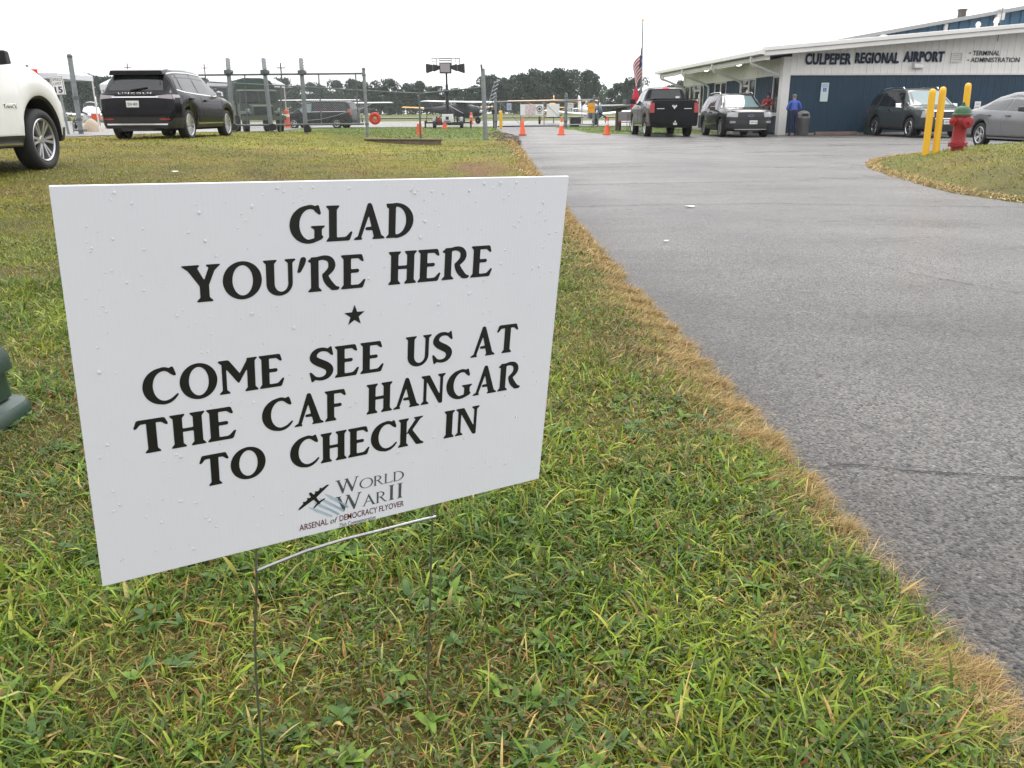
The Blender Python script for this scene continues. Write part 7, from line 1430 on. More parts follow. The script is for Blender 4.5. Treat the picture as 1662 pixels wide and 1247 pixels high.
def leaves_mesh(name, C, size, m):
    """leaf clumps as small crossed-direction quads at centres C"""
    n = len(C); a = RNG.normal(size=(n, 3)); a /= np.linalg.norm(a, axis=1)[:, None]; b = RNG.normal(size=(n, 3)); b -= a*(a*b).sum(1)[:, None]; b /= np.linalg.norm(b, axis=1)[:, None]
    s = size*RNG.uniform(.6, 1.3, (n, 1)); a = a*s; b = b*s*.75
    V = np.stack([C-a, C-b*.9, C+a, C+b*.9], 1).astype(np.float32)
    me = bpy.data.meshes.new(name); me.vertices.add(n*4); me.vertices.foreach_set('co', V.ravel())
    me.loops.add(n*4); me.loops.foreach_set('vertex_index', np.arange(n*4, dtype=np.int32)); me.polygons.add(n); me.polygons.foreach_set('loop_start', np.arange(0, n*4, 4, dtype=np.int32))
    me.update(calc_edges=True); me.materials.append(m)
    c = np.array([.032, .056, .030])*RNG.normal(1, .22, (n, 1))*np.array([1, 1, 1])+RNG.normal(0, .004, (n, 3)); return me, np.clip(c, .006, .2)
def crown_points(nl, seed, n, low=.12, wide=.40):
    g = np.random.default_rng(seed); out = []; lobes = []
    for i in range(nl):
        h = g.uniform(low, .92); env = wide*math.sqrt(max(.05, 1-((h-.45)/.58)**2)); a = g.uniform(0, 6.28); r = env*g.uniform(.25, .95)
        lobes.append((r*math.cos(a), r*math.sin(a), h, g.uniform(.11, .19)))
    lobes.append((0, 0, .86, .14))
    for (x, y, z, r) in lobes:
        k = n//len(lobes); d = g.normal(size=(k, 3)); d /= np.linalg.norm(d, axis=1)[:, None]; d *= (r*g.uniform(.45, 1.08, k)**.6)[:, None]; d[:, 2] *= .8
        out.append(np.array([x, y, z])+d)
    return np.concatenate(out), lobes
PROTO = []
for i in range(7):
    nl = [15, 12, 18, 13, 16, 9, 20][i]; nn = [2300, 2000, 2600, 1900, 2300, 700, 2600][i]
    P, lobes = crown_points(nl, 100+i, nn, [.10, .16, .08, .14, .10, .3, .08][i], [.40, .36, .44, .34, .42, .30, .46][i])
    me, c = leaves_mesh('crown', P, .030 if i != 5 else .022, M['leaf'])
    c = c*(1 + .35*(fbm(P[:, 0]*5+i, P[:, 2]*5, 9)-.5)[:, None]*2)
    if i == 5: c = c*1.7
    col_attr(me, np.repeat(np.clip(c, .005, .2), 4, 0))
    tr_ = MB(); tr_.tube([(0, 0, -.02), (.004, 0, .2), (0, .004, .5), (0, 0, .8)], [.022, .017, .012, .004], 7)
    for (x, y, z, r) in lobes[:7]: tr_.tube([(0, 0, max(.12, z*.55)), (x*.5, y*.5, z*.8), (x, y, z)], [.009, .006, .002], 5)
    to = tr_.build('trunk', M['bark'], None, 50); tm = to.data; bpy.data.objects.remove(to)
    PROTO.append((me, tm))
SKY = [(60,112),(84,116),(104,114),(120,117),(138,122),(152,126),(176,128),(200,130),(226,130),(250,129),(276,131),(300,128),(322,130),(346,131),(368,130),(392,127),(414,131),(438,133),(460,130),(482,138),(504,136),(524,140),(545,133),(566,131),(588,136),(610,131),(628,130),(646,146),(664,138),(682,134),(702,143),(722,146),(744,145),(766,141),(786,126),(802,124),(818,130),(834,121),(852,121),(870,113),(886,118),(900,114),(918,116),(934,113),(949,116),(962,128),(976,132),(992,146),(1004,138),(1018,130),(1032,127),(1048,152),(1066,156),(1092,141),(1108,134),(1124,133)]
def seg_label(px):
    if px < 150: return 'grey green tree of the distant line behind the white SUV and its speed sign'
    if px < 335: return 'grey green tree of the distant line behind the black crossover'
    if px < 455: return 'grey green tree of the distant line behind the military truck'
    if px < 600: return 'grey green tree of the distant line above the parked minivan'
    if px < 690: return 'grey green tree of the distant line between the minivan and the light tower'
    if px < 790: return 'grey green tree of the distant line behind the light tower'
    if px < 880: return 'tall dark tree of the distant line behind the white gate signs'
    if px < 966: return 'tall dark tree of the distant line behind the right end of the drive gate'
    if px < 985: return 'thin pale see-through tree beside the gap in the tree line'
    if px < 1040: return 'dark tree of the distant clump left of the flagpole'
    return 'dark distant tree showing beside the terminal eave'
for i, (px, ty) in enumerate(SKY):
    Y = 215 + (i*37 % 50); pi = 5 if 966 <= px < 985 else [0, 2, 1, 4, 6, 3][i*5 % 6]
    tp_ = at(px, ty-2, Y); zb = tz(tp_.x, Y)-.15; h = tp_.z - zb
    me, tm = PROTO[pi]; ro = empty('tree', (tp_.x, Y, zb), (i*2.399) % 6.28, seg_label(px), 'tree', 'distant tree line')
    wd_ = max(h*.86, 7.8) if pi != 5 else h*.7
    ro.scale = (wd_, wd_, h/1.0)
    link('crown', me, ro); link('trunk', tm, ro)
# the rest of the wood behind, one mass
n = 26000; px_ = RNG.uniform(-60, 1180, n); Yw = RNG.uniform(272, 300, n)
topy = np.interp(px_, [p[0] for p in SKY], [p[1] for p in SKY]); gap = np.interp(px_, [-60, 966, 974, 990, 1000, 1040, 1050, 1180], [1, 1, .25, .25, .7, .7, .2, .45])
Xw = (px_-831)/1350*(.951*Yw+.3); hmax = (184.5-topy)*.904*Yw/1350*.80*gap*(.75+.5*fbm(px_/28, px_*0+.5, 4))
Pw = np.stack([Xw, Yw, terrain(Xw, Yw) + hmax*RNG.random(n)**.75], 1)
me, c = leaves_mesh('far_woods', Pw, .62, M['leaf']); col_attr(me, np.repeat(c*.95, 4, 0)); tag(link('far_woods', me), 'dark grey green wood filling in behind the line of trees', 'woods', kind='stuff')

# ------------------------------------------------------------------ aircraft on the apron
def loft_y(sections, n=14, mi=0):
    """sections (y, cx, cz, rx, rz)"""
    mb = MB(); vs_ = []
    for (y, cx_, cz_, rx, rz_) in sections:
        for j in range(n): a = 2*math.pi*j/n; vs_.append((cx_+rx*math.copysign(abs(math.cos(a))**.8, math.cos(a)), y, cz_+rz_*math.copysign(abs(math.sin(a))**.8, math.sin(a))))
    fs = [(i*n+j, i*n+(j+1) % n, (i+1)*n+(j+1) % n, (i+1)*n+j) for i in range(len(sections)-1) for j in range(n)]
    fs += [tuple(range(n)), tuple(range(len(sections)*n-1, (len(sections)-1)*n-1, -1))]
    return mb.add(vs_, fs, mi)
def wing_mb(span, c0, c1, y0, z0, dih, th=.13, root=.0):
    mb = MB(); prof = [(0, 0), (.05, .55), (.3, 1), (.65, .6), (1, .05), (.65, -.25), (.3, -.4), (.05, -.3)]
    st = []
    for s in (-1, -.97, -.5, 0, .5, .97, 1):
        a = abs(s); c = c0+(c1-c0)*a; t = th*(1-.35*a)*(.3 if a == 1 else 1)
        st.append([(s*span/2, y0+c*.35-c*p[0]*(1 if a < 1 else .9), z0+dih*a+t*p[1]) for p in prof])
    n = len(prof); vs_ = [p for r in st for p in r]
    fs = [(i*n+j, i*n+(j+1) % n, (i+1)*n+(j+1) % n, (i+1)*n+j) for i in range(len(st)-1) for j in range(n)]+[tuple(range(n)), tuple(range(len(st)*n-1, (len(st)-1)*n-1, -1))]
    return mb.add(vs_, fs)
def aircraft(name, label, loc, rz, span, length, high, body_m, wing_m, tail_m=None, nose_m=None, cz=1.15, wz=None, strut=True, taildragger=True, radial=False, dih=.12, canopy=True):
    tail_m = tail_m or body_m; o = empty(name, loc, rz, label, 'aircraft')
    L = length; f = L*.34; b = -L*.66; r = .52 if not radial else .60
    part('fuselage', loft_y([(f, 0, cz-.05, r*.45, r*.45), (f-.12, 0, cz-.05, r*.8, r*.8), (f-.9, 0, cz-.02, r, r*1.0), (f-1.6, 0, cz+.06, r*1.05, r*1.25), (f-2.6, 0, cz+.08, r*1.0, r*1.2), (b*.45, 0, cz+.08, r*.62, r*.75), (b*.8, 0, cz+.12, r*.32, r*.42), (b, 0, cz+.16, .06, .2)]), body_m, o, 50)
    if nose_m: part('cowling', loft_y([(f+.02, 0, cz-.05, r*.5, r*.5), (f-.10, 0, cz-.05, r*.92, r*.92), (f-.5, 0, cz-.04, r*1.08, r*1.06), (f-.85, 0, cz-.02, r*1.06, r*1.06)], 18), nose_m, o, 50)
    wz = wz if wz is not None else (cz+.74 if high else cz-.30)
    part('wing', wing_mb(span, 1.55, 1.25, f-1.75, wz, dih if not high else dih*.5), wing_m, o, 40)
    part('tailplane', wing_mb(span*.32, .95, .6, b+.42, cz+.22, 0, .06), tail_m, o, 40)
    part('fin', MB().prism([(b-.05, cz+.2), (b+1.0, cz+.25), (b+.42, cz+1.15), (b+.02, cz+1.28), (b-.18, cz+1.1)], 'x', -.04, .04), tail_m, o)
    part('windshield', loft_y([(f-1.15, 0, cz+.42, .30, .10), (f-1.35, 0, cz+.55, .44, .28), (f-2.0, 0, cz+.58, .46, .30), (f-2.9, 0, cz+.48, .35, .18)], 12), M['glass'], o, 50) if canopy else None
    for s in (-1, 1):
        part('gear_leg', MB().tube([(s*.42, f-1.3, cz-.35), (s*1.05, f-1.2, .32)], .05, 8), body_m, o, 50)
        w_ = part('wheel', MB().lathe([(.10, -.08), (.27, -.09), (.31, -.04), (.31, .04), (.27, .09), (.10, .08)], 18, Matrix.Translation((s*1.1, f-1.2, .31)) @ Matrix.Rotation(math.pi/2, 4, 'Y'), closed=True), M['rubber'], o, 50)
        part('hub', MB().lathe([(1e-4, -.07), (.105, -.06), (.105, .06), (1e-4, .07)], 12, Matrix.Translation((s*1.1, f-1.2, .31)) @ Matrix.Rotation(math.pi/2, 4, 'Y')), M['rim_silver'], w_)
        if high and strut: part('wing_strut', MB().tube([(s*.5, f-1.6, cz-.2), (s*span*.28, f-1.75, wz+.0)], .035, 6), wing_m, o, 50)
    if taildragger: part('tail_wheel', MB().tube([(0, b+.3, cz-.05), (0, b+.1, .18)], .03, 6).lathe([(.02, -.04), (.14, -.04), (.14, .04), (.02, .04)], 14, Matrix.Translation((0, b+.08, .15)) @ Matrix.Rotation(math.pi/2, 4, 'Y'), closed=True), M['rubber'], o, 40)
    else: part('nose_wheel', MB().tube([(0, f-.4, cz-.4), (0, f-.35, .28)], .04, 6).lathe([(.05, -.07), (.24, -.07), (.24, .07), (.05, .07)], 16, Matrix.Translation((0, f-.35, .25)) @ Matrix.Rotation(math.pi/2, 4, 'Y'), closed=True), M['rubber'], o, 40)
    pr = MB(); a = .5
    for k in range(2):
        q = a+k*math.pi; ca, sa = math.cos(q), math.sin(q)
        pr.hull8([(-.05*sa, f+.07, cz-.05+.05*ca), (.05*sa, f+.09, cz-.05-.05*ca), (.95*ca+.04*sa, f+.085, cz-.05+.95*sa-.04*ca), (.95*ca-.04*sa, f+.075, cz-.05+.95*sa+.04*ca)], [(-.05*sa, f+.09, cz-.05+.05*ca), (.05*sa, f+.115, cz-.05-.05*ca), (.95*ca+.04*sa, f+.10, cz-.05+.95*sa-.04*ca), (.95*ca-.04*sa, f+.09, cz-.05+.95*sa+.04*ca)])
    p_ = part('propeller', pr, M['black_metal'], o); part('spinner', MB().lathe([(.14, 0), (.12, .12), (.06, .22), (1e-4, .26)], 14, Matrix.Translation((0, f+.0, cz-.05)) @ Matrix.Rotation(-math.pi/2, 4, 'X')), wing_m, p_, 50)
    return o
def gat(px, Y): v = at(px, 185, Y); return (v.x, Y, .05 if 63 < Y < 108 else tz(v.x, Y))
aircraft('vintage_airplane', 'dark green high wing vintage airplane behind the light tower', gat(748, 80), R_(-128), 10.6, 6.8, True, M['plane_dark'], M['plane_white'], cz=1.12, wz=1.85)
aircraft('vintage_airplane', 'yellow winged airplane mostly hidden behind the dark green one', gat(728, 92), R_(175), 9.6, 6.6, False, M['plane_dark'], M['plane_yellow'], cz=1.2, wz=1.32, dih=.22)
aircraft('light_airplane', 'white high wing airplane right behind the minivan roof', gat(567, 96), R_(172), 10.2, 7.0, True, M['plane_dark'], M['plane_white'], cz=1.2, wz=2.0, dih=.1)
aircraft('light_airplane', 'white high wing airplane farther off, its wing showing above the minivan nose', gat(521, 112), R_(180), 10.4, 7.0, True, M['plane_white'], M['plane_white'], cz=1.5, wz=2.62, dih=.0)
aircraft('vintage_airplane', 'yellow high wing airplane behind the writing on the drive gate', gat(897, 76), R_(176), 8.0, 6.4, True, M['plane_yellow'], M['plane_yellow'], cz=1.15, wz=1.86, dih=.0)
aircraft('light_airplane', 'white low wing airplane with blue nose behind the orange sign on the gate', gat(958, 69), R_(188), 8.2, 6.6, False, M['plane_white'], M['plane_white'], nose_m=mat('slate blue cowling', (.07, .10, .14), .4), cz=1.0, wz=.72, dih=.38, taildragger=False)
aircraft('light_airplane', 'small white airplane parked at the left beyond the leaning post', gat(150, 62), R_(200), 7.5, 6.0, False, M['plane_white'], M['plane_white'], nose_m=None, cz=.95, wz=.85, dih=.3, taildragger=False)
# ------------------------------------------------------------------ light tower trailer
LTY = 56.0; lt0 = at(727, 208, LTY); lt = empty('light_tower', (lt0.x, LTY, 0.02), 0, 'mobile light tower trailer with dark lamp heads high on a mast', 'light tower')
Lz = lambda y: at(727, y, LTY).z; Lx = lambda x: at(x, 190, LTY).x-lt0.x
part('frame', MB().box(Lx(703), Lx(752), -.5, .5, Lz(204), Lz(200)).box(Lx(690), Lx(764), -.06, .06, Lz(201), Lz(198.5)).box(-.06, .06, -1.9, -.5, Lz(204), Lz(202)), M['black_metal'], lt)
for xx in (690, 764): part('outrigger', MB().box(Lx(xx)-.05, Lx(xx)+.05, -.05, .05, .0, Lz(197)).box(Lx(xx)-.12, Lx(xx)+.12, -.12, .12, -.02, .03), M['black_metal'], lt)
for xx in (705, 749):
    w_ = part('wheel', MB().lathe([(.12, -.1), (.30, -.1), (.335, -.06), (.335, .06), (.30, .1), (.12, .1)], 20, Matrix.Translation((Lx(xx), 0, .32)) @ Matrix.Rotation(math.pi/2, 4, 'Y'), closed=True), M['rubber'], lt, 50)
    part('fender', MB().tube([(Lx(xx), -.42, .42), (Lx(xx), -.2, .66), (Lx(xx), .2, .66), (Lx(xx), .42, .42)], .10, 6), M['grey_paint'], lt, 50)
bx = part('generator_housing', MB().box(Lx(718), Lx(735), -.45, .45, Lz(199.5), Lz(186)), M['white_paint'], lt); bevel_obj(bx, .03)
part('control_panel', MB().box(Lx(724), Lx(729), -.47, -.452, Lz(195), Lz(190)).box(Lx(721), Lx(732), -.465, -.451, Lz(198), Lz(196.6)), M['letter_grey'], lt)
part('fuel_tank', MB().box(Lx(708.5), Lx(717.5), -.3, .3, Lz(199), Lz(194)), M['red'], lt); part('tail_lamp', MB().box(Lx(712), Lx(716), -.52, -.501, Lz(202.5), Lz(201)), M['lamp_red'], lt)
part('mast', MB().tube([(0, .0, Lz(200)), (0, 0, Lz(150))], .11, 10).tube([(0, 0, Lz(150)), (0, 0, Lz(138))], .085, 10).tube([(0, 0, Lz(138)), (0, 0, Lz(118))], .06, 10).box(-.16, .16, -.16, .16, Lz(152), Lz(146)), M['black_metal'], lt, 50)
part('guy_brace', MB().tube([(Lx(708), 0, Lz(200)), (0, 0, Lz(172))], .02, 6).tube([(Lx(748), 0, Lz(200)), (0, 0, Lz(172))], .02, 6), M['black_metal'], lt, 50)
hf = MB(); zt1, zt0 = Lz(95.5), Lz(103.5)
for xa_, xb_ in ((704, 711), (716, 735), (741, 748)):
    hf.tube([(Lx(xa_), 0, zt0-.3), (Lx(xa_), 0, zt1), (Lx(xb_), 0, zt1), (Lx(xb_), 0, zt0-.3)], .025, 6)
hf.tube([(Lx(703), 0, Lz(96)), (Lx(749), 0, Lz(96))], .025, 6).tube([(Lx(704), 0, Lz(100)), (Lx(711), 0, Lz(100))], .02, 6).tube([(Lx(716), 0, Lz(99)), (Lx(735), 0, Lz(99))], .03, 6).tube([(Lx(741), 0, Lz(100)), (Lx(748), 0, Lz(100))], .02, 6)
part('lamp_rack', hf, M['black_metal'], lt, 50)
def lamp_head(xa_, xb_, ya, yb, flare):
    b = MB(); x0, x1 = Lx(xa_), Lx(xb_); za, zb_ = Lz(yb), Lz(ya)
    if flare == 0: b.box(x0, x1, -.30, .25, za, zb_)
    else:
        big, sm = (x0, x1) if flare < 0 else (x1, x0)
        e = .30; q = [(big, -e, za), (sm, -e*.7, za+.14), (sm, e*.7, za+.14), (big, e, za)]; t = [(big, -e, zb_), (sm, -e*.7, zb_-.08), (sm, e*.7, zb_-.08), (big, e, zb_)]
        b.hull8(q, t)
    h = part('lamp_head', b, mat('dark lamp housing', (.02, .02, .02), .5, var=.3), lt); bevel_obj(h, .03)
    sgn = 0 if flare == 0 else flare
    if sgn: part('lens', MB().box(Lx(xa_)-.03 if sgn < 0 else Lx(xb_)+.005, Lx(xa_)-.005 if sgn < 0 else Lx(xb_)+.03, -.25, .25, za+.06, zb_-.06), M['lamp_smoke'], h)
    else: part('lens', MB().box(Lx(xa_)+.06, Lx(xb_)-.06, -.33, -.305, za+.06, zb_-.06), M['lamp_smoke'], h)
lamp_head(695, 705.5, 104, 119.5, -1); lamp_head(706, 715.5, 105, 117, -1); lamp_head(716, 734.5, 102.5, 120, 0); lamp_head(735, 744, 105, 117, 1); lamp_head(744.5, 755.5, 104, 120, 1)
# ------------------------------------------------------------------ tents
def tent(px0, px1, ypk, yeave, Y, depth, label, bar=False, wall=False):
    a, b = at(px0, yeave, Y), at(px1, yeave, Y); zp = at(px0, ypk, Y).z; W_ = b.x-a.x; o = empty('canopy_tent', ((a.x+b.x)/2, Y, tz((a.x+b.x)/2, Y)), R_(2), label, 'tent'); z0 = a.z - o.location.z; zp -= o.location.z
    h = W_/2; v = .25; mb = MB()
    mb.add([(-h, 0, z0), (h, 0, z0), (h, depth, z0), (-h, depth, z0), (-h*.55, depth*.4, zp), (h*.55, depth*.4, zp), (h*.55, depth*.6, zp), (-h*.55, depth*.6, zp), (-h, 0, z0-v), (h, 0, z0-v), (h, depth, z0-v), (-h, depth, z0-v)],
           [(0, 1, 5, 4), (1, 2, 6, 5), (2, 3, 7, 6), (3, 0, 4, 7), (4, 5, 6, 7), (8, 9, 1, 0), (9, 10, 2, 1), (10, 11, 3, 2), (11, 8, 0, 3)])
    c = mb.build('canopy', M['white_fabric'], o); s = c.modifiers.new('thick', 'SOLIDIFY'); s.thickness = .012
    for sx, sy in ((-h+.05, .05), (h-.05, .05), (-h+.05, depth-.05), (h-.05, depth-.05)): part('leg', MB().box(sx-.03, sx+.03, sy-.03, sy+.03, 0, z0-.02).box(sx-.07, sx+.07, sy-.07, sy+.07, 0, .012), M['fascia'], o)
    return o, h, z0
tA, h_, z_ = tent(14, 92, 103, 119, 44, 4, 'grey white canopy tent behind the hood of the white SUV')
q = at(56, 118, 44); part('red_badge', MB().box(q.x-tA.location.x-.17, q.x-tA.location.x+.17, -.05, -.02, z_-.16, z_+.18), mat('bright red panel', (.8, .04, .03), .5), tA)
text_fit('WELCOME', q.x-tA.location.x+.35, h_-.15, z_-.17, .12, tA, M['grey_paint'], Matrix(((1, 0, 0, 0), (0, 0, -1, -.02), (0, 1, 0, 0), (0, 0, 0, 1))), .002) if False else None
tent(162, 236, 116, 137, 40, 4, 'white canopy tent standing behind the black crossover')
tent(336, 436, 117, 134, 62, 5, 'pale canopy tent behind the green military truck')
# ------------------------------------------------------------------ military truck
mt0 = at(418, 206, 47); mt = empty('military_truck', (mt0.x, 47, tz(mt0.x, 47)), R_(205), 'olive military truck with canvas cargo cover behind the sliding gate', 'truck')
part('chassis', MB().box(-.45, .45, -2.9, 2.4, .62, .82), M['underbody'], mt)
part('hood', MB().hull8([(-.62, 1.3, .84), (.62, 1.3, .84), (.56, 2.5, .84), (-.56, 2.5, .84)], [(-.60, 1.3, 1.42), (.60, 1.3, 1.42), (.50, 2.46, 1.30), (-.50, 2.46, 1.30)]), M['olive'], mt)
for sx in (-1, 1):
    part('fender', MB().hull8([(sx*.58, 1.35, .98), (sx*1.06, 1.35, .98), (sx*1.06, 2.5, .92), (sx*.58, 2.5, .92)][::sx], [(sx*.58, 1.4, 1.08), (sx*1.04, 1.4, 1.08), (sx*1.04, 2.45, 1.0), (sx*.58, 2.45, 1.0)][::sx]), M['olive'], mt)
    part('headlight', MB().lathe([(1e-4, .03), (.10, .02), (.11, -.06), (1e-4, -.08)], 14, Matrix.Translation((sx*.78, 2.52, 1.10)) @ Matrix.Rotation(-math.pi/2, 4, 'X')), M['lamp_clear'], mt, 50)
    part('window', MB().box(sx*.985-.01, sx*.985+.03*sx+.01, .45, 1.15, 1.50, 1.95), M['win_dark'], mt)
    for yy in (1.92, -1.3, -2.3): part('wheel', MB().lathe([(.18, -.13), (.42, -.13), (.47, -.08), (.47, .08), (.42, .13), (.18, .13), (.12, .0)], 20, Matrix.Translation((sx*.86, yy, .46)) @ Matrix.Rotation(math.pi/2, 4, 'Y'), closed=True), M['rubber'], mt, 50)
part('cab', MB().box(-.98, .98, .25, 1.30, .84, 1.45).box(-.98, .98, .25, .42, 1.453, 2.05).hull8([(-.98, .25, 2.052), (.98, .25, 2.052), (.98, 1.28, 2.052), (-.98, 1.28, 2.052)], [(-.94, .25, 2.16), (.94, .25, 2.16), (.92, 1.2, 2.12), (-.92, 1.2, 2.12)]), M['olive'], mt)
for sx in (-.5, .5): part('windshield', MB().box(sx-.42, sx+.42, 1.22, 1.27, 1.50, 2.0), M['win_dark'], mt)
for sx in (-.94, 0, .94): part('windshield_post', MB().box(sx-.05, sx+.05, 1.20, 1.29, 1.45, 2.05), M['olive'], mt)
part('grille', MB().box(-.46, .46, 2.505, 2.54, .88, 1.26), M['underbody'], mt); part('bumper', MB().box(-1.05, 1.05, 2.58, 2.72, .62, .84), M['olive'], mt)
part('cargo_bed', MB().box(-1.05, 1.05, -2.95, .10, .84, 1.38), M['olive'], mt)
cv_ = [(-1.05, 1.382), (1.05, 1.382), (1.05, 2.35), (.85, 2.62), (.4, 2.74), (-.4, 2.74), (-.85, 2.62), (-1.05, 2.35)]
bevel_obj(part('canvas_cover', MB().prism(cv_, 'y', -2.95, .10), M['canvas'], mt), .04)
for yy in (-2.2, -1.45, -.7): part('cover_hoop', MB().tube([(p[0]*1.01, yy, p[1]*1.003) for p in cv_[1:]+cv_[:1]], .025, 6), M['canvas'], mt, 60)
part('mirror', MB().tube([(.98, 1.2, 1.7), (1.22, 1.25, 1.75)], .015, 6).box(1.16, 1.30, 1.23, 1.26, 1.6, 1.9), M['black_metal'], mt)
# ------------------------------------------------------------------ small things on the airfield
def drum(px, yb, Y, h, r_, label, nm='traffic_drum', band=True):
    p = at(px, yb, Y); o = empty(nm, (p.x, Y, max(p.z, tz(p.x, Y))), 0, label, 'traffic marker')
    part('body', MB().lathe([(1e-4, 0), (r_*1.25, 0), (r_*1.25, .06), (r_, .07), (r_*.92, h*.5), (r_*.8, h*.97), (r_*.5, h), (1e-4, h)], 18), M['orange'], o, 40)
    if band: part('collar', MB().lathe([(r_*.96, h*.58), (r_*.96+.006, h*.585), (r_*.90+.006, h*.74), (r_*.90, h*.745)], 18), M['reflect_white'], o, 50)
drum(681, 219, 33.5, .42, .11, 'rounded orange marker leaning by the fence line post', band=False)
drum(722, 211, 54, .34, .14, 'small orange marker on the grass under the light tower', band=False)
drum(467, 207, 52, 1.0, .17, 'orange and white marker left of the minivan')
drum(765, 202, 62, .8, .11, 'tall orange and white marker right of the light tower')
ub0 = at(110, 211, 40); o = empty('white_bucket', (ub0.x, 40, tz(ub0.x, 40)+.012), 0, 'white bucket standing beside the leaning steel post', 'bucket')
part('bucket', MB().lathe([(1e-4, 0), (.20, 0), (.23, .52), (.245, .53), (.245, .56), (.22, .56), (.20, .10)], 20), M['white_paint'], o, 40); part('bail', MB().tube([(-.24, 0, .5), (-.2, -.1, .40), (0, -.25, .34), (.2, -.1, .40), (.24, 0, .5)], .008, 5), M['galv'], o)
ub0 = at(108, 190, 43); o = empty('flower_planter', (ub0.x, 43, tz(ub0.x, 43)+.012), 0, 'planter with pale dry flowers below the left speed sign', 'planter')
part('pot', MB().lathe([(1e-4, 0), (.22, 0), (.30, .45), (.33, .46), (.33, .52), (.28, .52)], 18), M['concrete'], o, 40)
C = RNG.normal(0, .16, (260, 3)); C[:, 2] = np.abs(C[:, 2])*1.5+.55; me, c = leaves_mesh('flowers', C, .05, M['leaf']); col_attr(me, np.repeat(np.where(RNG.random((260, 1)) < .5, np.array([[.4, .38, .3]]), c*2), 4, 0)); link('flowers', me, o)['kind'] = 'stuff'
tp0 = at(148, 200, 50); o = MB()
random.seed(12); prof_ = [(1.0, 0), (.85, .25), (.6, .6), (.35, .85), (.1, 1.0), (1e-4, 1.02)]
o.lathe([(r_*.62, z*.72) for r_, z in prof_], 14, Matrix.Translation((tp0.x, 50, tz(tp0.x, 50))))
for i, v in enumerate(o.v): k = .9+.25*random.random(); o.v[i] = (tp0.x+(v[0]-tp0.x)*k, 50+(v[1]-50)*k, v[2])
ob = o.build('tarp_heap', mat('tan tarpaulin', (.42, .34, .25), .8, var=.15), None, 60); tag(ob, 'tan tarpaulin heap on the pavement left of the black crossover', 'tarpaulin')
oc = at(155, 184, 56); o = empty('orange_crate', (oc.x, 56, tz(oc.x, 56)+.0), 0, 'small orange box on a stand behind the tan heap', 'crate')
part('crate', MB().box(-.2, .2, -.2, .2, .62, 1.0), mat('orange crate plastic', (.55, .09, .03), .5), o); part('stand', MB().box(-.16, .16, -.16, .16, 0, .615), M['grey_paint'], o)
for px, yt, Y, lab in ((206, 103, 190, 'thin distant pole above the roof of the black crossover'), (331, 104, 190, 'thin distant pole above the left end of the sliding gate'), (455, 102, 150, 'dark utility pole with crossarm between two roller posts'), (660, 98, 200, 'faint distant mast between the minivan and the light tower')):
    t_ = at(px, yt, Y); z0 = tz(t_.x, Y); o = empty('utility_pole', (t_.x, Y, z0), R_(10), lab, 'utility pole')
    part('pole', MB().tube([(0, 0, 0), (0, 0, t_.z-z0)], [.17, .11] if px != 660 else [.05, .03], 8), M['wood'], o, 50)
    if px != 660: part('crossarm', MB().box(-.7, .7, -.06, .06, t_.z-z0-.9, t_.z-z0-.75), M['wood'], o); part('insulators', MB().box(-.65, -.6, -.03, .03, t_.z-z0-.75, t_.z-z0-.55).box(.6, .65, -.03, .03, t_.z-z0-.75, t_.z-z0-.55), M['galv_dark'], o)
# ------------------------------------------------------------------ people
def skin_person(name, label, loc, rz, joints, edges, mats, tags):
    """joints: name -> (x, y, z, r); edges: (a, b); tags: edge -> material slot"""
    names = list(joints); idx = {n: i for i, n in enumerate(names)}
    me = bpy.data.meshes.new(name); me.from_pydata([joints[n][:3] for n in names], [(idx[a], idx[b]) for a, b in edges], [])
    o = bpy.data.objects.new(name, me); COL.objects.link(o)
    sk = o.modifiers.new('skin', 'SKIN'); sk.use_smooth_shade = True; sk.branch_smoothing = .3
    ly = me.skin_vertices[0].data if me.skin_vertices else None
    if ly is None:
        bm = bmesh.new(); bm.from_mesh(me); bm.verts.layers.skin.verify(); bm.to_mesh(me); bm.free(); ly = me.skin_vertices[0].data
    for n in names:
        r_ = joints[n][3]; ly[idx[n]].radius = r_ if isinstance(r_, tuple) else (r_, r_)
    ly[idx['pelvis']].use_root = True
    sb = o.modifiers.new('sub', 'SUBSURF'); sb.levels = 2; sb.render_levels = 2
    dg = bpy.context.evaluated_depsgraph_get(); dg.update()
    fm = bpy.data.meshes.new_from_object(o.evaluated_get(dg)); bpy.data.objects.remove(o)
    fm.materials.clear()
    for m in mats: fm.materials.append(m)
    co = np.zeros(len(fm.polygons)*3); fm.polygons.foreach_get('center', co); co = co.reshape(-1, 3)
    best = np.full(len(co), 1e9); mi = np.zeros(len(co), int)
    for (a, b), t in zip(edges, tags):
        A = np.array(joints[a][:3]); B = np.array(joints[b][:3]); d = B-A; L = d@d+1e-9
        q = np.clip(((co-A)@d)/L, 0, 1); ra, rb = [np.mean(joints[k][3]) for k in (a, b)]
        ds = np.linalg.norm(co-A-q[:, None]*d, axis=1)/(ra+(rb-ra)*q)
        k = ds < best; best[k] = ds[k]; mi[k] = t
    fm.polygons.foreach_set('material_index', mi.astype(np.int32)); fm.polygons.foreach_set('use_smooth', [True]*len(co)); fm.update()
    root = empty(name, loc, rz, label, 'person')
    link('body', fm, root); return root
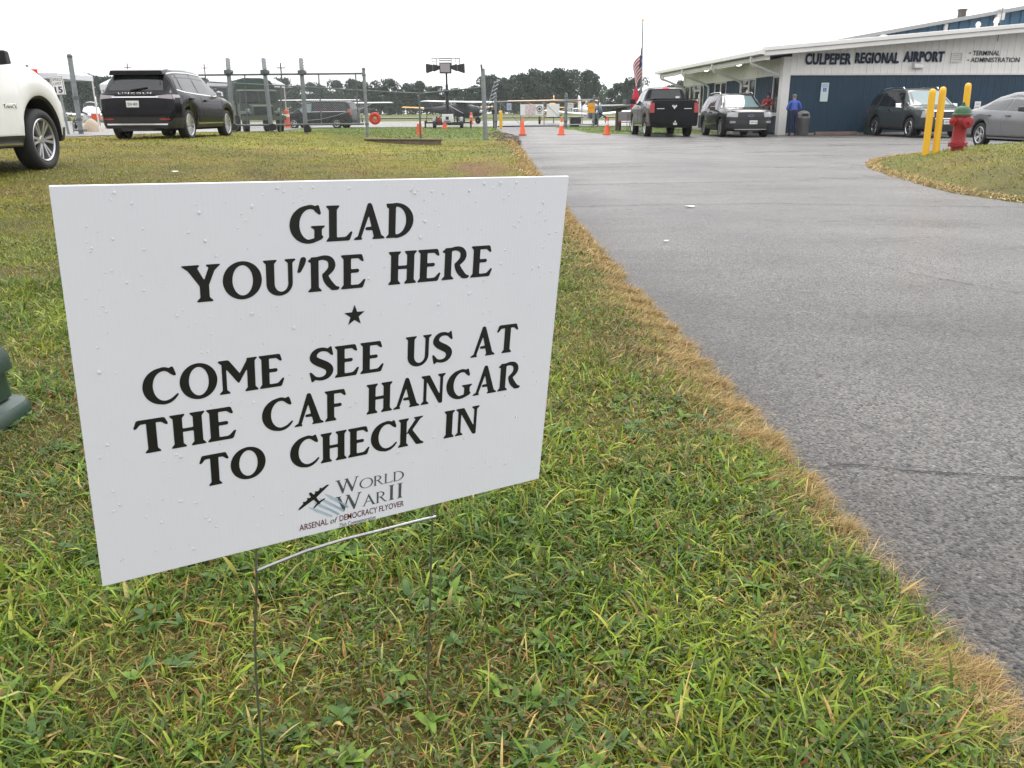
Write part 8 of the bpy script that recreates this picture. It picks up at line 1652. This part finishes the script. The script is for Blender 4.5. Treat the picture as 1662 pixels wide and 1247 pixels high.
def figure(H, pose):
    s = H/1.75; J = {}
    base = dict(pelvis=(0, 0, .95, (.155, .115)), waist=(0, .005, 1.08, (.145, .105)), chest=(0, .0, 1.27, (.165, .12)), collar=(0, -.005, 1.42, (.115, .085)), neck=(0, .01, 1.49, .055), jaw=(0, .035, 1.56, (.068, .075)), brow=(0, .025, 1.65, (.075, .092)), crown=(0, .01, 1.70, (.062, .075)), nose=(0, .125, 1.605, .014))
    for sx, n in ((-1, 'r'), (1, 'l')):
        base.update({'hip'+n: (sx*.10, 0, .90, .095), 'knee'+n: (sx*.11, .02, .49, .066), 'calf'+n: (sx*.11, -.01, .34, .06), 'ankle'+n: (sx*.115, -.02, .10, .045), 'heel'+n: (sx*.115, -.04, .045, .04), 'toe'+n: (sx*.13, .14, .03, .034),
                     'sho'+n: (sx*.185, -.005, 1.40, .066), 'elb'+n: (sx*.25, -.03, 1.12, .047), 'wri'+n: (sx*.26, .06, .88, .032), 'palm'+n: (sx*.26, .08, .82, (.026, .042))})
        base.update({'ear'+n: (sx*.09, .01, 1.60, .018)})
    base.update(pose)
    for n in ('r', 'l'):
        sx = -1 if n == 'r' else 1
        w_ = np.array(base['wri'+n][:3]); p = np.array(base['palm'+n][:3]); d = (p-w_)/np.linalg.norm(p-w_); sd = np.cross(d, [0, 0, 1.0]); sd = sd/np.linalg.norm(sd) if np.linalg.norm(sd) > .2 else np.array([0, 1.0, 0]); dn = np.cross(sd, d)
        for k, (o_, l_) in enumerate(((-.03, .070), (-.010, .082), (.010, .076), (.030, .058))):
            b = p+d*.03+sd*o_; c = b+d*l_*.55-dn*.012; e = c+d*l_*.35-dn*.03
            base['f%d%s0' % (k, n)] = (*b, .010); base['f%d%s1' % (k, n)] = (*c, .009); base['f%d%s2' % (k, n)] = (*e, .0075)
        b = p-d*.01-sd*.035; c = b+d*.03-sd*.03; base['t%s0' % n] = (*b, .012); base['t%s1' % n] = (*c, .009)
    J = {k: (v[0]*s, v[1]*s, v[2]*s, tuple(q*s for q in v[3]) if isinstance(v[3], tuple) else v[3]*s) for k, v in base.items()}
    E_ = [('pelvis', 'waist'), ('waist', 'chest'), ('chest', 'collar'), ('collar', 'neck'), ('neck', 'jaw'), ('jaw', 'brow'), ('brow', 'crown'), ('jaw', 'nose')]; T_ = [1, 0, 0, 0, 2, 2, 2, 2]
    for n in ('r', 'l'):
        E_ += [('pelvis', 'hip'+n), ('hip'+n, 'knee'+n), ('knee'+n, 'calf'+n), ('calf'+n, 'ankle'+n), ('ankle'+n, 'heel'+n), ('heel'+n, 'toe'+n), ('collar', 'sho'+n), ('sho'+n, 'elb'+n), ('elb'+n, 'wri'+n), ('wri'+n, 'palm'+n), ('brow', 'ear'+n)]; T_ += [1, 1, 1, 1, 3, 3, 0, 0, 4, 2, 2]
        for k in range(4): E_ += [('palm'+n, 'f%d%s0' % (k, n)), ('f%d%s0' % (k, n), 'f%d%s1' % (k, n)), ('f%d%s1' % (k, n), 'f%d%s2' % (k, n))]; T_ += [2, 2, 2]
        E_ += [('palm'+n, 't%s0' % n), ('t%s0' % n, 't%s1' % n)]; T_ += [2, 2]
    return J, E_, T_
M['skin'] = mat('skin', (.42, .24, .17), .5, var=.05)
def cloth(n, c): return mat(n, c, .8, var=.12, vscale=9, bump=.2, bscale=25)
# man in blue, back to the camera, leaning forward a little with his hands in front of him
pose = dict(chest=(0, .05, 1.26, (.17, .125)), collar=(0, .085, 1.40, (.125, .09)), neck=(0, .13, 1.46, .055), jaw=(0, .18, 1.52, (.066, .075)), brow=(0, .175, 1.61, (.075, .09)), crown=(0, .16, 1.665, (.064, .075)), nose=(0, .27, 1.56, .014), earr=(-.088, .165, 1.565, .018), earl=(.088, .165, 1.565, .018),
    shor=(-.19, .075, 1.385, .072), shol=(.19, .075, 1.385, .072), elbr=(-.30, .08, 1.10, .055), elbl=(.30, .07, 1.12, .055), wrir=(-.14, .27, 1.06, .034), wril=(.12, .28, 1.08, .034), palmr=(-.06, .30, 1.07, (.026, .04)), palml=(.04, .30, 1.10, (.026, .04)))
J, E_, T_ = figure(1.66, pose)
px_, py_ = 11.72, 36.15
man = skin_person('person', 'person in a blue long sleeved shirt, navy trousers and grey cap by the trash can', (px_, py_, 0.004), R_(-4), J, E_, [cloth('blue shirt', (.055, .10, .40)), cloth('navy trousers', (.012, .016, .05)), M['skin'], cloth('dark shoes', (.04, .035, .03)), bpy.data.materials['blue shirt']], T_)
k = 1.66/1.75
cp = MB().lathe([(.098*k, 0), (.10*k, .03*k), (.085*k, .075*k), (.05*k, .10*k), (1e-4, .105*k)], 18, Matrix.Translation((0, .168*k, 1.635*k))).box(-.06*k, .06*k, .25*k, .345*k, 1.635*k, 1.648*k)
part('cap', cp, cloth('grey cap', (.13, .14, .13)), man, 50)
# person in red between the dark SUV and the windows, holding something black
pose = dict(elbr=(-.27, .02, 1.14, .05), elbl=(.27, .02, 1.14, .05), wrir=(-.12, .24, 1.22, .033), wril=(.12, .24, 1.22, .033), palmr=(-.07, .28, 1.26, (.024, .038)), palml=(.07, .28, 1.26, (.024, .038)))
J, E_, T_ = figure(1.64, pose)
wom = skin_person('person', 'person in a coral red top holding a black camera beside the dark SUV', (11.32, 38.6, .12), R_(172), J, E_, [cloth('coral red top', (.50, .06, .07)), cloth('dark trousers', (.02, .02, .025)), M['skin'], bpy.data.materials['dark shoes'], M['skin']], T_)
k = 1.64/1.75
part('hair', MB().sphere((0, .0, 1.655*k), .105*k, 14, 10, 0, (.92, .98, .95)).sphere((0, -.06*k, 1.58*k), .075*k, 10, 8), mat('dark brown hair', (.03, .02, .015), .6, var=.3), wom, 60)
cm = empty('camera_in_hand', (0, 0, 0)); bpy.data.objects.remove(cm)
c_ = MB().box(-.07, .07, .27, .33, 1.17, 1.27).lathe([(.035, 0), (.035, .07), (.028, .075), (1e-4, .07)], 14, Matrix.Translation((0, .33, 1.215)) @ Matrix.Rotation(-math.pi/2, 4, 'X')).box(-.025, .025, .28, .32, 1.27, 1.295)
ob = c_.build('handheld_camera', M['black_plastic']); ob.matrix_world = Matrix.Translation((11.32, 38.6, .12)) @ Matrix.Rotation(R_(172), 4, 'Z'); tag(ob, 'black camera held up by the person in the coral red top', 'camera')
# ------------------------------------------------------------------ damp air
hm = bpy.data.materials.new('damp haze'); hm.use_nodes = True; n = hm.node_tree.nodes; n.remove(n['Principled BSDF'])
pvn = n.new('ShaderNodeVolumePrincipled'); pvn.inputs['Color'].default_value = (.86, .90, .93, 1); pvn.inputs['Density'].default_value = .0003; pvn.inputs['Anisotropy'].default_value = 0.0
hm.node_tree.links.new(pvn.outputs['Volume'], n['Material Output'].inputs['Volume'])
hz_o = MB().box(-960, 960, -80, 1900, -2.0, 24.0).build('haze', hm); hz_o['kind'] = 'stuff'
